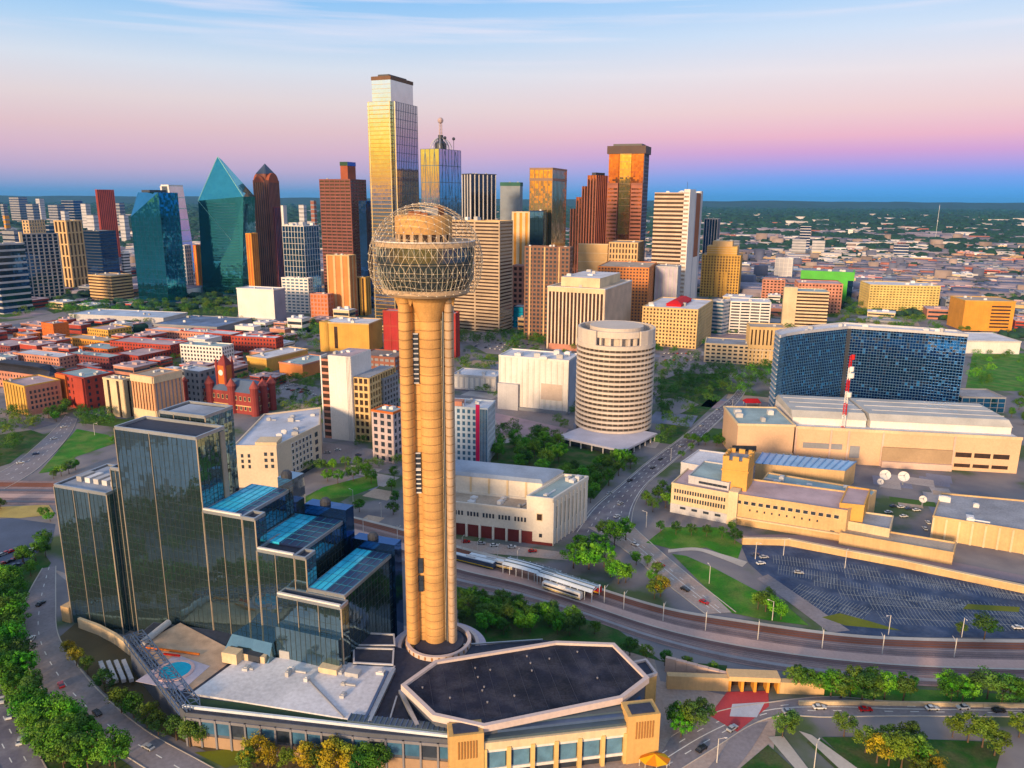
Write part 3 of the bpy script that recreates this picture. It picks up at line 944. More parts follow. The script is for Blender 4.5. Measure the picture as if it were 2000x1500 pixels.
# green glass building, yellow and orange blocks to the right
t, poly, h = bld('green_framed_building', 'building wrapped in a bright green frame with navy glass below', 1662, VB(1330), 533, 1566, 1692, 24, core=g_navy, fr=None, roof=roof_grey, parapet=0)
lime = mat('lime_green_panel', (.07, .40, .05), .5)
p, d, n, L = wall(poly, 3)
MB().fbox(p, d, n, -1, L + 1, h - 14, h + 1, -2, 1.2).build('green_band', lime, t)
MB().fbox(p, d, n, L * .72, L * .9, 0, h - 14, -2, 1.0).build('green_pier', lime, t)
MB().fbox(p, d, n, L * .05, L * .6, h - 34, h - 28, -1, .8).build('green_strip', lime, t)
p, d, n, L = wall(poly, 0)
MB().fbox(p, d, n, -1, L + 1, h - 14, h + 1, -2, 1.2).build('green_band', lime, t)
roof_units(t, poly, h, 4, 2, 1.6)
bld('yellow_office', 'long pale yellow office block with six rows of windows', 1830, 610, 560, 1700, 1843, 10, core=mat('olive_glass', (.16, .15, .07), .2, spec=.8), fr=mat('yellow_stone', (.66, .50, .22)), fh=4, bay=5, band=.55, pier=.4, depth=.4, roof=roof_white, units=6, ubig=1.6)
t, poly, h = bld('orange_block', 'orange block with blank left half and striped louvres on the right half', 1975, 648, 590, 1886, 1990, 8, core=orange_stone, fr=None, roof=roof_tan, pmat=ochre, units=3)
p, d, n, L = wall(poly, 3)
for k in range(7):
    MB().fbox(p, d, n, L * .54, L * .92, h * (.12 + .115 * k), h * (.17 + .115 * k), -.1, .6).build('louvre', win_brown, t)
bld('grey_cube', 'grey white cube block in the low city beyond striped tower', 1545, VB(1700), 506, 1515, 1558, 24, core=pale_grey, fr=white_wall, fh=10, bay=10, band=.1, pier=.1, units=2)
bld('pale_office', 'pale grey slab with a dark side wall between two cream buildings', 1408, 655, 590, 1388, 1427, 40, core=win_blue, fr=pale_grey, fh=5, bay=0, band=.45, pier=0, units=2)
t, poly, h = bld('cream_grid_hotel', 'cream stone building with a grid of windows and a red tent on its roof', 1358, 682, 606, 1256, 1392, 24, core=win_brown, fr=mat('warm_cream_stone', (.66, .47, .25)), fh=4.2, bay=4.2, band=.45, pier=.5, depth=.5, roof=roof_white, units=4, ubig=1.5)
q = tier(poly, 24, 19)
c_ = centroid(q)
MB().prism(q, h, h + 3).prism(inset(q, -1), h + 3, h + 7, top=inset(q, 6)).build('red_tent', mat('red_canvas', (.50, .02, .03)), t)
t, poly, h = bld('white_striped_office', 'white office block with dark horizontal stripes and a grid on its lower left', 1500, 655, 592, 1428, 1526, 14, core=win_dark, fr=white_wall, fh=4, bay=14, band=.5, pier=.12, depth=.6, roof=roof_white, units=3)
t, poly, h = bld('white_striped_office', 'cream office block with blank end tower and striped windows', 1612, 645, 572, 1540, 1632, 14, core=win_brown, fr=cream, fh=4.6, bay=0, band=.5, pier=0, depth=.6, roof=roof_teal, units=3)
p, d, n, L = wall(poly, 3)
MB().fbox(p, d, n, -6, L * .22, 0, h + 6, -10, 1.2).build('blank_tower', cream, t)
bld('peach_block', 'peach brick block behind the cream striped office', 1640, VB(1180), 556, 1560, 1650, 14, core=win_brown, fr=pink_brick, fh=5, bay=5, band=.5, pier=.5, roof=roof_pink, units=2)
bld('tan_hall', 'tan stone block with tall narrow bays beside the curved hotel', 1528, 716, 642, 1466, 1534, 10, core=win_brown, fr=mat('warm_cream_stone', (.66, .47, .25)), fh=20, bay=4, band=.2, pier=.6, roof=roof_tan, units=1)
bld('garage', 'white open parking garage with checkered openings', 1462, 712, 676, 1378, 1480, 16, core=win_dark, fr=cream, fh=4, bay=6, band=.5, pier=.35, depth=.7, roof=roof_grey, units=2)
bld('garage', 'low cream garage with three open decks next to the curved hotel', 1530, 716, 686, 1462, 1545, 10, core=win_dark, fr=cream, fh=4, bay=7, band=.5, pier=.2, depth=.7, roof=roof_grey, units=1)
bld('white_tower_shed', 'tan long shed with white roof behind the curved hotel', 1990, 692, 668, 1880, 2080, 3, core=white_wall, fr=pale_grey, fh=12, bay=0, band=.1, pier=0, roof=roof_white, wr=60, units=0)
bld('brown_office', 'brown low office between grey cube and cream striped office', 1530, VB(1350), 548, 1490, 1548, 20, core=win_brown, fr=pink_brick, fh=5, bay=6, band=.5, pier=.4, roof=roof_tan, units=2)

# left of the observation tower
t, poly, h = bld('gold_office', 'golden office block with paired vertical slots left of the observation tower', 716, 616, 543, 660, 722, 16, core=win_brown, fr=ochre, fh=0, bay=7, band=0, pier=.6, depth=.8, roof=roof_tan, units=2)
t, poly, h = bld('peach_tower', 'peach block with red shaded bay above the golden office', 686, VB(1150), 500, 638, 694, 18, core=mat('salmon_brick', (.58, .24, .10)), fr=sand, fh=0, bay=12, band=0, pier=.3, depth=.8, roof=roof_tan, units=2)
t, poly, h = bld('white_box_hall', 'plain white windowless box with a blue grey side wall', 538, 630, 567, 462, 556, 18, core=white_wall, fr=None, roof=roof_white, pmat=white_wall, units=2)
p, d, n, L = wall(poly, 0)
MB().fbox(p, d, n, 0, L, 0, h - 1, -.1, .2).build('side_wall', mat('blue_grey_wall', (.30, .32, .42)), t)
p, d, n, L = wall(poly, 3)
MB().fbox(p, d, n, L * .2, L, 0, 5, -.1, 3).build('loading_canopy', white_wall, t)
bld('white_office', 'white office block with banded windows right of the plain white box', 605, VB(1190), 545, 550, 610, 18, core=win_blue, fr=white_wall, fh=5, bay=8, band=.5, pier=.3, roof=roof_white, units=3)
bld('coral_shed', 'coral pink low building behind the tree clump', 642, VB(1130), 576, 606, 650, 18, core=orange_brick, fr=pink_brick, fh=6, bay=6, band=.4, pier=.4, roof=roof_pink, units=1)

# ------------------------------------------------------------------ brick warehouse district, left
BR = dict(fh=4.2, bay=4.0, band=.5, pier=.55, depth=.35)
def brick(name, label, uc, vb, vt, ul, ur, phi, fr, roof=roof_white, core=win_dark, units=3, **k):
    kw = dict(BR); kw.update(k)
    return bld(name, label, uc, vb, vt, ul, ur, phi, core=core, fr=fr, roof=roof, units=units, cat='building', **kw)
brick('brick_warehouse', 'vivid orange red block with plum side wall in the warehouse district', 108, 668, 634, 81, 133, 30, orange_brick, roof_pink, band=.8, pier=.8)
brick('brick_warehouse', 'yellow stone block with a red brick side near the pale blue sheds', 213, 665, 646, 171, 256, 26, ochre, roof_pink)
brick('brick_warehouse', 'low peach block left of the vivid orange red block', 54, 668, 655, 26, 82, 26, mat('salmon_brick', (.58, .24, .10)), roof_pink)
brick('brick_warehouse', 'long low orange block in the middle of the warehouse district', 205, 684, 668, 128, 235, 24, orange_stone, roof_tan)
brick('brick_warehouse', 'orange brick row with pale blue roof in front of the long orange block', 212, 700, 684, 155, 250, 24, orange_brick, roof_teal)
brick('brick_warehouse', 'long crimson brick warehouse stretching behind the white gridded block', 335, 702, 676, 215, 368, 18, red_brick, roof_pink)
brick('brick_warehouse', 'bright red brick block with pinkish roof', 272, 716, 697, 224, 335, 26, red_brick, roof_pink)
brick('white_grid_building', 'white block with a regular grid of dark windows among the brick warehouses', 436, 716, 679, 352, 455, 16, white_wall, roof_teal, pier=.45, band=.45)
brick('brick_warehouse', 'crimson and plum warehouse left of the bright red block', 215, 722, 700, 128, 240, 22, dark_brick, roof_teal)
brick('brick_warehouse', 'rose brick row at the left edge behind the dark roofed hall', 118, 722, 700, 26, 150, 22, pink_brick, roof_white)
brick('brick_warehouse', 'small grey and cream house at the far left of the warehouse rows', 14, 720, 700, -25, 34, 22, pale_grey, roof_teal)
brick('brick_warehouse', 'long red brick building with white roof right of the white gridded block', 540, 692, 662, 452, 552, 14, red_brick, roof_white)
brick('brick_warehouse', 'red brick hall with broad pale roof behind the white gridded block', 452, 672, 655, 352, 475, 20, red_brick, roof_white)
brick('brick_warehouse', 'small dark brick row at the far left below the highway', 22, 692, 678, -30, 70, 24, dark_brick, roof_pink)
brick('brick_warehouse', 'low pink roofed warehouse between long crimson and long red buildings', 400, 668, 652, 285, 420, 18, pink_brick, roof_white)
bld('pale_shed', 'long pale blue shed roof behind the orange red block', 320, 634, 622, 135, 340, 12, core=pale_grey, fr=None, roof=mat('pale_blue_roof', (.44, .52, .66), var=.4), wr=55, units=5)
bld('pale_shed', 'dark blue roofed parking deck behind the red warehouses', 425, 655, 640, 300, 445, 14, core=mid_grey, fr=None, roof=mat('slate_blue_roof', (.13, .19, .32), var=.6), wr=80, units=6)

t, poly, h = brick('dark_roof_hall', 'brick hall with dark blue hipped roof at the far left', 100, 768, 738, -25, 118, 22, pink_brick, None)
MB().prism(inset(poly, -.4), h + .05, h + 9, top=inset(poly, 12)).build('hipped_roof', roof_dark, t)
t, poly, h = bld('orange_county_building', 'orange stone block with tall pilasters and a rose brick side wall', 56, 812, 756, 7, 116, 32, core=win_brown, fr=ochre, fh=0, bay=5, band=0, pier=.7, depth=.5, roof=roof_pink, units=2)
p, d, n, L = wall(poly, 0)
MB().fbox(p, d, n, 0, L, 0, h, -.1, .62).build('side_wall', pink_brick, t)
windows(t, (p[0] + n[0] * .6, p[1] + n[1] * .6), d, n, 2, L - 2, 4, h - 3, 7, 4, 1.6, 2.4)
t, poly, h = brick('red_depository', 'tall red brick warehouse with recessed centre and pale teal roof', 172, 802, 740, 112, 222, 30, red_brick, roof_teal, core=win_dark, fh=5, bay=6, band=.45, pier=.62, depth=.6)
p, d, n, L = wall(poly, 3)
MB().fbox(p, d, n, -.2, L * .38, 0, h + .4, -.1, 2.2).build('corner_pavilion', orange_brick, t)
MB().fbox(p, d, n, L * .66, L + .3, 0, h + .4, -.1, 2.2).build('corner_pavilion', red_brick, t)
t, poly, h = bld('cream_courthouse', 'cream stone tower block with shaded recessed bay beside the peach one', 248, 816, 744, 203, 258, 24, core=win_brown, fr=cream, fh=0, bay=9, band=0, pier=.72, depth=.8, roof=roof_tan, units=2)
t, poly, h = bld('peach_courthouse', 'peach stone block with cream base, columns and a grey side wall', 308, 830, 738, 257, 352, 26, core=win_brown, fr=mat('peach_stone', (.64, .36, .22)), fh=0, bay=3.6, band=0, pier=.62, depth=.7, roof=roof_tan, units=3)
for e in (0, 3):
    p, d, n, L = wall(poly, e)
    MB().fbox(p, d, n, -.5, L + .5, 0, h * .3, -.1, 1.2).build('stone_base', cream, t)
    MB().fbox(p, d, n, -.5, L + .5, h * .88, h + .6, -.1, 1.4).build('cornice', cream, t)
p, d, n, L = wall(poly, 0)
MB().fbox(p, d, n, .8, L, h * .3, h * .88, -.1, .5).build('side_wall', mid_grey, t)
windows(t, (p[0] + n[0] * .5, p[1] + n[1] * .5), d, n, 2, L - 1, h * .3, h * .88, 6, 6, 1.5, 2.2)
t, poly, h = brick('grey_courthouse_annex', 'grey windowed annex behind peach courthouse', 395, 800, 728, 345, 420, 26, mid_grey, roof_white, fh=5, bay=5)

# turreted red courthouse
poly, h = corner(500, 812, 770, 366, 530, 22)
t = thing('turreted_courthouse', 'red sandstone courthouse with conical turrets and a square clock tower', 'courthouse', (*centroid(poly), 0))
FOOT.append(poly)
sandred = mat('red_sandstone', (.24, .05, .05), var=.35, streak=.1)
MB().prism(poly, 0, h).build('wall', sandred, t)
MB().prism(inset(poly, -.6), h, h + 8, top=inset(poly, 8)).build('hipped_roof', mat('blue_slate', (.10, .14, .22), .5), t)
for e in (0, 3):
    p, d, n, L = wall(poly, e)
    MB().fbox(p, d, n, 0, L, 6.5, 7.3, -.1, .4).build('string_course', sand, t)
    windows(t, p, d, n, 3, L - 3, 1, h - 1, max(4, int(L / 5)), 2, 1.8, 3.2, frame_mat=sand)
C, Rp, B, Lp = [Vector(p) for p in poly]
for q in (C, Rp, Lp, C.lerp(Lp, .33), C.lerp(Lp, .66), C.lerp(Rp, .5)):
    tr = MB().lathe((q.x, q.y), [(3.4, 0), (3.4, h + 4), (3.9, h + 4.2), (3.9, h + 5.2)], 12).build('turret', sandred, t)
    MB().lathe((q.x, q.y), [(4.1, h + 5.2), (.05, h + 11.5)], 12).build('turret_spire', mat('rose_spire', (.32, .08, .07)), t)
ct = C.lerp(Lp, .52) + (B - Lp) * .4
ch = hgt(445, 712, ct.y)
MB().box((ct.x, ct.y, ch / 2), (9, 9, ch), R(-22)).build('clock_tower', orange_brick, t)
for k in range(4):
    a = R(-22) + math.pi / 2 * k + math.pi / 4
    MB().lathe((ct.x + 6.2 * math.cos(a), ct.y + 6.2 * math.sin(a)), [(1.2, ch * .4), (1.2, ch + 2), (.03, ch + 7)], 8).build('tower_pinnacle', sandred, t)
MB().prism([(ct.x + 6.6 * math.cos(R(23) + math.pi / 2 * k), ct.y + 6.6 * math.sin(R(23) + math.pi / 2 * k)) for k in range(4)], ch, ch + 9,
           top=[(ct.x + .2 * math.cos(math.pi / 2 * k), ct.y + .2 * math.sin(math.pi / 2 * k)) for k in range(4)]).build('tower_spire', sandred, t)
cf = MB().lathe((0, 0), [(.01, -.2), (2.4, -.2), (2.4, .2), (.01, .2)], 16).build('clock_face', white_wall, t)
cf.location = (ct.x - 4.75 * math.sin(R(22)) * 1.0, ct.y - 4.75 * math.cos(R(22)), ch - 6)
cf.rotation_euler = (math.pi / 2, 0, R(-22))

bld('low_yellow_store', 'low yellow wall store with wide white roof', 522, 728, 702, 482, 560, 28, core=ochre, fr=None, roof=roof_white, pmat=sand, units=4, wr=60)
bld('low_peach_store', 'low peach wall store with pale roof left of the white prison slab', 592, 738, 714, 545, 625, 26, core=mat('salmon_brick', (.58, .24, .10)), fr=None, roof=roof_teal, pmat=pink_brick, units=4, wr=45)
t, poly, h = bld('rounded_ochre_building', 'ochre windowless block with rounded corner and pale roof', 722, 690, 634, 627, 746, 12, core=ochre, fr=None, roof=roof_white, pmat=sand, units=6, ubig=1.4)
p, d, n, L = wall(poly, 3)
MB().lathe((p[0] + d[0] * 4, p[1] + d[1] * 4 + 3), [(6.5, 0), (6.5, h + 1), (.01, h + 1.05)], 20).build('rounded_corner', ochre, t)
MB().fbox(p, d, n, L * .27, L * .34, 4, h - 4, -.1, .25).build('window_strip', win_brown, t)
bld('red_cube', 'plain bright red block half hidden behind the observation tower shaft', 890, 700, 614, 748, 897, 14, core=mat('crimson_panel', (.36, .04, .04), var=.2, streak=.12), fr=red_brick, fh=18, bay=9, band=.08, pier=.08, depth=.3, roof=roof_pink, units=2)
bld('brown_deck', 'long brown roofed deck behind the white prison slab', 772, 742, 700, 700, 800, 20, core=mid_grey, fr=brown_stone, fh=5, bay=6, band=.5, pier=.2, roof=mat('brown_roof', (.24, .19, .17), var=.3), units=4)

# white prison slab
poly, h = corner(692, 862, 697, 640, 724, 18)
t = thing('white_prison_slab', 'tall white blank slab with windowed end bays', 'building', (*centroid(poly), 0))
FOOT.append(poly)
MB().prism(poly, 0, h).build('wall', white_wall, t)
p, d, n, L = wall(poly, 3)
for s in (.78, .84, .90, .96):
    MB().fbox(p, d, n, L * s, L * s + .5, 0, h, 0, .5).build('rib', white_wall, t)
e = Vector(d)
MB().fbox(p, d, n, -6.5, -.05, 0, h - 3, -9, -1.2).build('stair_bay', win_brown, t)
for k in range(13):
    MB().fbox(p, d, n, -6.8, 0, k * h / 13, k * h / 13 + 1.6, -9.2, -.9).build('stair_landing', pink_brick, t)
MB().fbox(p, d, n, -7.2, -6.2, 0, h - 1, -9.3, -.7).build('stair_pier', white_wall, t)
p0, d0, n0, L0 = wall(poly, 0)
hw = h * .76
q = [(p0[0] + d0[0] * s + n0[0] * w_, p0[1] + d0[1] * s + n0[1] * w_) for s, w_ in ((3, .2), (3, 12), (L0 + 14, 12), (L0 + 14, .2))]
MB().prism(q, 0, hw).build('cell_wing', win_brown, t)
frame(MB(), q, 0, hw, 5.2, 4.2, .3, .3, .9).build('facade_frame', mat('warm_cream_stone', (.66, .47, .25)), t, kind='stuff')
MB().sheet(q, hw + .1).build('wing_roof', roof_grey, t)
MB().sheet(inset(poly, .6), h + .15).build('roof', roof_pink, t)
roof_units(t, poly, h, 3, 8)
bld('grey_slab', 'grey windowed slab just left of the tower shaft behind the prison', 752, 850, 742, 722, 776, 22, core=win_dark, fr=mid_grey, fh=4.5, bay=4, band=.4, pier=.4, roof=roof_grey, units=2)
bld('coral_apartments', 'pale apartment block with coral top floor beside tower shaft', 770, 905, 808, 727, 790, 26, core=win_dark, fr=mat('rosy_grey_wall', (.50, .42, .44)), fh=5, bay=5, band=.35, pier=.45, roof=roof_teal, pmat=orange_brick, units=2)

# colourful apartments right of the tower shaft
t, poly, h = bld('striped_apartments', 'pale blue apartment block with a magenta stripe and busy roof deck', 952, 905, 800, 860, 966, 12, core=win_blue, fr=mat('pale_blue_panel', (.50, .58, .68)), fh=4, bay=3.6, band=.35, pier=.45, depth=.35, roof=roof_white, units=6, ubig=.9)
p, d, n, L = wall(poly, 3)
mg = mat('magenta_panel', (.50, .01, .10))
MB().fbox(p, d, n, L * .76, L * .84, 0, h + 3, -.1, 1.0).build('magenta_stripe', mg, t)
MB().fbox(p, d, n, L * .84, L, 0, h, -.1, .6).build('teal_glass_bay', win_blue, t)
MB().fbox(p, d, n, 0, L * .45, h, h + 4, -8, -1).build('roof_lounge', pink_brick, t)
for k in range(5):
    MB().fbox(p, d, n, L * (.845 + .031 * k), L * (.848 + .031 * k), 0, h, .5, .8).build('bay_mullion', white_wall, t)

# white windowless exchange
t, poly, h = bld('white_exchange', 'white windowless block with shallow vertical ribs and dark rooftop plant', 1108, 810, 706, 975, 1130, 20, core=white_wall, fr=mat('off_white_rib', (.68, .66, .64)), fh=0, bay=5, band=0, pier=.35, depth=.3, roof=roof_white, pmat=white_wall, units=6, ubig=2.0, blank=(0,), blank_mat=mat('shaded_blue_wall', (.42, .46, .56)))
p, d, n, L = wall(poly, 3)
MB().fbox(p, d, n, L * .02, L, h * .0, h * .06, -.1, 2.0).build('base_canopy', mid_grey, t)
MB().fbox(p, d, n, L * .62, L * .92, h * .25, h * .55, -.1, .5).build('beige_panel', mat('beige_panel', (.56, .47, .42)), t)
MB().fbox(p, d, n, 0, L * .3, 0, h * .5, -1, 3.5).build('low_front', pale_grey, t)
bld('white_low_shop', 'long low white building left of the white windowless block', 968, 765, 738, 885, 985, 16, core=white_wall, fr=pale_grey, fh=10, bay=5, band=.2, pier=.3, roof=roof_white, units=4)

# cylindrical hotel
cy = 541 + 29
cx = (1203 - 1000) / FPX * (cy * CP + 100 * SP)
rad = 29.0
t = thing('round_hotel', 'round cream hotel tower ringed by bands of windows with notched crown', 'hotel', (cx, cy, 0))
FOOT.append([(cx + 32 * math.cos(k), cy + 32 * math.sin(k)) for k in np.linspace(0, 2 * math.pi, 12, endpoint=False)])
z0, z1 = 7.0, hgt(1200, 683, cy - rad)
MB().lathe((cx, cy), [(rad - .9, 0), (rad - .9, z1), (.01, z1)], 64).build('glazing', mat('tan_window_glass', (.06, .048, .04), .25, var=.5, scale=.25, spec=.7), t)
NF = 17
crm = mat('hotel_cream', (.60, .53, .48), var=.10, streak=.08)
for k in range(NF):
    z = z0 + (z1 - z0) * k / NF
    MB().lathe((cx, cy), [(rad - 1, z - .85), (rad + .35, z - .85), (rad + .35, z + .85), (rad - 1, z + .85)], 64).build('floor_band', crm, t)
m = MB()
for k in range(44):
    a = 2 * math.pi * k / 44
    m.box((cx + (rad - .75) * math.cos(a), cy + (rad - .75) * math.sin(a), (z0 + z1) / 2), (.7, .7, z1 - z0), a)
m.build('window_piers', mat('hotel_pier', (.26, .21, .18)), t, kind='stuff')
zc = hgt(1200, 655, cy - rad)
def arc_wall(a0, a1, zb_, zt_, r_=rad, th=1.6, n=20):
    mm = MB()
    for q in range(n):
        b0, b1 = a0 + (a1 - a0) * q / n, a0 + (a1 - a0) * (q + 1) / n
        pts = [(cx + rr * math.cos(b), cy + rr * math.sin(b)) for rr, b in ((r_, b0), (r_, b1), (r_ - th, b1), (r_ - th, b0))]
        mm.prism(pts, zb_, zt_)
    return mm
MB().lathe((cx, cy), [(rad + .4, z1 - 1), (rad + .4, z1 + 2), (rad - 2, z1 + 2), (rad - 2, z1 - 1)], 64).build('crown_ring', crm, t)
arc_wall(R(-60), R(232), z1 + 2, zc + 2, rad).build('crown_wall', crm, t)
arc_wall(R(232), R(300), zc - 3, zc + 1.5, rad - 2).build('crown_lintel', crm, t)
MB().lathe((cx, cy), [(rad - 9, z1), (rad - 9, zc + 3), (.01, zc + 3.2)], 40).build('crown_drum', crm, t)
for a in (236, 252, 270, 284, 297):
    MB().box((cx + (rad - 5) * math.cos(R(a)), cy + (rad - 5) * math.sin(R(a)), z1 + 4), (3, 1.6, 6), R(a)).build('crown_post', crm, t)
MB().disc((cx, cy), rad - 1.8, z1 + .5, 48).build('roof', roof_pink, t)
# square podium, white deck
pd = GP([(1088, 852), (1218, 880), (1284, 846), (1160, 824)], 6)
MB().prism(pd, 4.6, 6).build('podium_deck', mat('lilac_deck', (.56, .55, .64)), t)
MB().prism(inset(pd, 4), 0, 4.6).build('podium_glazing', win_dark, t)
for i, p, d, n, L in edges(pd):
    for k in range(6):
        MB().fbox(p, d, n, L * (k + .1) / 6, L * (k + .1) / 6 + .8, 0, 4.6, -2, -1.2).build('podium_column', white_wall, t)
FOOT.append(pd)

# curved blue hotel
front = [G(u, v, 65) for u, v in ((1524, 658), (1535, 654.5), (1560, 650.5), (1600, 646), (1656, 640), (1662, 640), (1740, 645), (1815, 650), (1890, 656))]
back = [(x + 3, y + 21) for x, y in reversed(front)]
poly = front + back
t = thing('curved_hotel', 'dark blue curved glass hotel with a fine grid of panes', 'hotel', (*centroid(poly), 0))
FOOT.append(poly)
MB().prism(poly, 0, 65).build('glazing', glass('curved_hotel_glass', (.014, .065, .23), bump=.03, panel=2.4), t)
m = MB()
r = random.Random(4)
pal = {'bright_pane': MB(), 'dark_pane': MB()}
for i, p, d, n, L in edges(poly):
    if i > len(front) and i != len(poly) - 1: continue
    for k in range(26):
        z = 65 * k / 26
        m.fbox(p, d, n, 0, L, z - .13, z + .13, -.05, .30)
    nb = max(1, round(L / 2.3))
    for k in range(nb):
        m.fbox(p, d, n, L * k / nb, L * k / nb + .16, 0, 65, -.04, .22)
        for q in range(26):
            f = r.random()
            if f < .24:
                pal['bright_pane' if f < .07 else 'dark_pane'].fbox(p, d, n, L * k / nb + .2, L * (k + 1) / nb - .1, 65 * q / 26 + .2, 65 * (q + 1) / 26 - .2, .01, .08)
m.build('mullion_grid', mat('blue_mullion', (.10, .22, .40), .4), t, kind='stuff')
pal['bright_pane'].build('bright_panes', mat('bright_blue_pane', (.014, .10, .28), .2, spec=.8), t, kind='stuff')
pal['dark_pane'].build('dark_panes', mat('ink_blue_pane', (.008, .016, .05), .15, spec=.8), t, kind='stuff')
e5 = [e for e in edges(poly) if e[0] == 4][0]
MB().fbox(e5[1], e5[2], e5[3], -.6, e5[4] + .6, 0, 64, -.05, .36).build('crease_dark_strip', dark_metal, t)  # dark strip laid over the crease to read as a recess
m = MB()
for i, p, d, n, L in edges(poly):
    m.fbox(p, d, n, -.3, L + .3, 64.2, 66.5 + .003 * i, -.6, .5 + .003 * i)
m.build('parapet', pale_grey, t)
MB().sheet(poly, 65.2).build('roof', roof_white, t)
p, d, n, L = front[0], None, None, None
e0 = [e for e in edges(poly) if e[0] == len(poly) - 1][0]
for k in range(16):
    MB().fbox(e0[1], e0[2], e0[3], 0, e0[4], 65 * k / 16 + .2, 65 * k / 16 + 1.2, -.05, .9).build('balcony_slab', pale_grey, t)
roof_units(t, poly, 65.2, 8, 3, 1.3)
bld('low_glass_podium', 'low bright blue glass hall right of the curved hotel', 1960, 806, 778, 1880, 1985, 3, core=glass('podium_blue', (.08, .30, .55)), fr=mid_grey, fh=5, bay=6, band=.08, pier=.06, depth=.15, roof=roof_grey, wr=30, units=0)

# ------------------------------------------------------------------ convention centre
peach = mat('peach_precast', (.66, .46, .32), var=.1)
def hall(name, label, base, vt_u, vt, zroof=None, **k):
    poly = GP(base)
    h = hgt(vt_u[0], vt, G(*vt_u)[1])
    t = thing(name, label, 'hall', (*centroid(poly), 0))
    FOOT.append(poly)
    return t, poly, h
C, Lp = Vector(G(1985, 925)), Vector(G(1548, 900))
dv = Vector((.10, 1)).normalized() * 62
poly = [tuple(C), tuple(C + dv), tuple(Lp + dv), tuple(Lp)]
h = hgt(1985, 858, C.y)
t = thing('convention_hall', 'long peach convention hall with pale stepped roofs and dark garage openings', 'hall', (*centroid(poly), 0))
FOOT.append(poly)
MB().prism(poly, 0, h).build('wall', peach, t)
MB().sheet(inset(poly, .5), h + .12).build('roof', roof_white, t)
p, d, n, L = wall(poly, 3)
MB().fbox(p, d, n, -.3, L + .3, h - .6, h + 1.4, -.6, .4).build('parapet', cream, t)
for a, b in ((.0, .34), (.36, .985)):
    q = [Lp + (C - Lp) * a + dv * .16, Lp + (C - Lp) * b + dv * .16, Lp + (C - Lp) * b + dv * .98, Lp + (C - Lp) * a + dv * .98]
    q = [(x.x, x.y) for x in q]
    MB().prism(q, h, h + 5).build('clerestory', white_wall, t)
    tp = [(q[0][0], q[0][1] + 4), (q[1][0], q[1][1] + 4), (q[2][0], q[2][1] - 4), (q[3][0], q[3][1] - 4)]
    MB().prism(inset(q, -.6), h + 5, h + 9, top=tp).build('vaulted_roof', mat('ribbed_metal_roof', (.47, .46, .44), .5, var=.25), t)
    for k in range(1, 4):
        y = q[0][1] + (q[3][1] - q[0][1]) * k / 4
        MB().bar((q[0][0] + 6, y, h + 9.1), (q[1][0] + 2, y + (q[1][1] - q[0][1]), h + 9.1), .35).build('roof_seam', pale_grey, t)
windows(t, p, d, n, L * .72, L * .965, h * .30, h * .62, 3, 1, L * .07, 3.2, win_brown)
windows(t, p, d, n, L * .72, L * .965, h * .02, h * .28, 3, 1, L * .07, 2.4, win_brown)
MB().fbox(p, d, n, L * .40, L * .71, h * .18, h * .58, -.1, 1.5).build('tan_screen', mat('tan_screen', (.38, .28, .19)), t)
MB().fbox(p, d, n, L * .40, L * .71, 0, h * .18, -.1, 3.5).build('dock_canopy', mat('pinkish_precast', (.62, .46, .40)), t)
MB().fbox(p, d, n, L * .04, L * .22, h * .42, h * .58, -.1, .4).build('dark_slot', mid_grey, t)
MB().fbox(p, d, n, L * .255, L * .30, h * .2, h * .55, -.1, .5).build('service_door', mid_grey, t)
for s in (.0, .16, .24, .395, .71):
    MB().fbox(p, d, n, L * s, L * s + 1.2, 0, h, -.1, .7).build('pilaster', mat('pinkish_precast', (.62, .46, .40)), t)
roof_units(t, poly, h, 5, 12, 1.3)
t, poly2, h2 = bld('convention_wing', 'peach hall wing with teal flat roof and one dark slot', 1545, 905, 832, 1442, 1600, 3, core=peach, fr=None, roof=roof_teal, pmat=cream, wr=45, units=4, ubig=1.4, core_name='wall')
p, d, n, L = wall(poly2, 3)
MB().fbox(p, d, n, -3, L * .35, h2 * .3, h2 * .45, -.1, .6).build('dark_slot', win_dark, t)
MB().fbox(p, d, n, L * .3, L + .2, 0, h2 * .28, -.1, 2.2).build('base_ledge', cream, t)

# ------------------------------------------------------------------ newspaper plant: cream blocks, loading roofs
def pbox(t, pts, z0, z1, m, name, roof=None, rn='roof'):
    q = GP(pts, z1)
    MB().prism(q, z0, z1).build(name, m, t)
    if roof: MB().sheet(inset(q, .5), z1 + .1).build(rn, roof, t)
    if roof:
        mm = MB()
        for i, p, d, n, L in edges(q): mm.fbox(p, d, n, 0, L, z1 - .2, z1 + .9 + .003 * i, -.5, .15 + .003 * i)
        mm.build('parapet', m, t)
    FOOT.append(q)
    return q
t = thing('newspaper_building', 'cream office building with two rows of small windows and flat roofs', 'building', (*G(1500, 1000), 0))
q = pbox(t, [(1430, 966), (1655, 1000), (1700, 968), (1470, 938)], 0, 17, sand, 'wall', roof_pink)
p, d, n, L = wall(q, 0)
windows(t, p, d, n, 2, L - 3, 11.5, 15.5, 14, 1, 2.3, 1.9, frame_mat=cream)
windows(t, p, d, n, 8, L - 12, 8, 11, 10, 1, .8, 1.2)
windows(t, p, d, n, L * .86, L * .93, 3, 6, 1, 1, 2.2, 2)
MB().fbox(p, d, n, -1, L + 1, 4.2, 5.0, -.1, 1.6).build('ledge', cream, t)
q = pbox(t, [(1312, 945), (1424, 966), (1466, 938), (1345, 915)], 0, 17, cream, 'wall', roof_pink)
p, d, n, L = wall(q, 0)
windows(t, p, d, n, 1.5, L - 1.5, 12, 15, 20, 1, .9, 2.2)
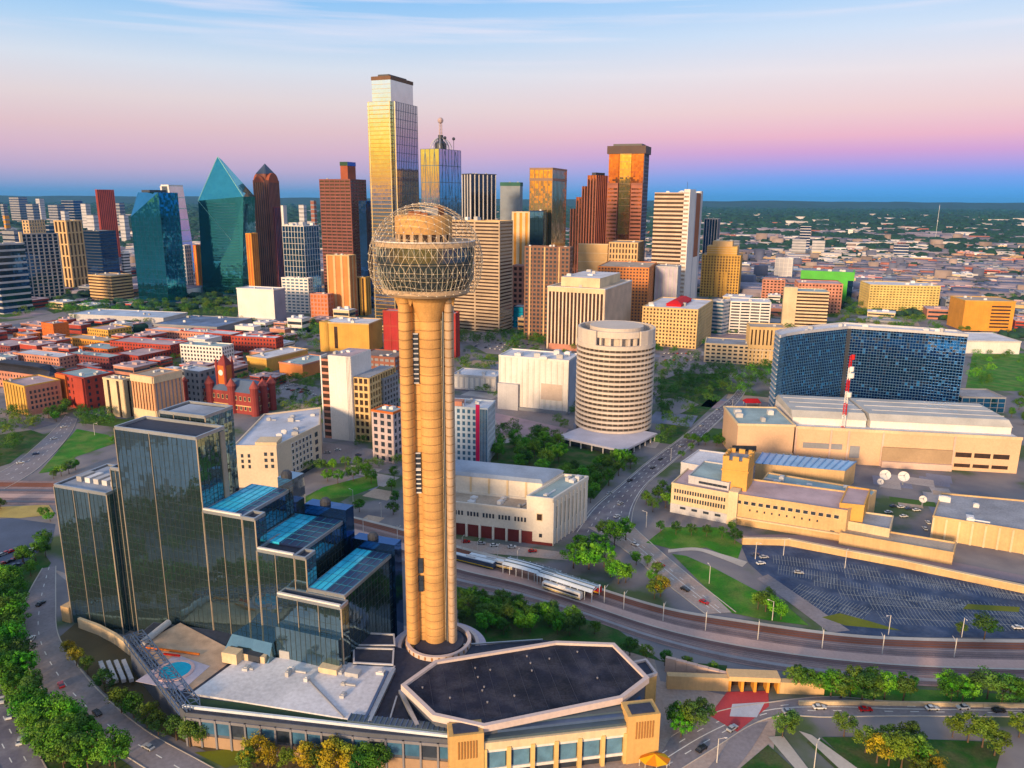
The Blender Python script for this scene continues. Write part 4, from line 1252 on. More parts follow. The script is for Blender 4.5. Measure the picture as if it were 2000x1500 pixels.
windows(t, p, d, n, 1.5, L - 1.5, 7.5, 11, 20, 1, .9, 2.4)
MB().fbox(p, d, n, 0, L, 0, 5.5, -.1, .3).build('shaded_base', pale_grey, t)
windows(t, (p[0] + n[0] * .3, p[1] + n[1] * .3), d, n, 4, L - 2, 2.5, 5.2, 4, 1, 3.2, 1.4)
MB().fbox(p, d, n, L, L + 5, 0, 19.5, -6, 1.2).build('stair_tower', cream, t)
q = pbox(t, [(1345, 931), (1424, 946), (1462, 915), (1375, 902)], 17, 21, pale_grey, 'penthouse', roof_teal)
p, d, n, L = wall(q, 0)
windows(t, p, d, n, 6, L - 1, 17.6, 20.4, 6, 1, 2.6, 1.4)
q = pbox(t, [(1330, 905), (1420, 921), (1465, 893), (1365, 880)], 0, 20, pale_grey, 'rear_wing', roof_white)
# square tower with battlements
q = pbox(t, [(1412, 898), (1462, 904), (1474, 888), (1425, 882)], 0, 34, mat('golden_brick', (.62, .36, .13)), 'square_tower')
m = MB()
for i, p, d, n, L in edges(q):
    for s in (0, .38, .76):
        m.fbox(p, d, n, L * s, L * s + L * .24, 34, 36.5, -1.2, .2)
    m.fbox(p, d, n, -.3, L + .3, 28, 28.8, -.1, .5)
m.build('battlement', mat('golden_brick', (.62, .36, .13)), t)
MB().sheet(inset(q, 1.3), 34.1).build('tower_roof', roof_grey, t)
q = pbox(t, [(1476, 905), (1650, 920), (1672, 902), (1490, 884)], 0, 14, sand, 'press_hall')
MB().sheet(q, 14.1).build('press_roof', mat('pale_blue_metal_roof', (.30, .52, .78), .35, var=.25), t)
a, b, c2, d2 = [Vector(x) for x in q]
for k in range(14):
    f = k / 13
    s0, s1 = a.lerp(b, f), d2.lerp(c2, f)
    MB().bar((s0.x, s0.y, 14.3), (s1.x, s1.y, 14.3), .45).build('roof_rib', mat('blue_rib', (.14, .30, .55), .4), t)
q = pbox(t, [(1480, 952), (1690, 985), (1712, 960), (1500, 925)], 0, 13, sand, 'rear_hall', roof_teal)
roof_units(t, q, 13, 8, 21, 1.2)
q = pbox(t, [(1640, 985), (1688, 990), (1700, 958), (1655, 952)], 0, 19, mat('golden_brick', (.62, .36, .13)), 'stair_tower', roof_pink)
FOOT.append(GP([(1310, 1010), (1660, 1060), (1700, 880), (1340, 870)]))

t = thing('broadcast_building', 'low cream broadcast building with bright parapet and grey roof yard', 'building', (*G(1750, 1050), 0))
q = pbox(t, [(1652, 1020), (1738, 1036), (1745, 1010), (1660, 998)], 0, 10, cream, 'wall', roof_grey)
q = pbox(t, [(1640, 1043), (1862, 1082), (1868, 1062), (1650, 1026)], 0, 6, sand, 'front_wall', roof_tan)
t = thing('warehouse', 'cream walled warehouse with patched grey roof at the right edge', 'building', (*G(1900, 1050), 0))
q = pbox(t, [(1822, 1010), (2060, 1048), (2060, 985), (1838, 965)], 0, 12, sand, 'wall', roof_grey)
p, d, n, L = wall(q, 0)
for k in range(9):
    MB().fbox(p, d, n, L * k / 9, L * k / 9 + 1, 0, 12, -.1, .6).build('pilaster', cream, t)
roof_units(t, q, 12, 5, 31, 1.4)

# satellite dishes
def dish(u, v, r, label):
    x, y = G(u, v, 3)
    t = thing('satellite_dish', label, 'dish', (x, y, 0), 'satellite dishes in the roof yard')
    ax = Vector((-.35, -.75, .55)).normalized()
    up = Vector((0, 0, 1))
    e1 = ax.cross(up).normalized()
    e2 = e1.cross(ax)
    c = Vector((x, y, 3 + r * .7))
    m = MB()
    rings = [[tuple(c + ax * (r * .28 * (k / 5) ** 2) + (e1 * math.cos(a) + e2 * math.sin(a)) * max(.02, r * k / 5)) for a in np.linspace(0, 2 * math.pi, 20, endpoint=False)] for k in range(6)]
    for k in range(5):
        for j in range(20):
            m.poly([rings[k][j], rings[k + 1][j], rings[k + 1][(j + 1) % 20], rings[k][(j + 1) % 20]])
    m.build('reflector', white_wall, t, smooth=True)
    MB().bar((x, y, 0), tuple(c - ax * .2), .45, 6).build('pedestal', steel, t)
    f = c + ax * r * .8
    m = MB()
    for k in range(3):
        a = 2 * math.pi * k / 3
        q = c + ax * r * .27 + (e1 * math.cos(a) + e2 * math.sin(a)) * r * .95
        m.bar(tuple(q), tuple(f), .1)
    m.ball(tuple(f), .4)
    m.build('feed_arm', steel, t)
dish(1728, 935, 3.3, 'large white satellite dish, the further left of the big pair')
dish(1764, 938, 3.3, 'large white satellite dish, the further right of the big pair')
dish(1719, 945, 1.9, 'small cream satellite dish below the big pair')
dish(1802, 980, 2.1, 'small white satellite dish alone in the roof yard')

# red and white lattice mast
x, y = G(1640, 900)
zt = hgt(1661, 695, y)
t = thing('lattice_mast', 'red and white lattice broadcast mast in front of the curved hotel', 'mast', (x, y, 0))
mred, mwht = mat('mast_red', (.5, .03, .03), .5), mat('mast_white', (.8, .78, .76), .5)
NS = 9
for k in range(NS):
    za, zb_ = zt * k / NS, zt * (k + 1) / NS
    ra, rb = 1.8 - 1.0 * k / NS, 1.8 - 1.0 * (k + 1) / NS
    m = MB()
    P = lambda j, rr, z: (x + rr * math.cos(j * 2.0944 + .5), y + rr * math.sin(j * 2.0944 + .5), z)
    for j in range(3):
        m.bar(P(j, ra, za), P(j, rb, zb_), .28)
        for q in range(4):
            z0_, z1_ = za + (zb_ - za) * q / 4, za + (zb_ - za) * (q + 1) / 4
            m.bar(P(j, ra, z0_), P(j + 1, ra, z1_), .14)
            m.bar(P(j, ra, z1_), P(j + 1, ra, z1_), .14)
    m.build('mast_section', mred if k % 2 == 0 else mwht, t, label='red painted mast section' if k % 2 == 0 else 'white painted mast section')
for z, r_, mm in ((zt * .80, 2.0, mwht), (zt * .86, 1.4, mwht), (zt * .62, 1.7, mwht), (zt * .97, 1.2, mred)):
    MB().lathe((x + .8, y - .8), [(.05, z), (r_, z), (r_, z + 3.2), (.05, z + 3.2)], 12).build('antenna_drum', mm, t)

# ------------------------------------------------------------------ cream court building (left centre)
A, Bv, Cv = Vector(G(463, 952)), Vector(G(545, 952)), Vector(G(628, 905))
h = hgt(535, 873, Bv.y)
dv = Vector((-.05, 1)).normalized() * 70
poly = [tuple(A), tuple(Bv), tuple(Cv), tuple(Cv + Vector((-10, 44))), tuple(A + dv)]
t = thing('cream_office_building', 'cream office building with grid of square windows and cluttered pale roof', 'building', (*centroid(poly), 0))
FOOT.append(poly)
MB().prism(poly, 0, h).build('wall', mat('pale_cream_wall', (.66, .55, .43), var=.1), t)
MB().sheet(inset(poly, .6), h + .12).build('roof', mat('pale_lilac_roof', (.54, .57, .66), var=.35), t)
m = MB()
for i, p, d, n, L in edges(poly): m.fbox(p, d, n, 0, L, h - .5, h + 1.1 + .004 * i, -.6, .25 + .004 * i)
m.build('parapet', mat('pale_cream_wall', (.66, .55, .43)), t)
p, d, n, L = wall(poly, 1)
windows(t, p, d, n, L * .30, L * .80, h * .14, h * .93, 6, 5, 2.0, 2.6, frame_mat=white_wall)
windows(t, p, d, n, L * .84, L * .97, h * .14, h * .93, 1, 4, 3.2, 3.0)
MB().fbox(p, d, n, L * .26, L, 0, h * .09, -.1, .2).build('shaded_base', win_dark, t)
p, d, n, L = wall(poly, 0)
windows(t, p, d, n, L * .1, L * .42, h * .45, h * .85, 2, 3, 1.5, 2.2)
windows(t, p, d, n, L * .66, L * .96, h * .45, h * .9, 2, 3, 1.8, 2.2)
MB().fbox(p, d, n, L * .5, L + .2, h, h + 2.8, -12, -.3).build('stair_head', cream, t)
roof_units(t, poly, h, 9, 6, 1.1)

# ------------------------------------------------------------------ white railway terminal
wp = mat('white_painted_stone', (.74, .69, .63), var=.1)
t = thing('railway_terminal', 'white railway terminal with tall end pavilion, low front wing and roof terrace', 'station', (*G(1000, 1030), 0))
Cn, Rn, Ln = Vector(G(1078, 1066)), Vector(G(1146, 1016)), Vector(G(878, 1042))
ln = (Ln - Cn).normalized(); rn = (Rn - Cn).normalized()
hw = hgt(1025, 1000, (Cn + ln * 10).y)
he = hgt(1070, 978, Cn.y)
w = (Ln - Cn).length; dpth = (Rn - Cn).length
def U(l, r): 
    q = Cn + ln * l + rn * r
    return (q.x, q.y)
lowq = [U(10, 0), U(10, 16), U(w + 20, 16), U(w + 20, 0)]
MB().prism(lowq, 0, hw).build('front_wing', wp, t)
MB().sheet(inset(lowq, .5), hw + .1).build('terrace', roof_tan, t)
m = MB()
for i, p, d, n, L in edges(lowq): m.fbox(p, d, n, 0, L, hw, hw + 1.2 + .003 * i, -.5, .2 + .003 * i)
m.build('terrace_parapet', wp, t)
p, d, n, L = wall(lowq, 3)
maroon = mat('maroon_base', (.15, .03, .03))
MB().fbox(p, d, n, 0, L - .5, 0, hw * .38, -.2, .15).build('maroon_arcade', maroon, t)
for k in range(9):
    MB().fbox(p, d, n, L * k / 9, L * k / 9 + 1.1, 0, hw * .42, 0, 1.2).build('arcade_pier', wp, t)
for k in range(7):
    windows(t, p, d, n, L * (.06 + .13 * k), L * (.06 + .13 * k) + 7, hw * .55, hw * .9, 4, 1, 1.0, 2.4)
hh_ = hgt(1000, 925, U(30, 16)[1])
hallq = [U(14, 16.2), U(14, dpth), U(w + 20, dpth), U(w + 20, 16.2)]
MB().prism(hallq, 0, hh_ - 4).build('main_hall', wp, t)
MB().prism(inset(hallq, -.5), hh_ - 4, hh_ - 2.4, top=inset(hallq, 1.5)).build('hall_roof', mat('blue_grey_roof', (.30, .36, .46), var=.3), t)
p, d, n, L = wall(hallq, 3)
for k in range(6):
    MB().fbox(p, d, n, L * (k + .1) / 6, L * (k + .1) / 6 + 1, hw, hh_ - 4, -.1, .4).build('pilaster', cream, t)
endq = [U(0, 0), U(0, dpth), U(13.6, dpth), U(13.6, -0.01)]
MB().prism(endq, 0, he).build('end_pavilion', wp, t)
MB().sheet(inset(endq, .8), he + .1).build('pavilion_roof', roof_teal, t)
m = MB()
for i, p, d, n, L in edges(endq): m.fbox(p, d, n, 0, L, he - .8, he + 1.3 + .003 * i, -.7, .35 + .003 * i)
m.build('cornice', wp, t)
p, d, n, L = wall(endq, 0)
windows(t, p, d, n, 2, L - 2, he * .25, he * .92, 8, 1, 1.7, he * .5, m=mat('muted_teal_window', (.13, .17, .19), .2), frame_mat=wp)
for k in range(9):
    MB().fbox(p, d, n, L * (k + .02) / 9, L * (k + .02) / 9 + .9, 0, he - 1, -.1, .55).build('pilaster', wp, t)
p, d, n, L = wall(endq, 3)
windows(t, p, d, n, L * .3, L * .7, he * .42, he * .8, 1, 1, 2.6, 3.4, m=win_brown, frame_mat=cream)
windows(t, p, d, n, L * .4, L * .7, he * .1, he * .3, 1, 1, 1.6, 2.0)
MB().fbox(p, d, n, -.2, L + .2, 0, 1.4, -.2, .5).build('maroon_base', maroon, t)
roof_units(t, endq, he, 5, 4, 1.1)
roof_units(t, lowq, hw, 9, 14, .9)
FOOT += [lowq, hallq, endq]

# ------------------------------------------------------------------ mirror glass hotel
HO, HE_, HB = Vector((-154, 279)), Vector((.942, -.3357)), Vector((.3357, .942))
def HP(s, t):
    q = HO + HE_ * s + HB * t
    return (q.x, q.y)
t = thing('mirror_glass_hotel', 'stepped hotel clad in grey green mirror glass in front of downtown', 'hotel', (*HP(40, 20), 0))
mull = mat('hotel_mullion', (.09, .11, .11), .4, metal=.4)
fin = mat('hotel_pale_fin', (.34, .29, .24), .5)
reflection_roof = mat('sky_reflection_roof', (.10, .58, .84), .25, var=.35, scale=.12, spec=.7)  # mirrored sky put into the roof colour
shaded_roof = mat('shaded_navy_roof', (.015, .03, .10), .3, var=.4, spec=.7)  # dark copy of the cyan roof, shade put into its colour
PW = 2.2
pane_cache = {}
def pane_mesh(w, h_):
    key = (round(w, 3), round(h_, 3))
    if key not in pane_cache:
        pane_cache[key] = MB().prism([(-w / 2 + .06, -.10), (w / 2 - .06, -.10), (w / 2 - .06, .02), (-w / 2 + .06, .02)], -h_ / 2 + .05, h_ / 2 - .05).mesh('pane', g_hotel)
    return pane_cache[key]
def hotel_block(s0, s1, t0, t1, h_, z0=0.0, bays=(), back=True):
    """Dark backing with the glass set on it pane by pane in tall bays, thin mullions proud of the panes, pale fins at the bay edges."""
    poly = [HP(s1, t0), HP(s1, t1), HP(s0, t1), HP(s0, t0)]
    MB().prism(poly, z0, h_).build('glass_block', g_hotel, t)
    fr_ = random.Random(int(s0 * 31 + h_))
    for i in (0, 3):                  # the glass stands in tall leaves, no two quite in line
        p, d, n, L = wall(poly, i)
        nc, nr = max(1, round(L / 4.4)), max(1, round((h_ - z0) / 12))
        for a in range(nc):
            for b in range(nr):
                c4 = []
                for (q, z) in ((a, b), (a + 1, b), (a + 1, b + 1), (a, b + 1)):
                    o_ = fr_.uniform(.03, .17)
                    sx0 = L * q / nc
                    c4.append((p[0] + d[0] * sx0 + n[0] * o_, p[1] + d[1] * sx0 + n[1] * o_, z0 + (h_ - z0) * z / nr))
                bk = [(x - n[0] * .3, y - n[1] * .3, z) for x, y, z in c4]
                pm = MB()
                pm.v = c4 + bk
                pm.f = [(0, 1, 2, 3), (7, 6, 5, 4), (0, 4, 5, 1), (1, 5, 6, 2), (2, 6, 7, 3), (3, 7, 4, 0)]
                pm.build('glass_leaf', g_hotel, t)
    m = MB()
    for i in (0, 3):
        p, d, n, L = wall(poly, i)
        nf = round((h_ - z0) / 3.3)
        for k in range(1, nf):
            z = z0 + (h_ - z0) * k / nf
            m.fbox(p, d, n, 0, L, z - .022, z + .022, -.02, .17)
        nb = max(1, round(L / PW))
        for k in range(nb):
            m.fbox(p, d, n, L * k / nb, L * k / nb + .07, z0, h_, -.02, .20)
    m.build('mullion_grid', mull, t, kind='stuff')
    p, d, n, L = wall(poly, 3)
    for s in bays:
        MB().fbox(p, d, n, s - s0 - .10, s - s0 + .10, z0, h_ + .3, -.1, .35).build('bay_fin', fin, t)
    for i in (0, 3):
        p, d, n, L = wall(poly, i)
        MB().fbox(p, d, n, -.15, .15, z0, h_ + .3, -.1, .4).build('corner_fin', fin, t)
    m = MB()
    for i, p, d, n, L in edges(poly): m.fbox(p, d, n, 0, L, h_ - .2, h_ + 1.1 + .004 * i, -.5, .18 + .004 * i)
    m.build('parapet', steel, t)
    MB().sheet(inset(poly, .5), h_ + .1).build('roof', roof_dark, t)
    FOOT.append(poly)
    return poly
q = hotel_block(-31, -4, 0, 26, 60.5, bays=(-21, -13))
MB().sheet(inset(q, 1.2), 60.9).build('roof_deck', mat('lilac_grey_roof', (.34, .38, .46), var=.5), t)
for k in range(5):
    MB().fbox(HP(-27 + k * 4.5, 7), (HE_.x, HE_.y), (-HB.x, -HB.y), 0, 2.6, 60.9, 63, -7, 0).build('rooftop_unit', unit_mat, t)
hotel_block(-4, 4.5, 3.5, 30, 70, bays=(-1.5, 1.5))
hotel_block(4.5, 42.5, 0, 15, 88.5, bays=(21, ))
q = hotel_block(9, 31, 18, 34, 90.5, bays=(16, 24))
MB().sheet(inset(q, 2), 90.9).build('roof_deck', mat('lilac_grey_roof', (.34, .38, .46)), t)
hotel_block(42.6, 60, 0, 28, 60.5, bays=(51,))
hotel_block(60.02, 65.5, 0, 6, 60.5)
hotel_block(60.05, 65.4, 6.1, 31, 48.8)
hotel_block(65.55, 81.5, 0, 32, 48.8, bays=(73.5,))
hotel_block(81.55, 86.2, 0, 6, 48.8)
hotel_block(77, 103, -5, -.3, 35.5, bays=(85.5, 94))
hotel_block(86.25, 101.5, 0, 34, 37, bays=(94,))
# pale service strip on the tall block's shaded end, seen edge-on
MB().fbox(HP(42.5, 12), (HB.x, HB.y), (HE_.x, HE_.y), 0, 2.2, 60, 88, -.1, .7).build('service_strip', fin, t)
# glazed sloping roofs stepping down behind each block; cyan half paints sky reflection, navy half shade
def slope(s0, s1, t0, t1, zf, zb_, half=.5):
    for (a, b, m_, nm) in ((s0, s0 + (s1 - s0) * half, reflection_roof, 'sky_reflection_slope'), (s0 + (s1 - s0) * half, s1, shaded_roof, 'shaded_roof_slope')):
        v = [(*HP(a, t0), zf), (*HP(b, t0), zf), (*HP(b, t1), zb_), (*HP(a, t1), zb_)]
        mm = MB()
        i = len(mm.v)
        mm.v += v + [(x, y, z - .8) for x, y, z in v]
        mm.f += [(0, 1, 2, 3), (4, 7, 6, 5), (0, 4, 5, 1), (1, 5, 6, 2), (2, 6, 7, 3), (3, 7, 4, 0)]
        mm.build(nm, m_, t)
    m = MB()
    for k in range(7):
        s = s0 + (s1 - s0) * k / 6
        m.bar((*HP(s, t0), zf + .1), (*HP(s, t1), zb_ + .1), .10)
    for k in range(1, 6):
        f = k / 6
        m.bar((*HP(s0, t0 + (t1 - t0) * f), zf + (zb_ - zf) * f + .1), (*HP(s1, t0 + (t1 - t0) * f), zf + (zb_ - zf) * f + .1), .07)
    m.build('roof_glazing_bars', mat('cyan_bar', (.06, .26, .42), .4), t, kind='stuff')
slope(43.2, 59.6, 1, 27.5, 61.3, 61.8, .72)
MB().prism([HP(55, 28.2), HP(62, 28.2), HP(62, 36), HP(55, 36)], 0, 66).build('rear_tower', g_grey, t)
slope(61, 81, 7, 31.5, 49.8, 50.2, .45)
MB().prism([HP(64, 32.3), HP(83, 32.3), HP(83, 38), HP(64, 38)], 0, 54.5).build('rear_parapet_wall', g_navy, t)
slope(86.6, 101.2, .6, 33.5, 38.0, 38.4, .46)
MB().prism([HP(84, 34.4), HP(103, 34.4), HP(103, 40), HP(84, 40)], 0, 42).build('rear_parapet_wall', g_navy, t)
# dark round plant hoods on the roofs
for s, tt, z in ((58, 30, 66), (72, 35, 54.5), (92, 37, 42)):
    MB().lathe(HP(s, tt), [(2.2, z), (2.2, z + 1.4), (1.2, z + 2.6), (.02, z + 2.8)], 12).build('plant_hood', dark_metal, t)
for s0, s1, z in ((43, 59.6, 60.5), (66, 81.2, 48.8), (77.2, 102.8, 35.5)):
    MB().fbox(HP(s0, 0 if z > 40 else -5), (HE_.x, HE_.y), (-HB.x, -HB.y), 0, s1 - s0, z + 1.1, z + 1.7, -.6, .35).build('roof_rail', white_wall, t)
# glazed lobby in front of the low block
MB().prism([HP(57, -13), HP(77, -13), HP(77, -.2), HP(57, -.2)], 12, 19, top=[HP(59, -9), HP(76.5, -9), HP(76.5, -.2), HP(60, -.2)]).build('lobby_glass', g_hotel, t)
MB().prism([HP(77, -7.5), HP(103, -7.5), HP(103, -5.2), HP(77, -5.2)], 12, 25).build('lobby_screen', g_hotel, t)
m = MB()
for k in range(13): m.fbox(HP(77, -7.5), (HE_.x, HE_.y), (-HB.x, -HB.y), 26 * k / 12.5, 26 * k / 12.5 + .1, 12, 25, 0, .14)
m.build('lobby_mullions', mull, t, kind='stuff')
MB().fbox(HP(60, -13.5), (HE_.x, HE_.y), (-HB.x, -HB.y), 0, 14, 12, 15.6, -5, 0).build('lobby_canopy', dark_metal, t)
# service yard and stair at the left foot
MB().prism([HP(-36, -1), HP(-31.5, -1), HP(-31.5, 12), HP(-36, 12)], 0, 7).build('service_block', sand, t)
for k in range(4):
    MB().prism([HP(-36.5, 12 + k * 4), HP(-31.5, 12 + k * 4), HP(-31.5, 14.6 + k * 4), HP(-36.5, 14.6 + k * 4)], 0, 14 - k * 1.5).build('service_louvre', dark_metal if k % 2 else sand, t)

# ------------------------------------------------------------------ hotel podium with roof terraces
t = thing('hotel_podium', 'low dark podium with white roof, pool terrace and steel edge truss below hotel', 'podium', (*G(560, 1400), 0))
PZ = 12.0
pod = GP([(362, 1392), (720, 1432), (890, 1446), (905, 1300), (770, 1262), (690, 1236), (490, 1240), (300, 1215), (252, 1255)], PZ)
MB().prism(pod, 0, PZ).build('podium_wall', mat('podium_wall_grey', (.10, .11, .14), .6), t)
MB().sheet(inset(pod, .4), PZ + .08).build('podium_roof', roof_dark, t)
FOOT.append(pod)
wr = GP([(374, 1354), (718, 1410), (772, 1300), (476, 1280)], PZ + 1)
MB().prism(wr, PZ, PZ + 1).build('white_roof', roof_white, t)
roof_units(t, wr, PZ + 1, 9, 77, .7)
for u, v, s in ((455, 1290, (6, 4, 4)), (500, 1288, (9, 3, 2.5)), (560, 1282, (4, 3, 3)), (645, 1310, (7, 4, 2)), (690, 1318, (5, 3, 1.6))):
    x, y = G(u, v, PZ + 1)
    MB().box((x, y, PZ + 1 + s[2] / 2), s, R(-15)).build('roof_hut', cream if s[0] > 5 else unit_mat, t)
x0, x1 = G(600, 1326, PZ + 1), G(672, 1402, PZ + 1)
MB().bar((*x0, PZ + 1.25), (*x1, PZ + 1.25), .3).build('roof_pipe', mid_grey, t)
deck = GP([(372, 1350), (470, 1278), (352, 1216), (268, 1262)], PZ + .3)
MB().prism(deck, PZ, PZ + .3).build('pool_deck', mat('terracotta_deck', (.56, .40, .30), var=.35, scale=.2), t)
pc = G(342, 1310, PZ + .5)
MB().lathe(pc, [(6.4, PZ + .3), (6.4, PZ + .75), (5.3, PZ + .75), (5.3, PZ + .4)], 28).build('pool_rim', mat('pink_coping', (.62, .45, .46)), t)
MB().disc(pc, 5.4, PZ + .6, 28).build('pool_water', mat('pool_water', (.01, .42, .66), .08, var=.15, spec=.8), t)
q = [(pc[0] + x, pc[1] + y) for x, y in ((-11, -6), (7, -11), (11, 3), (-4, 10))]
MB().prism(q, PZ + .3, PZ + .42).build('pool_paving', mat('lilac_paving', (.52, .47, .56)), t)
p2 = G(437, 1209, PZ + .4)
MB().prism([(p2[0] - 9, p2[1] + 1), (p2[0] + 5, p2[1] - 3), (p2[0] + 6, p2[1] + 1.5), (p2[0] - 6, p2[1] + 5)], PZ + .3, PZ + .6).build('rear_pool_water', mat('pool_water', (.01, .42, .66)), t)
a, b = G(285, 1268, PZ), G(390, 1282, PZ)
MB().bar((*a, PZ + .9), (*b, PZ + .9), .4).build('awning', mat('orange_awning', (.6, .18, .05)), t)
a, b = G(320, 1282, PZ), G(352, 1286, PZ)
MB().bar((*a, PZ + 1.1), (*b, PZ + 1.1), .4).build('awning', mat('red_awning', (.6, .04, .03)), t)
a, b = Vector(G(280, 1262, PZ)), Vector(G(330, 1222, PZ))
MB().bar((a.x, a.y, PZ + 1.4), (b.x, b.y, PZ + 1.4), 1.3, 10).build('vaulted_walkway', pale_grey, t)
# blue steel truss along the left edge
bs = mat('blue_steel', (.10, .15, .27), .45, metal=.3)
T0, T1 = Vector(G(262, 1250, PZ)), Vector(G(372, 1390, PZ))
nrm_ = Vector(((T1 - T0).y, -(T1 - T0).x)).normalized()
def truss(a, b, off, n_, nm):
    m = MB()
    for o_, z in ((0, PZ + .5), (0, PZ + 3), (off, PZ + .5), (off, PZ + 3)):
        q0, q1 = a + nrm_ * o_, b + nrm_ * o_
        m.bar((q0.x, q0.y, z), (q1.x, q1.y, z), .22)
    for k in range(n_ + 1):
        q = a.lerp(b, k / n_)
        q2 = q + nrm_ * off
        m.bar((q.x, q.y, PZ + .5), (q.x, q.y, PZ + 3), .14).bar((q2.x, q2.y, PZ + .5), (q2.x, q2.y, PZ + 3), .14).bar((q.x, q.y, PZ + 3), (q2.x, q2.y, PZ + 3), .14)
        if k < n_:
            r2 = a.lerp(b, (k + 1) / n_) + nrm_ * off
            m.bar((q.x, q.y, PZ + 3), (r2.x, r2.y, PZ + 3), .12)
    m.build(nm, bs, t)
truss(T0, T1, -3.2, 14, 'edge_truss')
truss(T0 + nrm_ * 1.0 - Vector((0, 0)), T1 + nrm_ * 1.0, 2.4, 14, 'edge_truss')
# front edge: dark planter strip and white rail
a, b = Vector(G(366, 1372, PZ)), Vector(G(888, 1430, PZ))
d = (b - a).normalized(); n = Vector((d.y, -d.x)); L = (b - a).length
MB().fbox(a, d, n, 0, L, PZ, PZ + .5, -2.0, 1.6).build('planter_strip', mat('dark_green_planting', (.02, .05, .025)), t)
MB().fbox(a, d, n, 0, L, PZ - .3, PZ + 1.0, 2.2, 3.0).build('edge_rail', mat('white_blue_rail', (.62, .68, .76), .4), t)
MB().fbox(a, d, n, L * .62, L, PZ + .5, PZ + 1.5, -1.5, 2.0).build('louvre_strip', mat('slate_louvre', (.07, .10, .13), .4), t)
m = MB()
for k in range(20): m.fbox(a, d, n, L * (.62 + .019 * k), L * (.62 + .019 * k) + .3, PZ + 1.5, PZ + 1.7, -1.5, 2.0)
m.build('louvre_blades', bs, t, kind='stuff')
pw = [e for e in edges(pod) if e[0] in (0, 1)]
for i, p_, d_, n_, L_ in pw:
    k_ = int(L_ / 5)
    for k in range(k_):
        MB().fbox(p_, d_, n_, L_ * k / k_ + .5, L_ * (k + 1) / k_ - .5, 5.2, 9.4, -.1, .18).build('ribbon_window', win_blue if k % 3 else win_dark, t)
        MB().fbox(p_, d_, n_, L_ * k / k_ - .3, L_ * k / k_ + .3, 0, 10.6, -.1, .7).build('wall_pier', mat('podium_pier', (.20, .20, .23)), t)
    MB().fbox(p_, d_, n_, 0, L_, 9.6, 10.6, -.1, .5).build('wall_band', mat('podium_pier', (.20, .20, .23)), t)
    MB().fbox(p_, d_, n_, 0, L_, 0, 4.2, -.1, .3).build('wall_base', mat('podium_base_tan', (.34, .24, .17)), t)
# beams of the roof gap by the ballroom
for (u0, v0), (u1, v1), mm, r_ in (((770, 1308), (722, 1410), steel, .8), ((782, 1350), (815, 1418), steel, .9), ((775, 1360), (760, 1410), steel, .35), ((757, 1312), (713, 1405), bs, .6)):
    a, b = G(u0, v0, PZ + 1.2), G(u1, v1, PZ + 1.2)
    MB().bar((*a, PZ + 1.2), (*b, PZ + 1.2), r_).build('roof_beam', mm, t)
# dark flat roofs between hotel and tower
for pts, nm in (([(690, 1262), (772, 1262), (770, 1240), (690, 1236)], 'rear_roof'), ([(690, 1296), (768, 1300), (770, 1268), (690, 1266)], 'rear_roof')):
    q = GP(pts, PZ + 1.5)
    MB().prism(q, PZ, PZ + 1.5).build(nm, roof_dark, t)
    m = MB()
    for i, p, d_, n_, L_ in edges(q): m.fbox(p, d_, n_, 0, L_, PZ + 1.5, PZ + 2.0 + .003 * i, -.5, .1)
    m.build('rear_roof_edge', pale_grey, t)
q = GP([(895, 1300), (1190, 1262), (1060, 1250), (920, 1262)], PZ)
MB().prism(q, 0, PZ - .05).build('rear_wing', mat('podium_wall_grey', (.10, .11, .14)), t)
MB().sheet(q, PZ + .03).build('rear_wing_roof', roof_dark, t)
a, b = G(905, 1262, PZ), G(1060, 1252, PZ)
MB().bar((*a, PZ + .6), (*b, PZ + .6), .35).build('rear_wing_edge', steel, t)
# blue front wall and tan colonnade at the bottom
a, b = Vector(G(770, 1446, 6)), Vector(G(885, 1452, 6))
d = (b - a).normalized(); n = Vector((d.y, -d.x)); L = (b - a).length
MB().fbox(a, d, n, 0, L, 4, 11, -.2, 2.0).build('blue_front_panel', mat('blue_front_panel', (.07, .14, .28), .4), t)
MB().fbox(a, d, n, 0, L, 0, 4, -.2, 1.0).build('tan_front_base', pink_brick, t)
for k in range(5): MB().fbox(a, d, n, L * k / 5 + 1, L * k / 5 + 2, 0, 4, 1.0, 1.8).build('front_column', cream, t)
# concrete vents by the driveway
for k in range(4):
    a, b = Vector(G(196 + k * 15, 1292 - k * 1, 3)), Vector(G(212 + k * 15, 1330 - k * 1, 3))
    MB().bar((a.x, a.y, 2.6), (b.x, b.y, 2.6), 1.0).build('vent_slab', pale_grey, t)
# curved retaining wall left of the hotel foot
pts = GP([(152, 1214), (190, 1228), (222, 1245), (252, 1268)], 3)
for k in range(3):
    a, b = Vector(pts[k]), Vector(pts[k + 1])
    d = (b - a).normalized(); n = Vector((d.y, -d.x))
    MB().fbox(a, d, n, 0, (b - a).length, 0, 4.5, -1.2, 0).build('retaining_wall', cream, t)

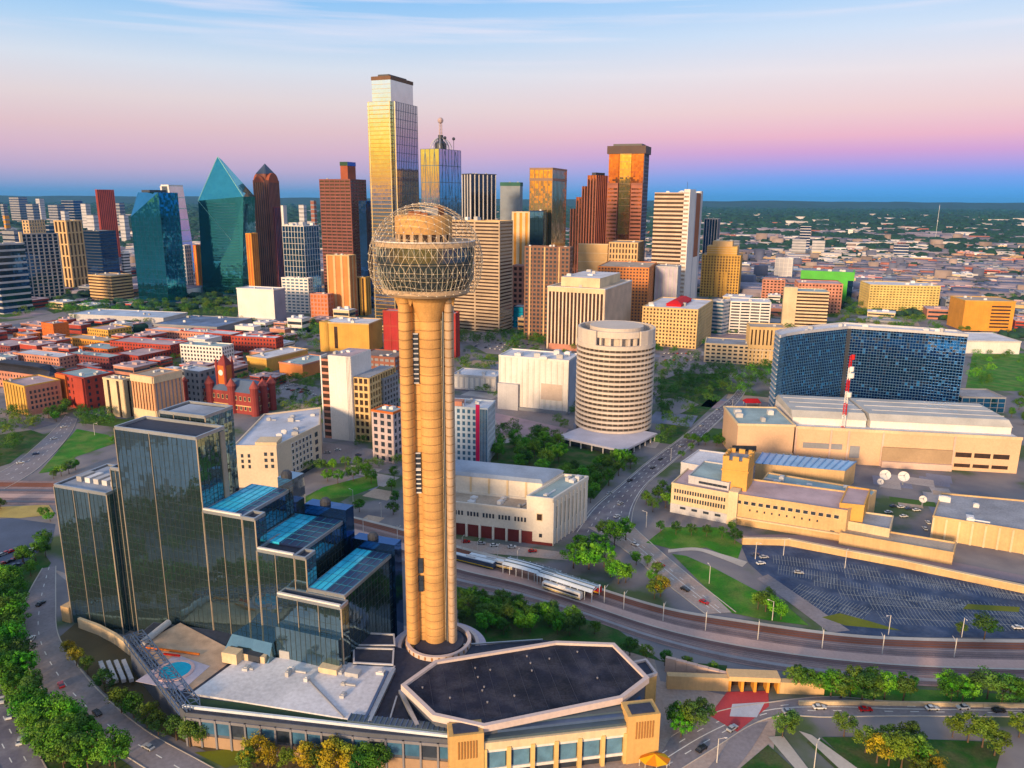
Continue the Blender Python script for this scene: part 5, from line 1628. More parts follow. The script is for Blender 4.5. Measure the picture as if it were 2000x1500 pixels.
# ------------------------------------------------------------------ octagonal ballroom
OZ = 17.0
t = thing('octagonal_ballroom', 'ballroom with octagonal dark roof, pale rim and orange brick corner piers', 'building', (*G(1030, 1360), 0))
octo = GP([(845, 1402), (945, 1424), (1216, 1368), (1268, 1328), (1200, 1260), (1085, 1256), (850, 1294), (783, 1342)], OZ)
FOOT.append(octo)
MB().prism(inset(octo, 1.0), 0, OZ - 1).build('drum_wall', mat('podium_wall_grey', (.10, .11, .14)), t)
MB().prism(inset(octo, 1.2), OZ - 1, OZ + .1).build('roof', mat('ballroom_roof', (.016, .018, .034), .75, var=.6, scale=.10, fine=.5, rgb2=(.038, .038, .055), s2=.16, spec=.2), t)
rim = mat('pale_roof_rim', (.62, .52, .50), var=.1)
inn = inset(octo, 1.4)
for k in range(8):
    j = (k + 1) % 8
    MB().prism([octo[k], octo[j], inn[j], inn[k]], OZ - 1.2, OZ + 1.0).build('roof_rim', rim, t)
m = MB()
for k in range(-7, 9):                # welded seams of the roof sheet
    x_ = k * 5.2 + 4
    ys = [y_ for y_ in np.arange(206, 252, .5) if inside((x_ + (y_ - 228) * -.2, y_), inset(octo, 3))]
    if len(ys) > 1: m.bar((x_ + (ys[0] - 228) * -.2, ys[0], OZ + .12), (x_ + (ys[-1] - 228) * -.2, ys[-1], OZ + .12), .07)
m.build('roof_seams', mat('roof_seam', (.06, .06, .085), .6), t, kind='stuff')
r = random.Random(5)
for k in range(44):
    p = (r.uniform(-36, 44), r.uniform(208, 250))
    if inside(p, inset(octo, 5)):
        MB().lathe(p, [(.25, OZ), (.25, OZ + .5), (.38, OZ + .55), (.02, OZ + .7)], 8).build('roof_vent', mat('vent_grey', (.24, .23, .25), .6), t)
# front wall
W0, W1 = Vector(G(900, 1496, 2)), Vector(G(1275, 1470, 2))
W0 = Vector((-17.5, 201.3)); W1 = Vector((46, 212.5))
d = (W1 - W0).normalized(); n = Vector((d.y, -d.x)); L = (W1 - W0).length
brickor = mat('orange_pier_brick', (.58, .38, .17), var=.15, streak=.1)
def FB(name, s0, s1, z0, z1, t0, t1, m_):
    return MB().fbox(W0, d, n, s0, s1, z0, z1, t0, t1).build(name, m_, t)
FB('front_wall', .1, L - .1, 0, 12.4, -14, .5, mat('blue_front_panel', (.07, .14, .28)))
FB('pier_tower', -1, 9.5, 0, 17.2, -4, 2.5, brickor)
FB('pier_tower', L - 9.5, L + 1, 0, 17.2, -5, 2.5, brickor)
for s in (-.6, L - 9.1):
    MB().fbox(W0, d, n, s + 1, s + 8.6, 17.2, 17.5, -3, 1.6).build('pier_cap_recess', roof_dark, t)
    for q in range(7):
        FB('brick_flute', s + 2.2 + q * .9, s + 2.6 + q * .9, 9, 15, 2.5, 2.75, mat('dark_flute', (.34, .17, .07)))
FB('cornice_band', 9.6, L - 9.6, 10.4, 13.0, -.2, 1.8, cream)
FB('louvre_band', 9.6, L - 9.6, 13.0, 13.9, -7, .9, mat('slate_louvre', (.07, .10, .13)))
FB('louvre_band', 9.6, L - 9.6, 13.9, 14.8, -7, -1.2, bs)
FB('louvre_band', 9.6, L - 9.6, 14.8, 15.5, -7, -2.9, mat('slate_louvre', (.07, .10, .13)))
NB = 6
for k in range(NB):
    s0 = 9.8 + (L - 19.6) * k / NB
    s1 = 9.8 + (L - 19.6) * (k + 1) / NB
    FB('column', s0 - .5, s0 + .7, 0, 11, .5, 2.2, mat('yellow_column', (.66, .47, .22)))
    FB('bay_window', s0 + 1.5, s1 - .9, 3.4, 9.2, .4, 1.0, mat('blue_bay_glass', (.12, .24, .36), .15, var=.4, scale=.25, spec=.9))
    FB('bay_frame', s0 + .8, s1 - .2, 9.2, 10.4, .4, 1.3, white_wall)
    FB('bay_sill', s0 + .8, s1 - .2, 2.4, 3.4, .4, 1.3, white_wall)
    FB('shaded_opening', s0 + .9, s1 - .4, 0, 2.4, .3, .6, win_dark)
FB('column', L - 10.4, L - 9.3, 0, 11, .5, 2.2, mat('yellow_column', (.66, .47, .22)))
# wings at the right corner
q = GP([(1262, 1325), (1283, 1318), (1262, 1290), (1235, 1296)], 13)
MB().prism(q, 0, 13).build('corner_wing', brickor, t)
MB().sheet(inset(q, .8), 13.1).build('corner_wing_roof', roof_dark, t)
m = MB()
for i, p, d_, n_, L_ in edges(q): m.fbox(p, d_, n_, 0, L_, 12.8, 13.8 + .003 * i, -.7, .2)
m.build('corner_wing_rim', rim, t)

# ------------------------------------------------------------------ observation tower
TX, TY = G(846, 1262, 10)
TZ = 10.0
t = thing('observation_tower', 'tall observation tower with clustered concrete shafts and lattice ball top', 'tower', (TX, TY, 0))
shaft = mat('warm_shaft_concrete', (.58, .345, .155), var=.14, scale=.14, fine=.14, streak=.10, lift=.12)
shaded_shaft = mat('shaded_shaft_concrete', (.48, .35, .25), var=.12, scale=.12, streak=.10, lift=.10)  # greyer copy for right and rear shafts, shade put into the colour
HT = 143.0
def shaft_col(x, y, r_, m_, name, z1=HT, seg=28, squash=1.0):
    """Slip-formed shaft: one lift every three metres, each with a shadow joint."""
    prof = []
    nl = int((z1 - TZ) / 3.05)
    for k in range(nl):
        za, zb_ = TZ + (z1 - TZ) * k / nl, TZ + (z1 - TZ) * (k + 1) / nl
        prof += [(r_ - .3, za), (r_, za + .22), (r_, zb_ - .3), (r_ - .3, zb_)]
    mb = MB()
    mb.lathe((0, 0), prof, seg)
    mb.v = [(TX + x + vx, TY + y + vy * squash, vz) for vx, vy, vz in mb.v]
    jr = MB()
    for k in range(1, nl):
        z = TZ + (z1 - TZ) * k / nl
        jr.lathe((0, 0), [(r_ - .2, z - .1), (r_ - .12, z - .1), (r_ - .12, z + .06), (r_ - .2, z + .06)], seg)
    jr.v = [(TX + x + vx, TY + y + vy * squash, vz) for vx, vy, vz in jr.v]
    o = mb.build(name, m_, t, smooth=False)
    jr.build('pour_joints', mat('joint_grout', (.36, .22, .12)), o, kind='stuff')
    return o
shaft_col(1.0, 0, 3.9, shaft, 'centre_shaft', squash=1.0)
shaft_col(-7.1, -1.2, 2.4, shaft, 'outer_shaft', squash=1.5)
shaft_col(7.5, -.6, 1.65, shaded_shaft, 'outer_shaft', squash=1.7)
shaft_col(1.2, 7.6, 2.4, shaded_shaft, 'outer_shaft', squash=1.2)
m = MB()
nl = 42
for k in range(nl):
    za, zb_ = TZ + (HT - TZ) * k / nl + .08, TZ + (HT - TZ) * (k + 1) / nl - .08
    MBx = m.prism([(TX - 5.4, TY - 1.2), (TX - 2, TY - 1.2), (TX - 2, TY + 1), (TX - 5.4, TY + 1)], za, zb_)
m.build('web_wall', shaft, t)
MB().prism([(TX + 4.0, TY - .6), (TX + 6.6, TY - .6), (TX + 6.6, TY + 1.4), (TX + 4.0, TY + 1.4)], TZ, HT).build('lift_glazing', win_dark, t)
MB().prism([(TX + 4.75, TY - 1.0), (TX + 5.0, TY - 1.0), (TX + 5.0, TY - .5), (TX + 4.75, TY - .5)], TZ, HT).build('lift_rail', cream, t)
MB().prism([(TX + 5.45, TY - 1.9), (TX + 5.65, TY - 1.9), (TX + 5.65, TY - .5), (TX + 5.45, TY - .5)], TZ, HT).build('lift_rail', steel, t)
for v0, v1, mm in ((652, 700, pale_grey), (703, 748, pale_grey), (885, 915, pale_grey), (918, 962, white_wall), (1092, 1118, win_dark), (1126, 1154, win_dark)):
    z0, z1 = hgt(810, v1, TY - 2), hgt(810, v0, TY - 2)
    MB().prism([(TX - 4.7, TY - 1.9), (TX - 2.9, TY - 1.9), (TX - 2.9, TY - .3), (TX - 4.7, TY - .3)], z0, z1).build('stair_window', win_dark, t)
    nn = max(2, int((z1 - z0) / 1.6))
    m = MB()
    for k in range(nn + 1):
        z = z0 + (z1 - z0) * k / nn
        m.prism([(TX - 4.7, TY - 2.15), (TX - 2.9, TY - 2.15), (TX - 2.9, TY - 1.8), (TX - 4.7, TY - 1.8)], z - .22, z + .22)
    m.build('window_bars', mm, t)
# flare beneath the head, where the centre shaft spreads into the disc, with short haunches on the outer shafts
MB().lathe((TX + 1.0, TY), [(3.92, HT - 9), (4.9, HT - 6), (6.4, HT - 2.6), (8.6, HT - .2)], 32).build('shaft_flare', shaft, t)
for x_, y_, w_ in ((-7.1, -1.2, 2.2), (7.5, -.6, 1.6), (1.2, 7.6, 2.2)):
    MB().prism([(TX + x_ - w_, TY + y_ - w_), (TX + x_ + w_, TY + y_ - w_), (TX + x_ + w_, TY + y_ + w_), (TX + x_ - w_, TY + y_ + w_)], HT - 4, HT - .25,
               top=[(TX + x_ - w_ * 1.5, TY + y_ - w_ * 1.6), (TX + x_ + w_ * 1.5, TY + y_ - w_ * 1.6), (TX + x_ + w_ * 1.5, TY + y_ + w_ * 1.6), (TX + x_ - w_ * 1.5, TY + y_ + w_ * 1.6)]).build('shaft_haunch', shaft, t)
CZ = 153.6
ring = mat('head_ring_concrete', (.50, .37, .26), var=.15, streak=.1)
MB().lathe((TX, TY), [(4, HT - .3), (13.4, HT - .3), (14.6, HT + .6), (14.6, HT + 1.7), (14.1, HT + 2.1), (4, HT + 2.1)], 56).build('lower_ring', ring, t)
MB().lathe((TX, TY), [(14.2, HT + 2.0), (15.7, HT + 6), (16.2, HT + 11), (15.9, 158.7)], 56).build('deck_glazing', mat('deck_glass', (.03, .04, .042), .08, var=.5, scale=.35, spec=.9), t)
for z in (HT + 6.4, HT + 10.6):
    MB().lathe((TX, TY), [(15.2, z - .18), (16.05, z - .18), (16.05, z + .18), (15.2, z + .18)], 56).build('deck_floor_line', mat('dark_mullion', (.10, .10, .10), .4), t)
for k in range(56):
    a = 2 * math.pi * k / 56
    MB().bar((TX + 14.4 * math.cos(a), TY + 14.4 * math.sin(a), HT + 2.0), (TX + 15.85 * math.cos(a), TY + 15.85 * math.sin(a), HT + 6), .13).bar((TX + 15.85 * math.cos(a), TY + 15.85 * math.sin(a), HT + 6), (TX + 16.15 * math.cos(a), TY + 16.15 * math.sin(a), 158.7), .13).build('deck_mullion', mat('pale_mullion', (.42, .42, .38), .4), t)
MB().lathe((TX, TY), [(15.9, 158.6), (16.5, 158.7), (16.6, 159.8), (16.2, 160.1), (9, 160.1)], 56).build('upper_ring', ring, t)
MB().lathe((TX, TY), [(16.5, 160.2), (16.5, 160.6), (15.9, 160.6), (15.9, 160.2)], 56).build('ring_rail', white_wall, t)
MB().lathe((TX - .5, TY), [(9.0, 160.1), (9.0, 162.6)], 40).build('upper_storey_glazing', win_brown, t)
for k in range(20):
    a = 2 * math.pi * k / 20
    MB().box((TX - .5 + 9.0 * math.cos(a), TY + 9.0 * math.sin(a), 161.4), (.6, 1.2, 2.6), a).build('upper_column', ring, t)
MB().lathe((TX - .5, TY), [(8.6, 162.5), (9.4, 162.6), (9.4, 168.0), (8.9, 168.6), (8.6, 168.0), (8.6, 167.4), (.02, 167.4)], 40).build('crown_drum', shaft, t)
for k, (dx, dy, sx_, sz) in enumerate(((-3, -2, 4, 2.4), (2.5, -3, 3.4, 3.6), (4.5, 1, 2.6, 4.2), (-1, 3, 5, 2.6), (.5, -5.5, 2.4, 2.0))):
    MB().box((TX + dx, TY + dy, 167.4 + sz / 2), (sx_, sx_ * .8, sz), .4 * k).build('crown_plant', (mat('rust_plant', (.32, .13, .07)), unit_mat)[k % 2], t)
# geodesic lattice ball
import bmesh
bm = bmesh.new()
bmesh.ops.create_icosphere(bm, subdivisions=4, radius=18.9)
m = MB(); lamps = MB()
latt = mat('lattice_aluminium', (.46, .37, .27), .4, metal=.3)
for e in bm.edges:
    a, b = e.verts[0].co, e.verts[1].co
    if a.z < -10 or b.z < -10: continue
    m.bar((TX + a.x, TY + a.y, CZ + a.z), (TX + b.x, TY + b.y, CZ + b.z), .062, 3)
for v in bm.verts:
    if v.co.z >= -10: lamps.ball((TX + v.co.x, TY + v.co.y, CZ + v.co.z), .19, 5, 4)
bm.free()
m.build('lattice_strut_shell', latt, t, kind='stuff')
lamps.build('lattice_nodes', mat('lattice_node', (.8, .76, .68), .3), t, kind='stuff')
# ring terraces round the foot
rc = (TX + 2.2, TY - 1)
for r0, z, m_ in ((15.2, 10.6, rim), (12.2, 12.6, rim)):
    MB().lathe(rc, [(r0, 8), (r0, z + 1.3), (r0 - 1.3, z + 1.3), (r0 - 1.3, z - .6)], 48).build('foot_ring', m_, t)
    MB().lathe(rc, [(r0 - 1.3, z - .5), (r0 - 3.6, z - .5)], 48).build('foot_trough', roof_dark, t)
    m = MB()
    for k in range(30):
        a = 2 * math.pi * k / 30
        m.box((rc[0] + (r0 + .05) * math.cos(a), rc[1] + (r0 + .05) * math.sin(a), z + .3), (.2, .6, 1.2), a)
    m.build('foot_ring_slots', mat('dark_flute', (.34, .17, .07)), t, kind='stuff')
MB().lathe(rc, [(18, 8.5), (18, 10.4), (14, 10.4)], 48).build('foot_terrace', mat('lilac_paving', (.52, .47, .56)), t)
MB().lathe(rc, [(9.4, 8), (9.4, 13.2), (.02, 13.2)], 40).build('foot_drum', roof_dark, t)
FOOT.append([(rc[0] + 18 * math.cos(k), rc[1] + 18 * math.sin(k)) for k in np.linspace(0, 2 * math.pi, 12, endpoint=False)])

# ------------------------------------------------------------------ streets, lawns, tracks
asphalt = mat('asphalt', (.15, .14, .17), .85, var=.3, scale=.05, fine=.2, rgb2=(.21, .195, .215), s2=.11)
lilac_asphalt = mat('worn_asphalt', (.26, .235, .25), .85, var=.25, scale=.05, fine=.2, rgb2=(.22, .20, .22), s2=.10)
tan_paving = mat('tan_paving', (.44, .34, .295), .85, var=.25, fine=.2, rgb2=(.33, .28, .26), s2=.12)
kerb_m = mat('kerb_stone', (.50, .46, .42))
lawn_m = mat('lawn', (.04, .18, .012), .9, var=.35, scale=.08, fine=.3, rgb2=(.10, .19, .025), s2=.09)
dark_lawn = mat('deep_lawn', (.02, .085, .012), .9, var=.35, scale=.08, fine=.3, rgb2=(.07, .09, .03), s2=.12)
paint = mat('road_paint', (.72, .72, .70))
def smooth_line(pts, n=6):
    P = [Vector(p) for p in pts]
    res = []
    for i in range(len(P) - 1):
        p0, p1, p2, p3 = P[max(0, i - 1)], P[i], P[i + 1], P[min(len(P) - 1, i + 2)]
        for k in range(n):
            s = k / n
            res.append(.5 * ((2 * p1) + (p2 - p0) * s + (2 * p0 - 5 * p1 + 4 * p2 - p3) * s * s + (3 * p1 - p0 - 3 * p2 + p3) * s ** 3))
    res.append(P[-1])
    return res
ROADS = []
def ribbon(name, lp, rp, z, m, parent=None, kerbs=False, kind='structure', n=6):
    a, b = smooth_line(GP(lp), n), smooth_line(GP(rp), n)
    mb = MB()
    for k in range(len(a) - 1):
        mb.poly([(a[k].x, a[k].y, z), (b[k].x, b[k].y, z), (b[k + 1].x, b[k + 1].y, z), (a[k + 1].x, a[k + 1].y, z)])
    o = mb.build(name, m, parent)
    ROADS.append([(p.x, p.y) for p in a] + [(p.x, p.y) for p in reversed(b)])
    if kind and parent is None: o['kind'] = kind
    if kerbs:
        for line, other in ((a, b), (b, a)):
            q = MB()
            for k in range(len(line) - 1):
                o0, o1 = (line[k] - other[k]).normalized() * .45, (line[k + 1] - other[k + 1]).normalized() * .45
                pts = [line[k], line[k + 1], line[k + 1] + o1, line[k] + o0]
                c = sum(((pts[i].x * pts[(i + 1) % 4].y - pts[(i + 1) % 4].x * pts[i].y) for i in range(4)))
                if c < 0: pts = pts[::-1]
                q.prism([(p.x, p.y) for p in pts], 0, z + .14)
            q.build('kerb', kerb_m, o)
    return o, a, b
def markings(o, a, b, fs, dash=3.0, gap=6.0, w=.16, z=.03, solid=()):
    """Painted lines along a street: dashed at the shares fs of its width, solid at the shares in solid."""
    q = MB()
    for f in list(fs) + list(solid):
        line = [p.lerp(r_, f) for p, r_ in zip(a, b)]
        run = 0.0
        for k in range(len(line) - 1):
            p0, p1 = line[k], line[k + 1]
            d = p1 - p0; L = d.length
            if L < .01: continue
            d = d / L; n = Vector((d.y, -d.x))
            s_ = 0.0
            while s_ < L:
                if f in solid:
                    q.fbox(p0, d, n, 0, L, .1, .1 + z, -w, w); break
                ph = (run + s_) % (dash + gap)
                if ph < dash:
                    e = min(L, s_ + dash - ph)
                    q.fbox(p0, d, n, s_, e, .1, .1 + z, -w, w)
                    s_ = e + .01
                else:
                    s_ += dash + gap - ph
            run += L
    if q.v: q.build('lane_marking', paint, o, kind='stuff')
def patch(name, pts, z, m, kind='structure'):
    o = MB().sheet(GP(pts), z).build(name, m)
    o['kind'] = kind
    return o
def fix_up(o):                       # sheets face up whichever way round their outline was drawn
    me = o.data
    for p in me.polygons:
        if p.normal.z < 0: p.flip()
    return o

patch('pavement', [(100, 1110), (260, 1240), (500, 1440), (900, 1560), (1500, 1560), (1520, 1380), (1290, 1330), (1270, 1260), (1000, 1240), (300, 1180)], .02, tan_paving)
_r = ribbon('driveway', [(84, 1110), (52, 1170), (40, 1240), (62, 1315), (112, 1378), (175, 1432), (262, 1486), (330, 1530)], [(108, 1106), (108, 1170), (112, 1238), (150, 1300), (204, 1362), (282, 1426), (385, 1484), (470, 1530)], .10, lilac_asphalt, kerbs=True)
markings(*_r, (.5,))
_r = ribbon('side_road', [(-60, 1330), (-40, 1420), (10, 1520)], [(-5, 1330), (45, 1420), (100, 1520)], .10, asphalt, kerbs=True)
markings(*_r, (.33, .66))
_r = ribbon('left_street', [(-60, 950), (20, 912), (70, 872), (110, 835), (128, 812)], [(-30, 975), (60, 925), (110, 880), (140, 842), (150, 818)], .10, lilac_asphalt, kerbs=True)
markings(*_r, (.33, .66))
_r = ribbon('avenue', [(1120, 1040), (1160, 990), (1215, 945), (1262, 905), (1330, 855), (1392, 805), (1432, 772), (1452, 745)], [(1230, 1040), (1238, 990), (1262, 948), (1305, 910), (1362, 862), (1412, 815), (1446, 780), (1464, 750)], .10, asphalt, kerbs=True)
markings(*_r, (.25, .5, .75), solid=(.06, .94))
_r = ribbon('station_road', [(1150, 1030), (1215, 1070), (1290, 1130), (1380, 1200)], [(1232, 1025), (1272, 1062), (1340, 1120), (1436, 1196)], .11, tan_paving, kerbs=True)
markings(*_r, (.35, .65), solid=(.5,))
_r = ribbon('lower_road', [(1240, 1560), (1380, 1470), (1500, 1402), (1620, 1400), (1760, 1398), (2060, 1400)], [(1310, 1440), (1390, 1395), (1490, 1375), (1620, 1362), (1760, 1372), (2060, 1378)], .10, lilac_asphalt, kerbs=True)
markings(*_r, (.3, .7), solid=(.5,))
ribbon('lower_road', [(1330, 1560), (1400, 1480), (1440, 1420)], [(1440, 1500), (1470, 1460), (1500, 1410)], .13, lilac_asphalt)
ribbon('cross_street', [(880, 1075), (1000, 1085), (1110, 1095)], [(880, 1052), (1000, 1066), (1110, 1080)], .08, tan_paving)
ribbon('mid_street', [(610, 860), (690, 872), (780, 885)], [(600, 905), (680, 905), (780, 905)], .08, lilac_asphalt)
ribbon('mid_street', [(880, 770), (960, 780), (1120, 822)], [(880, 790), (960, 805), (1120, 840)], .08, lilac_asphalt)
ribbon('highway', [(-80, 640), (60, 622), (200, 596), (330, 600)], [(-80, 662), (60, 636), (200, 606), (330, 608)], .3, lilac_asphalt)
# red paved crossing
o = patch('red_crossing', [(1385, 1398), (1440, 1430), (1502, 1380), (1500, 1350), (1420, 1352)], .16, mat('red_paving', (.42, .07, .08), var=.25))
patch('crossing_plate', [(1425, 1400), (1478, 1402), (1494, 1372), (1430, 1376)], .20, mat('pale_plate', (.50, .52, .58)))
# lawns
fix_up(patch('lawn', [(1312, 1082), (1340, 1086), (1395, 1110), (1470, 1150), (1530, 1178), (1580, 1222), (1500, 1212), (1430, 1198), (1365, 1135)], .12, lawn_m))
fix_up(patch('lawn', [(1262, 1060), (1300, 1030), (1400, 1030), (1450, 1065), (1440, 1095), (1380, 1070), (1310, 1072)], .12, lawn_m))
ribbon('garden_path', [(1305, 1080), (1360, 1076), (1410, 1092), (1450, 1108)], [(1305, 1074), (1360, 1070), (1415, 1084), (1460, 1098)], .16, kerb_m)
fix_up(patch('lawn', [(596, 976), (630, 952), (735, 925), (738, 950), (690, 968), (620, 978)], .12, lawn_m))
fix_up(patch('lawn', [(75, 925), (110, 885), (150, 838), (212, 850), (225, 866), (150, 892), (112, 920)], .12, lawn_m))
fix_up(patch('lawn', [(-40, 855), (60, 840), (90, 850), (20, 905), (-60, 930)], .11, dark_lawn))
fix_up(patch('lawn', [(1435, 1510), (1500, 1455), (1560, 1510)], .12, dark_lawn))
fix_up(patch('lawn', [(1575, 1450), (1600, 1442), (1690, 1510), (1640, 1510)], .12, dark_lawn))
fix_up(patch('lawn', [(1605, 1440), (1700, 1440), (1960, 1450), (1940, 1520), (1690, 1520)], .11, dark_lawn))
fix_up(patch('lawn', [(1545, 1352), (1600, 1335), (2060, 1362), (2060, 1374), (1700, 1370)], .11, lawn_m))
fix_up(patch('lawn', [(1885, 762), (1900, 690), (2060, 690), (2060, 765)], .11, lawn_m))
fix_up(patch('lawn', [(380, 1470), (470, 1462), (480, 1490), (440, 1500)], .11, mat('olive_lawn', (.14, .16, .02), var=.3)))
fix_up(patch('planting_bed', [(890, 1145), (1200, 1225), (1290, 1290), (1420, 1300), (1420, 1330), (1200, 1265), (900, 1255)], .09, dark_lawn))
fix_up(patch('planting_bed', [(-60, 1080), (70, 1060), (100, 1100), (40, 1180), (36, 1250), (60, 1320), (160, 1430), (260, 1500), (100, 1520), (-10, 1320), (-60, 1250)], .08, dark_lawn))
fix_up(patch('planting_bed', [(110, 1250), (150, 1215), (260, 1260), (370, 1400), (700, 1450), (700, 1500), (480, 1500), (290, 1420), (200, 1350)], .085, mat('brown_mulch', (.10, .08, .045), var=.4)))
for pts in ([(1500, 1440), (1560, 1510), (1585, 1510), (1530, 1438)], [(1560, 1428), (1585, 1436), (1690, 1512), (1650, 1512)]):
    patch('footpath', pts, .15, kerb_m)
# left parking lot
fix_up(patch('parking_lot', [(-60, 1020), (20, 1012), (108, 1024), (100, 1060), (60, 1090), (20, 1120), (-60, 1130)], .09, mat('blue_asphalt', (.085, .11, .17), var=.3)))
# big parking lot on the right with its stalls
lot_pts = [(1446, 1062), (1500, 1062), (1640, 1085), (1800, 1118), (2060, 1168), (2060, 1248), (1780, 1244), (1640, 1240), (1600, 1218), (1540, 1170), (1462, 1100)]
fix_up(patch('parking_lot', lot_pts, .09, mat('lot_asphalt', (.028, .052, .115), .8, var=.4, scale=.06, fine=.25, rgb2=(.055, .082, .15), s2=.13)))
fix_up(patch('lot_lane', [(1478, 1130), (1500, 1122), (1660, 1232), (1620, 1236)], .13, lilac_asphalt))
m = MB()
for row, (u0, v0, u1, v1, n_) in enumerate(((1555, 1148, 1700, 1200, 26), (1590, 1135, 1900, 1185, 46), (1650, 1120, 2000, 1165, 48), (1700, 1180, 2000, 1205, 40), (1760, 1128, 2050, 1172, 36), (1520, 1112, 1640, 1132, 22), (1510, 1092, 1720, 1118, 36), (1560, 1168, 1690, 1212, 20), (1720, 1206, 2000, 1222, 36), (1640, 1160, 2020, 1196, 48))):
    a, b = Vector(G(u0, v0)), Vector(G(u1, v1))
    d = (b - a).normalized(); n = Vector((-d.y, d.x)); L = (b - a).length
    for k in range(n_):
        q = a + d * (L * k / n_)
        m.fbox(q, d, n, 0, .22, .1, .125, -5, 5)
    m.fbox(a, d, n, 0, L, .1, .127, -.1, .1)
o = m.build('stall_markings', mat('lot_paint', (.24, .27, .29), var=.5, scale=.2)); o['kind'] = 'structure'
for pts in ([(1605, 1206), (1650, 1222), (1760, 1232), (1700, 1214), (1640, 1198)], [(1880, 1190), (1990, 1196), (1992, 1186), (1890, 1180)]):
    fix_up(patch('lot_island', pts, .14, mat('olive_lawn', (.14, .16, .02))))
# retaining wall and street above the lot
ribbon('upper_street', [(1446, 1056), (1560, 1058), (1700, 1085), (1850, 1112), (2060, 1150)], [(1450, 1046), (1570, 1046), (1700, 1068), (1850, 1096), (2060, 1136)], .12, mat('mauve_asphalt', (.30, .24, .26)))
wl = GP([(1450, 1064), (1540, 1066), (1650, 1088), (1760, 1108), (1880, 1134), (2060, 1172)])
t = thing('retaining_wall', 'long cream retaining wall along the upper edge of the big parking lot', 'wall', (*wl[2], 0))
for k in range(len(wl) - 1):
    a, b = Vector(wl[k]), Vector(wl[k + 1])
    d = (b - a).normalized(); n = Vector((d.y, -d.x))
    MB().fbox(a, d, n, 0, (b - a).length, 0, 3.4, -1.5, 0).build('wall_panel', sand, t)
    MB().fbox(a, d, n, 0, (b - a).length, 3.4, 3.8, -1.7, .2).build('coping', cream, t)

# rail corridor: bed, tracks and platforms
up = [(640, 1000), (780, 1035), (900, 1072), (1040, 1108), (1165, 1150), (1300, 1190), (1430, 1213), (1640, 1242), (1820, 1252), (2080, 1256)]
dn = [(600, 1040), (740, 1085), (880, 1138), (1000, 1165), (1120, 1200), (1270, 1252), (1420, 1292), (1580, 1318), (1800, 1340), (2080, 1350)]
A, Bl = smooth_line(GP(up), 10), smooth_line(GP(dn), 10)
def lane(f0, f1, z, m_, name, parent=None):
    mb = MB()
    for k in range(len(A) - 1):
        q = [A[k].lerp(Bl[k], f0), A[k].lerp(Bl[k], f1), A[k + 1].lerp(Bl[k + 1], f1), A[k + 1].lerp(Bl[k + 1], f0)]
        mb.poly([(p.x, p.y, z) for p in q])
    o = mb.build(name, m_, parent)
    if parent is None: o['kind'] = 'structure'
    return o
bed = lane(0, 1, .14, mat('track_ballast', (.29, .21, .205), .95, var=.3, scale=.2, fine=.3), 'rail_bed')
rust = mat('rusty_ballast', (.25, .10, .065), .95, var=.3)
rail_m = mat('rail_steel', (.16, .13, .14), .4, metal=.5)
rose_path = mat('rose_path', (.54, .38, .34), .9, var=.15)
lane(-.06, .015, .30, kerb_m, 'rail_edge_kerb', bed)
lane(.02, .17, .18, rust, 'rusty_track_bed', bed)
lane(.40, .58, .20, rose_path, 'rose_path', bed)
lane(.58, .61, .26, kerb_m, 'path_kerb', bed)
lane(.84, .90, .18, mat('grey_ballast', (.30, .29, .31), .95), 'grey_track_bed', bed)
lane(.185, .26, .18, mat('rosy_ballast', (.44, .33, .31), .95), 'rosy_track_bed', bed)
lane(.61, .70, .19, mat('plum_ballast', (.17, .10, .10), .95), 'plum_track_bed', bed)
lane(.76, .80, .19, mat('rosy_ballast', (.44, .33, .31)), 'rosy_track_bed', bed)
for f in (.06, .12, .20, .245, .30, .345, .64, .685, .73, .775, .92, .955):
    lane(f, f + .011, .32, rail_m, 'rail', bed)
def on_track(s, f, z=0.0):
    i = min(len(A) - 2, int(s * (len(A) - 1)))
    q = s * (len(A) - 1) - i
    p = A[i].lerp(A[i + 1], q).lerp(Bl[i].lerp(Bl[i + 1], q), f)
    p2 = A[i + 1].lerp(Bl[i + 1], f)
    p1 = A[i].lerp(Bl[i], f)
    return p, math.atan2((p2 - p1).y, (p2 - p1).x)
# tracks on the far left, behind the hotel
for k, (v0, v1, mm, z) in enumerate(((938, 985, mat('track_ballast', (.22, .18, .20)), .13), (942, 950, rust, .2), (955, 959, rail_m, .25), (964, 972, rose_path, .22), (977, 981, rail_m, .25))):
    fix_up(patch('rail_bed' if k == 0 else 'rail_strip', [(-60, v0), (120, v0 + 2), (240, v0 + 4), (240, v1 + 4), (120, v1 + 2), (-60, v1)], z, mm))
fix_up(patch('sunny_bank', [(-40, 992), (95, 986), (108, 1005), (40, 1012), (-40, 1010)], .12, mat('dry_grass', (.46, .36, .14), var=.3)))
# asphalt lots in the city blocks
for pts in ([(520, 740), (620, 756), (622, 790), (530, 772)], [(905, 665), (960, 650), (1065, 672), (1060, 700), (950, 690)], [(1290, 690), (1370, 680), (1370, 712), (1300, 740), (1282, 720)],
            [(225, 640), (300, 632), (430, 640), (350, 668)], [(540, 640), (600, 628), (640, 660), (560, 690)], [(1292, 780), (1330, 775), (1365, 790), (1320, 812)]):
    fix_up(patch('asphalt_lot', pts, .06, lilac_asphalt))
fix_up(patch('lawn', [(1290, 730), (1420, 730), (1430, 760), (1330, 850), (1290, 860)], .05, dark_lawn))
fix_up(patch('lawn', [(955, 870), (1100, 850), (1240, 880), (1160, 975), (1080, 940), (960, 910)], .05, dark_lawn))
fix_up(patch('plaza', [(960, 800), (1120, 828), (1100, 850), (980, 850)], .07, mat('mauve_plaza', (.40, .30, .34), var=.3)))
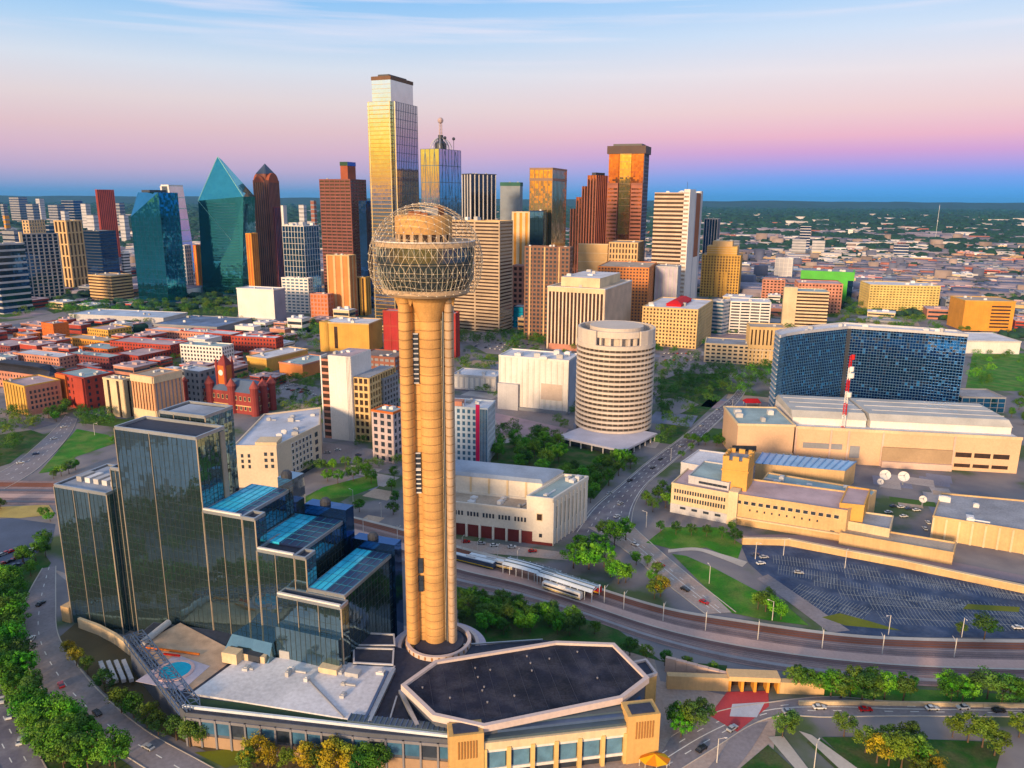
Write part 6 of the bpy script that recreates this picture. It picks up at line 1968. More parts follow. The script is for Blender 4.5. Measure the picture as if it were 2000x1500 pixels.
fix_up(patch('lawn', [(90, 605), (250, 596), (470, 600), (460, 625), (300, 612), (120, 620)], .05, dark_lawn))
# underpass portal
t = thing('underpass_portal', 'tan concrete underpass portal below the tracks beside the red crossing', 'portal', (*G(1470, 1330), 0))
a, b = Vector(G(1422, 1352)), Vector(G(1522, 1356))
d = (b - a).normalized(); n = Vector((d.y, -d.x)); L = (b - a).length
MB().fbox(a, d, n, 0, L, 4.6, 6.4, -5, 0).build('lintel', sand, t)
MB().fbox(a, d, n, 0, L, 0, 4.6, -6, -4.6).build('dark_opening', win_brown, t)
for s in (0, .25, .5, .75, .96):
    MB().fbox(a, d, n, L * s, L * s + 1.0, 0, 4.6, -4.5, -.4).build('pier', orange_stone, t)
MB().fbox(a, d, n, -22, 0, 0, 5.4, -3, -.4).build('wing_wall', sand, t)
MB().fbox(a, d, n, L, L + 16, 0, 4.6, -3, -.4).build('wing_wall', sand, t)
t = thing('track_wall', 'tan wall stepping down beside the tracks behind the ballroom', 'wall', (*G(1350, 1320), 0))
a, b = Vector(G(1298, 1312)), Vector(G(1424, 1342))
d = (b - a).normalized(); n = Vector((d.y, -d.x)); L = (b - a).length
for k in range(6):
    MB().fbox(a, d, n, L * k / 6 + .05, L * (k + 1) / 6 - .05, 0, 6 - .15 * k, -1.5, 0).build('wall_panel', mat('pinkish_precast', (.62, .46, .40)), t)
t = thing('garden_wall', 'low cream garden wall along the lower road beneath the trees', 'wall', (*G(1750, 1378), 0))
pts = GP([(1560, 1378), (1680, 1378), (1800, 1380), (1920, 1382), (2050, 1384)])
for k in range(4):
    a, b = Vector(pts[k]), Vector(pts[k + 1])
    d = (b - a).normalized(); n = Vector((d.y, -d.x))
    MB().fbox(a, d, n, .05, (b - a).length - .05, 0, 1.6, -.8, 0).build('wall_panel', cream, t)

ROADS += [GP(lot_pts), [(p.x, p.y) for p in A] + [(p.x, p.y) for p in reversed(Bl)]]
# patchwork of paved lots, yards and grass between the blocks
pr = random.Random(17)
yard = [mat('yard_concrete', (.40, .37, .37), var=.25, fine=.2), mat('yard_asphalt', (.13, .13, .17), var=.3, fine=.2), mat('yard_mauve', (.33, .26, .30), var=.3, fine=.2),
        mat('yard_tan', (.44, .34, .27), var=.3, fine=.2), mat('yard_grass', (.05, .12, .02), var=.4, fine=.25), mat('yard_slate', (.20, .22, .30), var=.3, fine=.2)]
zz = [.018]
def yards(n, u0, u1, v0, v1, s0, s1):
    for _ in range(n):
        x, y = G(pr.uniform(u0, u1), pr.uniform(v0, v1))
        w, d_, a = pr.uniform(s0, s1), pr.uniform(s0, s1) * .8, R(-22 + pr.uniform(-5, 5))
        ca, sa = math.cos(a), math.sin(a)
        zz[0] += .0004
        q = [(x + px * ca - py * sa, y + px * sa + py * ca) for px, py in ((-w / 2, -d_ / 2), (w / 2, -d_ / 2), (w / 2, d_ / 2), (-w / 2, d_ / 2))]
        mm = pr.choice(yard)
        o = MB().sheet(q, zz[0] - .01).build('paved_yard' if mm is not yard[4] else 'grass_yard', mm)
        o['kind'] = 'structure'
yards(34, 880, 1300, 640, 880, 18, 50)
yards(34, 0, 640, 640, 830, 16, 44)
yards(16, 560, 780, 740, 1040, 10, 26)
yards(24, 1280, 1560, 640, 860, 16, 46)
yards(34, 1380, 2000, 540, 680, 26, 80)
yards(14, 1690, 1990, 930, 1010, 10, 26)
yards(26, 0, 640, 560, 640, 24, 70)

# car parks left of the view, mirrored in the hotel's glass
for k, (x0, y0, x1, y1, mm) in enumerate(((-380, 210, -290, 330, yard[0]), (-390, 80, -290, 195, mat('pale_lot', (.42, .46, .54), var=.3)), (-520, 60, -400, 340, yard[1]), (-640, 40, -530, 340, yard[0]))):
    o = MB().sheet([(x0, y0), (x1, y0), (x1, y1), (x0, y1)], .06 + .004 * k).build('parking_lot', mm)
    o['kind'] = 'structure'

# ------------------------------------------------------------------ trees
def leaf_material(name, rgb, hue=.0):
    m = mat(name, rgb, .65, var=.55, scale=.28, rnd=.42, spec=.25, fine=.35, rgb2=tuple(c * f for c, f in zip(rgb, (1.9, 1.15, .9) if rgb[0] < .1 else (.55, .9, 1))), s2=.07)
    b = m.node_tree.nodes['Principled BSDF']
    return m
leaf_g = leaf_material('green_leaves', (.05, .165, .016))
leaf_d = leaf_material('dark_leaves', (.032, .115, .018))
leaf_y = leaf_material('yellow_leaves', (.36, .26, .015))
leaf_o = leaf_material('olive_leaves', (.105, .15, .02))
leaf_b = leaf_material('bright_leaves', (.055, .225, .012))
bark = mat('bark', (.10, .07, .05), .9)
def crown_mesh(seed, leaves, m, wide=1.0):
    """Unit tree, one metre of height: clumps of leaf-sized faces spread through the crown."""
    r = random.Random(seed)
    v, f = [], []
    clumps = []
    for k in range(30):
        a, c = r.uniform(0, 2 * math.pi), r.uniform(-.75, 1)
        q = math.sqrt(max(0, 1 - c * c)) * r.uniform(.45, 1.05)
        clumps.append((math.cos(a) * q * .34 * wide, math.sin(a) * q * .34 * wide, .60 + c * .27, r.uniform(.06, .17)))
    for cx_, cy_, cz_, cr in clumps:
        for k in range(leaves // 30):
            d = Vector((r.gauss(0, 1), r.gauss(0, 1), r.gauss(.25, 1))).normalized()
            p = Vector((cx_, cy_, cz_)) + d * cr * r.uniform(.6, 1.08)
            nrm = (d + Vector((r.uniform(-.7, .7), r.uniform(-.7, .7), r.uniform(-.3, .9)))).normalized()
            x = nrm.cross(Vector((r.uniform(-1, 1), r.uniform(-1, 1), r.uniform(-1, 1)))).normalized()
            y = nrm.cross(x)
            s = r.uniform(.016, .036)
            i = len(v)
            v += [tuple(p + x * s), tuple(p + y * s * .7), tuple(p - x * s), tuple(p - y * s * .7)]
            f.append((i, i + 1, i + 2, i + 3))
    me = bpy.data.meshes.new('crown')
    me.from_pydata(v, [], f)
    me.materials.append(m)
    return me
def trunk_mesh(seed):
    r = random.Random(seed)
    m = MB()
    m.lathe((0, 0), [(.030, 0), (.020, .12), (.016, .42)], 7)
    for k in range(6):
        a = 2 * math.pi * k / 6 + r.uniform(-.3, .3)
        z = r.uniform(.26, .42)
        m.bar((0, 0, z), (math.cos(a) * r.uniform(.12, .22), math.sin(a) * r.uniform(.12, .22), z + r.uniform(.16, .3)), .008)
    me = m.mesh('trunk', bark)
    return me
CROWNS = {}
for nm, lm in (('g', leaf_g), ('d', leaf_d), ('y', leaf_y), ('o', leaf_o), ('b', leaf_b)):
    CROWNS[nm] = [crown_mesh(11 + 7 * k + ord(nm), 2100, lm, (1.0, 1.25, .85)[k]) for k in range(3)]
FARCROWN = {nm: [crown_mesh(51 + 7 * k + ord(nm), 660, lm, (1.1, 1.35)[k]) for k in range(2)] for nm, lm in (('g', leaf_g), ('d', leaf_d), ('o', leaf_o), ('b', leaf_b))}
TRUNKS = [trunk_mesh(k) for k in range(3)]
tr = random.Random(99)
NTREE = [0]
def tree(x, y, h_, kind, label, group, far=False, z=0.0):
    o = bpy.data.objects.new('tree', None)
    o.location = (x, y, z)
    o.rotation_euler = (0, 0, tr.uniform(0, 6.28))
    w = tr.uniform(.9, 1.2)
    o.scale = (h_ * w, h_ * w, h_)
    col.objects.link(o)
    o['label'], o['category'], o['group'] = label, 'tree', group
    cs = FARCROWN if far else CROWNS
    c = bpy.data.objects.new('crown', tr.choice(cs.get(kind, cs['g'])))
    s = bpy.data.objects.new('trunk', tr.choice(TRUNKS))
    for q in (c, s):
        col.objects.link(q)
        q.parent = o
    NTREE[0] += 1
MASS = []
ORD = 'first second third fourth fifth sixth seventh eighth ninth tenth eleventh twelfth thirteenth fourteenth fifteenth sixteenth seventeenth'.split()
def image_u(x, y):
    return x / (y * CP + CAM_H * SP)
def grove(pts, n, h0, h1, kinds, label, group, gap=4.0, far=False, mass=False):
    poly = GP(pts)
    xs, ys = [p[0] for p in poly], [p[1] for p in poly]
    got = []
    for _ in range(n * 30):
        if len(got) >= n: break
        p = (tr.uniform(min(xs), max(xs)), tr.uniform(min(ys), max(ys)))
        if not inside(p, poly) or any((p[0] - q[0]) ** 2 + (p[1] - q[1]) ** 2 < gap * gap for q in got): continue
        if any(inside(p, f) for f in FOOT): continue
        got.append(p)
    got.sort(key=lambda p: image_u(*p))
    for k, p in enumerate(got):
        h_, kd = tr.uniform(h0, h1), tr.choice(kinds)
        if far or mass: MASS.append((p[0], p[1], h_, kd))
        else: tree(p[0], p[1], h_, kd, label + f', {ORD[k]} from left' if len(got) <= len(ORD) else label, group)
def row(spots, label, group, far=False):
    for k, (u, v, h_, kd) in enumerate(sorted(spots)):
        x, y = G(u, v)
        tree(x, y, h_, kd, label + f', {ORD[k]} from left', group, far)

grove([(-30, 1130), (40, 1150), (30, 1240), (50, 1330), (100, 1395), (170, 1450), (250, 1510), (110, 1510), (50, 1420), (0, 1330), (-30, 1250)], 64, 10, 14, 'gbbgd', 'green tree in the dense belt outside the curved driveway', 'trees outside the curved driveway', 3.4)
grove([(10, 1120), (95, 1062), (110, 1075), (60, 1130), (20, 1150)], 7, 8, 11, 'bg', 'bright green tree between the left parking lot and the driveway', 'trees by the left parking lot', 4)
row([(150, 1300, 8, 'y'), (172, 1318, 8, 'o'), (135, 1282, 7, 'y'), (205, 1352, 9, 'd'), (238, 1392, 10, 'o'), (262, 1402, 10, 'g'), (288, 1422, 10, 'o'), (310, 1436, 9, 'o'), (345, 1446, 9, 'd'), (372, 1458, 11, 'o'), (392, 1456, 10, 'g')],
    'olive tree planted between driveway and podium wall', 'trees inside the driveway curve')
row([(500, 1498, 11, 'y'), (525, 1505, 10, 'y'), (485, 1510, 9, 'o'), (560, 1510, 9, 'o'), (600, 1508, 10, 'y'), (620, 1515, 10, 'o'), (650, 1512, 12, 'y'), (680, 1512, 10, 'y')],
    'yellow autumn tree in front of the podium wall', 'yellow trees below the podium')
row([(715, 1510, 11, 'g'), (740, 1514, 11, 'g'), (700, 1520, 9, 'd')], 'green tree at the bottom edge in front of the podium', 'green trees below the podium')
grove([(893, 1160), (1000, 1190), (1100, 1210), (1180, 1240), (1060, 1245), (960, 1240), (895, 1235)], 44, 6, 10, 'gbdgo', 'green tree in the planting strip between tower foot and tracks', 'trees between tower and tracks', 3.1)
row([(1230, 1280, 8, 'd'), (1262, 1290, 7, 'o'), (1298, 1300, 7, 'd'), (1340, 1308, 6, 'g'), (1392, 1318, 6, 'g')], 'small tree along the track wall behind the ballroom', 'trees along the track wall')
row([(1320, 1425, 11, 'g'), (1350, 1428, 11, 'o'), (1372, 1410, 9, 'o'), (1330, 1440, 8, 'b')], 'round tree right of the ballroom corner by the red crossing', 'trees beside the ballroom')
row([(1528, 1440, 9, 'o'), (1545, 1428, 8, 'o')], 'olive tree on the corner beyond the red crossing', 'corner trees')
grove([(1540, 1345), (1640, 1352), (1770, 1360), (1770, 1372), (1640, 1370)], 17, 8, 12, 'gbod', 'tree in the hedge belt between tracks and lower road', 'trees below the tracks', 3.4)
grove([(1845, 1358), (1940, 1362), (2050, 1364), (2050, 1378), (1850, 1376)], 13, 8, 12, 'gbod', 'tree at the right end of the belt below the tracks', 'trees below the tracks at the right', 3.4)
row([(1560, 1330, 7, 'o'), (1648, 1438, 9, 'o'), (1690, 1470, 10, 'o'), (1712, 1490, 11, 'y'), (1735, 1496, 12, 'o'), (1760, 1500, 13, 'o'), (1785, 1498, 12, 'g'), (1775, 1475, 12, 'o'), (1740, 1470, 10, 'o'), (1815, 1508, 8, 'y'), (1798, 1520, 8, 'o')],
    'olive brown tree in the park below the lower road', 'park trees below the lower road')
row([(1890, 1450, 11, 'o'), (1918, 1460, 12, 'o'), (1942, 1476, 10, 'o'), (1990, 1440, 9, 'o'), (1860, 1440, 8, 'o'), (2010, 1430, 9, 'o')], 'brown green tree at the right end of the park', 'park trees at the right')
row([(1120, 1110, 14, 'b'), (1150, 1112, 15, 'b'), (1180, 1108, 14, 'b'), (1165, 1088, 13, 'b'), (1132, 1090, 13, 'b'), (1200, 1068, 15, 'b'), (1222, 1055, 14, 'b'), (1180, 1055, 12, 'g'), (1208, 1140, 12, 'b'), (1192, 1128, 11, 'g'), (1222, 1138, 10, 'b'), (1290, 1165, 11, 'y'), (1278, 1170, 10, 'o')],
    'bright green street tree between the terminal and the station road', 'street trees by the terminal')
row([(1262, 985, 9, 'g'), (1285, 978, 10, 'g'), (1300, 992, 10, 'g'), (1275, 1000, 9, 'd'), (1310, 970, 8, 'g'), (1292, 960, 8, 'd')], 'green tree on the corner left of the newspaper building', 'corner trees by the newspaper')
row([(1290, 1040, 7, 'd'), (1320, 1044, 8, 'd'), (1350, 1046, 7, 'd'), (1380, 1048, 7, 'd'), (1410, 1052, 7, 'd'), (1435, 1062, 9, 'd'), (1428, 1040, 7, 'g')], 'dark tree on the lawn below the newspaper building', 'trees on the newspaper lawn')
row([(1495, 1195, 10, 'g'), (1510, 1205, 10, 'b'), (1480, 1190, 9, 'g'), (1525, 1210, 8, 'b'), (1500, 1178, 8, 'g')], 'green tree on the lawn edge beside the big lot', 'trees beside the big lot')
row([(1922, 1250, 12, 'd'), (1875, 1240, 6, 'o')], 'round dark tree at the track side of the big lot', 'lot edge trees')
grove([(955, 880), (1080, 855), (1110, 900), (1060, 925), (960, 910)], 26, 9, 14, 'gbgd', 'green tree in the grove behind the terminal', 'grove behind the terminal', 6)
grove([(1110, 920), (1225, 895), (1240, 920), (1150, 985), (1090, 945)], 24, 8, 13, 'gbgd', 'green tree in the grove between round hotel and avenue', 'grove by the avenue', 6)
grove([(1282, 770), (1420, 735), (1430, 765), (1300, 870), (1285, 890)], 44, 8, 13, 'gdg', 'tree in the park strip right of the round hotel', 'trees right of the round hotel', 7, mass=True)
grove([(1300, 715), (1420, 722), (1430, 752), (1290, 750)], 22, 8, 12, 'gd', 'dark tree behind the park right of the round hotel', 'dark trees beyond round hotel', 8, mass=True)
grove([(1425, 730), (1515, 722), (1518, 770), (1440, 775)], 22, 9, 13, 'gbg', 'green tree at the left foot of the curved hotel', 'trees at foot of curved hotel', 8, mass=True)
grove([(1888, 692), (2040, 690), (2040, 752), (1890, 760)], 26, 9, 13, 'gbd', 'green tree on the slope right of the curved hotel', 'trees right of curved hotel', 10, mass=True)
row([(1990, 800, 11, 'd'), (1975, 815, 9, 'd'), (2000, 830, 12, 'd'), (1995, 780, 9, 'g')], 'dark tree at the right edge beside the convention hall', 'trees at the right edge')
row([(1380, 862, 7, 'd'), (1400, 866, 7, 'g'), (1420, 868, 7, 'd'), (1350, 880, 6, 'g'), (1330, 895, 6, 'g'), (1440, 868, 6, 'd')], 'small tree along the avenue by the newspaper rear', 'trees along the avenue')
row([(640, 940, 9, 'b'), (660, 945, 10, 'b'), (690, 940, 11, 'g'), (715, 935, 11, 'b'), (725, 945, 10, 'g'), (700, 915, 9, 'b'), (650, 920, 9, 'b'), (675, 915, 9, 'g')], 'bright green tree on the round lawn near the cream office', 'trees on the round lawn')
row([(702, 1000, 8, 'b'), (770, 935, 9, 'g'), (765, 960, 9, 'g'), (772, 985, 9, 'd'), (620, 1002, 6, 'o'), (665, 1000, 6, 'o'), (768, 1005, 8, 'g'), (765, 1100, 8, 'd'), (768, 1180, 9, 'g'), (766, 1130, 9, 'o')], 'single tree left of the tower shaft near the plaza', 'trees left of the tower shaft')
grove([(520, 760), (615, 775), (618, 812), (525, 800)], 14, 7, 10, 'ogd', 'olive tree in the square behind the cream office', 'trees behind the cream office', 6, mass=True)
grove([(480, 728), (620, 742), (620, 765), (490, 748)], 18, 6, 9, 'go', 'tree along the street behind the low stores', 'trees behind the low stores', 6, mass=True)
grove([(540, 645), (615, 632), (632, 668), (545, 672)], 26, 9, 14, 'gdb', 'green tree in the clump beside the ochre rounded building', 'clump beside the ochre building', 9, mass=True)
grove([(900, 660), (1070, 652), (1068, 678), (1000, 682), (905, 672)], 34, 9, 13, 'gd', 'tree in the dark grove below the banded office tower', 'grove below the banded tower', 9, mass=True)
grove([(885, 690), (965, 700), (970, 735), (890, 735)], 14, 7, 10, 'gd', 'tree among the car parks right of the tower shaft', 'trees in the car parks', 9, mass=True)
grove([(-30, 810), (60, 812), (90, 830), (60, 850), (-30, 880)], 22, 8, 12, 'gdo', 'tree at the left edge below the orange county building', 'trees at the left edge', 6, mass=True)
grove([(-30, 880), (40, 862), (30, 890), (-30, 925)], 12, 8, 11, 'dgd', 'dark tree at the left edge by the left street', 'dark trees at the left edge', 6, mass=True)
grove([(100, 795), (140, 800), (120, 822), (80, 830)], 9, 7, 10, 'gd', 'tree lining the left street below the brick depository', 'trees along the left street', 5)
grove([(152, 805), (215, 815), (222, 840), (165, 838)], 15, 8, 12, 'gdg', 'tree at the top of the lawn below the cream courthouse', 'trees above the lawn', 6, mass=True)
row([(120, 930, 8, 'g'), (135, 925, 9, 'd'), (148, 918, 8, 'g'), (225, 866, 7, 'b'), (238, 862, 7, 'g'), (105, 935, 6, 'o')], 'tree at the lower end of the lawn by the left street', 'trees below the lawn')
grove([(-30, 990), (15, 988), (10, 1004), (-30, 1006)], 5, 5, 7, 'go', 'small tree on the sunny bank at the left', 'bank trees', 4)
row([(88, 1010, 6, 'g'), (98, 1018, 6, 'b'), (80, 1006, 5, 'o')], 'small tree beside the left parking lot wall', 'small lot trees')
grove([(90, 602), (260, 596), (330, 600), (330, 614), (120, 622)], 44, 10, 15, 'gdb', 'green tree in the belt below the dark blue tower', 'belt below the dark blue tower', 10, True)
grove([(345, 590), (460, 592), (460, 625), (350, 618)], 34, 9, 14, 'gdo', 'green tree below the pointed teal tower', 'trees below the teal tower', 10, True)
grove([(1640, 612), (1830, 608), (1850, 632), (1660, 640)], 30, 9, 13, 'gdo', 'tree below the long yellow office', 'trees below the yellow office', 10, True)
grove([(1640, 590), (1700, 588), (1690, 615), (1640, 622)], 14, 9, 13, 'dg', 'dark tree below the green framed building', 'trees below the green building', 9, True)

grove([(1330, 860), (1440, 862), (1420, 880), (1335, 905)], 9, 6, 8, 'gd', 'small tree between avenue and newspaper rear wing', 'trees by the newspaper rear wing', 4)
grove([(1240, 1100), (1262, 1090), (1300, 1150), (1270, 1165)], 4, 6, 8, 'gob', 'small tree on the verge of the station road', 'station road verge trees', 4)
# dense park left of and below the view: it shows in the hotel's mirror glass
for _ in range(260):
    x, y = tr.uniform(-275, -205), tr.uniform(60, 330)
    if image_u(x, y) * FPX < -1015: MASS.append((x, y, tr.uniform(8, 14), tr.choice('gdg')))
# street trees scattered through the blocks
def scatter(n, u0, u1, v0, v1, h0, h1, kinds):
    k = 0
    for _ in range(n * 20):
        if k >= n: break
        x, y = G(tr.uniform(u0, u1), tr.uniform(v0, v1))
        if any(inside((x, y), f) for f in FOOT + ROADS): continue
        h_ = tr.uniform(h0, h1)
        for q in range(tr.choice((1, 2, 3))):
            MASS.append((x + tr.uniform(-7, 7), y + tr.uniform(-7, 7), h_ * tr.uniform(.8, 1.1), tr.choice(kinds)))
        k += 1
scatter(110, 880, 1300, 640, 760, 7, 11, 'gdo')
scatter(90, 0, 640, 660, 800, 6, 10, 'gdo')
scatter(50, 560, 780, 740, 930, 6, 9, 'gdo')
scatter(44, 880, 1130, 760, 860, 7, 10, 'gd')
scatter(100, 1280, 1560, 640, 780, 7, 11, 'gdd')
scatter(150, 1380, 2000, 560, 660, 8, 12, 'gdo')
scatter(90, 0, 620, 560, 650, 8, 12, 'gdo')
def tree_mass():
    """The more distant trees of the groves, joined: one object per leaf colour."""
    arr = {}
    for x, y, h_, kd in MASS:
        arr.setdefault(kd if kd in FARCROWN else 'g', []).append((x, y, h_))
    for kd, spots in arr.items():
        V, F, n0 = [], [], 0
        bases = []
        for me in FARCROWN[kd]:
            co = np.empty(len(me.vertices) * 3); me.vertices.foreach_get('co', co)
            bases.append(co.reshape(-1, 3))
        for x, y, h_ in spots:
            b = bases[tr.randrange(len(bases))]
            a, w = tr.uniform(0, 6.28), tr.uniform(.95, 1.25)
            c, s_ = math.cos(a), math.sin(a)
            V.append(np.stack([(b[:, 0] * c - b[:, 1] * s_) * h_ * w + x, (b[:, 0] * s_ + b[:, 1] * c) * h_ * w + y, b[:, 2] * h_], 1))
        P = np.concatenate(V)
        nf = len(P) // 4
        me = bpy.data.meshes.new('grove_foliage')
        me.vertices.add(len(P)); me.vertices.foreach_set('co', P.ravel())
        me.loops.add(len(P)); me.loops.foreach_set('vertex_index', np.arange(len(P), dtype=np.int32))
        me.polygons.add(nf)
        me.polygons.foreach_set('loop_start', (np.arange(nf) * 4).astype(np.int32))
        me.polygons.foreach_set('loop_total', np.full(nf, 4, np.int32))
        me.update(calc_edges=True)
        me.materials.append(FARCROWN[kd][0].materials[0])
        o = bpy.data.objects.new('grove_foliage', me)
        col.objects.link(o)
        o['kind'] = 'stuff'
        tag(o, {'g': 'green', 'd': 'dark green', 'o': 'olive', 'b': 'bright green'}[kd] + ' tree cover in the groves between the city blocks', 'tree cover')
tree_mass()

# ------------------------------------------------------------------ light rail station
t = thing('rail_station_canopies', 'pair of white arched station canopies over the platforms', 'canopy', (*G(1050, 1140), 0))
wh = mat('canopy_white', (.70, .76, .82), .4)
for s0, s1, f in ((.30, .385, .30), (.36, .455, .34)):
    m = MB(); n_ = 12
    for k in range(n_):
        (p, a), (q, b) = on_track(s0 + (s1 - s0) * k / n_, f), on_track(s0 + (s1 - s0) * (k + 1) / n_, f)
        nrm = Vector((-math.sin(a), math.cos(a)))
        prev = None
        for j in range(7):
            w = -4.5 + 9 * j / 6
            z = 6.2 - .055 * w * w
            cur = ((p.x + nrm.x * w, p.y + nrm.y * w, z), (q.x + nrm.x * w, q.y + nrm.y * w, z))
            if prev: m.poly([prev[0], cur[0], cur[1], prev[1]])
            prev = cur
    m.build('canopy_vault', wh, t)
    for k in range(9):
        p, a = on_track(s0 + (s1 - s0) * k / 8, f)
        nrm = Vector((-math.sin(a), math.cos(a)))
        for w in (-3.6, 3.6):
            MB().bar((p.x + nrm.x * w, p.y + nrm.y * w, .2), (p.x + nrm.x * w, p.y + nrm.y * w, 5.6), .2).build('post', wh, t)
        MB().bar((p.x - nrm.x * 4.6, p.y - nrm.y * 4.6, 5.2), (p.x + nrm.x * 4.6, p.y + nrm.y * 4.6, 5.2), .16).build('cross_beam', wh, t)
    for w in (-2.4, 0, 2.4):
        m = MB()
        for k in range(n_):
            (p, a), (q, b) = on_track(s0 + (s1 - s0) * k / n_, f), on_track(s0 + (s1 - s0) * (k + 1) / n_, f)
            nrm = Vector((-math.sin(a), math.cos(a)))
            m.bar((p.x + nrm.x * w, p.y + nrm.y * w, 6.35 - .055 * w * w), (q.x + nrm.x * w, q.y + nrm.y * w, 6.35 - .055 * w * w), .22)
        m.build('roof_rib', mat('canopy_dark_rib', (.10, .14, .18)), t)
def rail_car(s, f, label, length=24, colr=None):
    p, a = on_track(s, f)
    t = thing('rail_car', label, 'train', (p.x, p.y, 0), 'rail cars at the station')
    d, n = (math.cos(a), math.sin(a)), (math.sin(a), -math.cos(a))
    o = (p.x - d[0] * length / 2, p.y - d[1] * length / 2)
    MB().fbox(o, d, n, 0, length, 1.0, 3.6, -1.4, 1.4).build('body', colr or white_wall, t)
    MB().fbox(o, d, n, .4, length - .4, 3.6, 4.0, -1.1, 1.1).build('roof', wh, t)
    for sd in (-1, 1):
        MB().fbox(o, d, n, 1, length - 1, 2.2, 3.1, min(sd * 1.39, sd * 1.44), max(sd * 1.39, sd * 1.44)).build('window_band', win_dark, t)
        MB().fbox(o, d, n, .2, length - .2, 1.2, 1.6, min(sd * 1.39, sd * 1.43), max(sd * 1.39, sd * 1.43)).build('stripe', mat('train_yellow', (.7, .5, .04)), t)
    for k in (.15, .85):
        MB().fbox(o, d, n, length * k - 1.6, length * k + 1.6, .3, 1.0, -1.1, 1.1).build('bogie', dark_metal, t)
    MB().fbox(o, d, n, length * .4, length * .6, 4.0, 4.5, -.6, .6).build('rooftop_unit', unit_mat, t)
rail_car(.245, .36, 'dark blue rail car furthest left in the station', 26, mat('train_navy', (.03, .06, .14), .4))
rail_car(.275, .26, 'white rail car emerging from behind the tower shaft', 24)
rail_car(.405, .52, 'white rail car at the right end of the canopies', 20)
rail_car(.43, .14, 'red sided rail car under the right end of the canopies', 16, mat('train_red', (.45, .03, .04)))

# ------------------------------------------------------------------ masts over the tracks, street lamps
pole_m = mat('pole_grey', (.62, .60, .58), .5)
def lamp_proto():
    m = MB()
    m.lathe((0, 0), [(.18, 0), (.12, 9.0)], 6)
    a = m.mesh('pole', pole_m)
    b = MB().bar((0, 0, 8.8), (2.0, 0, 9.3), .07).mesh('arm', pole_m)
    c = MB().box((2.2, 0, 9.3), (.9, .35, .18)).mesh('lamp_head', white_wall)
    return (('pole', a), ('arm', b), ('lamp_head', c))
def cat_proto():
    m = MB()
    m.lathe((0, 0), [(.20, 0), (.15, 8.5)], 6)
    return (('pole', m.mesh('pole', pole_m)), ('cantilever', MB().bar((0, 0, 7.2), (3.2, 0, 7.6), .08).bar((0, 0, 6.4), (3.2, 0, 7.6), .06).mesh('cantilever', pole_m)))
LAMP, CAT = lamp_proto(), cat_proto()
def put(parts, name, x, y, rz, label, cat, group, sc=1.0):
    t = thing(name, label, cat, (x, y, 0), group)
    t.rotation_euler = (0, 0, rz)
    t.scale = (sc, sc, sc)
    for nm, me in parts:
        o = bpy.data.objects.new(nm, me)
        col.objects.link(o)
        o.parent = t
for s in (.12, .15, .18, .21, .47, .50, .56, .63, .70, .77, .84, .91):
    p, a = on_track(s, .37)
    put(CAT, 'catenary_mast', p.x, p.y, a + 1.57, 'slim grey catenary mast between the rail tracks', 'mast', 'catenary masts')
for s in (.13, .155, .175, .20, .225, .25, .28, .31):
    p, a = on_track(s, .02)
    put(LAMP, 'platform_lamp', p.x, p.y, a + 1.57, 'pale platform lamp along the edge of the station tracks', 'lamp', 'platform lamps', .8)
for k, (u, v) in enumerate([(1400, 1490), (1590, 1500), (1385, 1140), (1508, 1212), (1735, 1240), (1878, 1245), (1475, 1092), (1530, 1085), (1650, 1110), (1340, 960), (1262, 1030), (1310, 900), (1430, 800)]):
    x, y = G(u, v)
    put(LAMP, 'street_lamp', x, y, k * .9, 'single arm street lamp beside road or parking lot right of the terminal', 'lamp', 'street lamps')
for k, (u, v) in enumerate([(185, 850), (190, 830), (620, 880), (690, 985), (735, 905), (745, 1010), (690, 1040), (710, 1044)]):
    x, y = G(u, v)
    put(LAMP, 'street_lamp', x, y, k * .9, 'single arm street lamp in the streets left of the tower shaft', 'lamp', 'street lamps left of the tower')

# ------------------------------------------------------------------ cars
car_cols = {'white': (.72, .72, .72), 'silver': (.42, .43, .45), 'black': (.015, .015, .02), 'dark blue': (.03, .05, .12), 'red': (.45, .02, .02)}
tyre = mat('tyre_rubber', (.02, .02, .02), .8)
def car_parts(cn):
    pm = mat('car_paint_' + cn.replace(' ', '_'), car_cols[cn], .25, var=.03, spec=.7)
    b = MB()
    prof = [(-2.2, .35), (2.2, .35), (2.25, .75), (1.3, .92), (-1.9, .98), (-2.25, .85)]
    def ext(mb, pr, w0, w1=None):
        w1 = w1 or w0
        i = len(mb.v); n = len(pr)
        mb.v += [(x, -w0, z) for x, z in pr] + [(x, w0, z) for x, z in pr]
        for k in range(n):
            j = (k + 1) % n
            mb.f.append((i + k, i + j, i + n + j, i + n + k))
        mb.f.append(tuple(i + k for k in range(n))[::-1]); mb.f.append(tuple(i + n + k for k in range(n)))
    ext(b, prof, .9)
    c = MB(); ext(c, [(-1.75, .95), (.95, .92), (.25, 1.42), (-1.25, 1.44)], .78)
    r = MB(); ext(r, [(-1.2, 1.43), (.22, 1.41), (.15, 1.48), (-1.1, 1.50)], .70)
    w = MB().lathe((0, 0), [(.01, -.12), (.33, -.12), (.33, .12), (.01, .12)], 10).mesh('wheel', tyre)
    return b.mesh('body', pm), c.mesh('cabin_glass', win_dark), r.mesh('roof', pm), w
CARS = {k: car_parts(k) for k in car_cols}
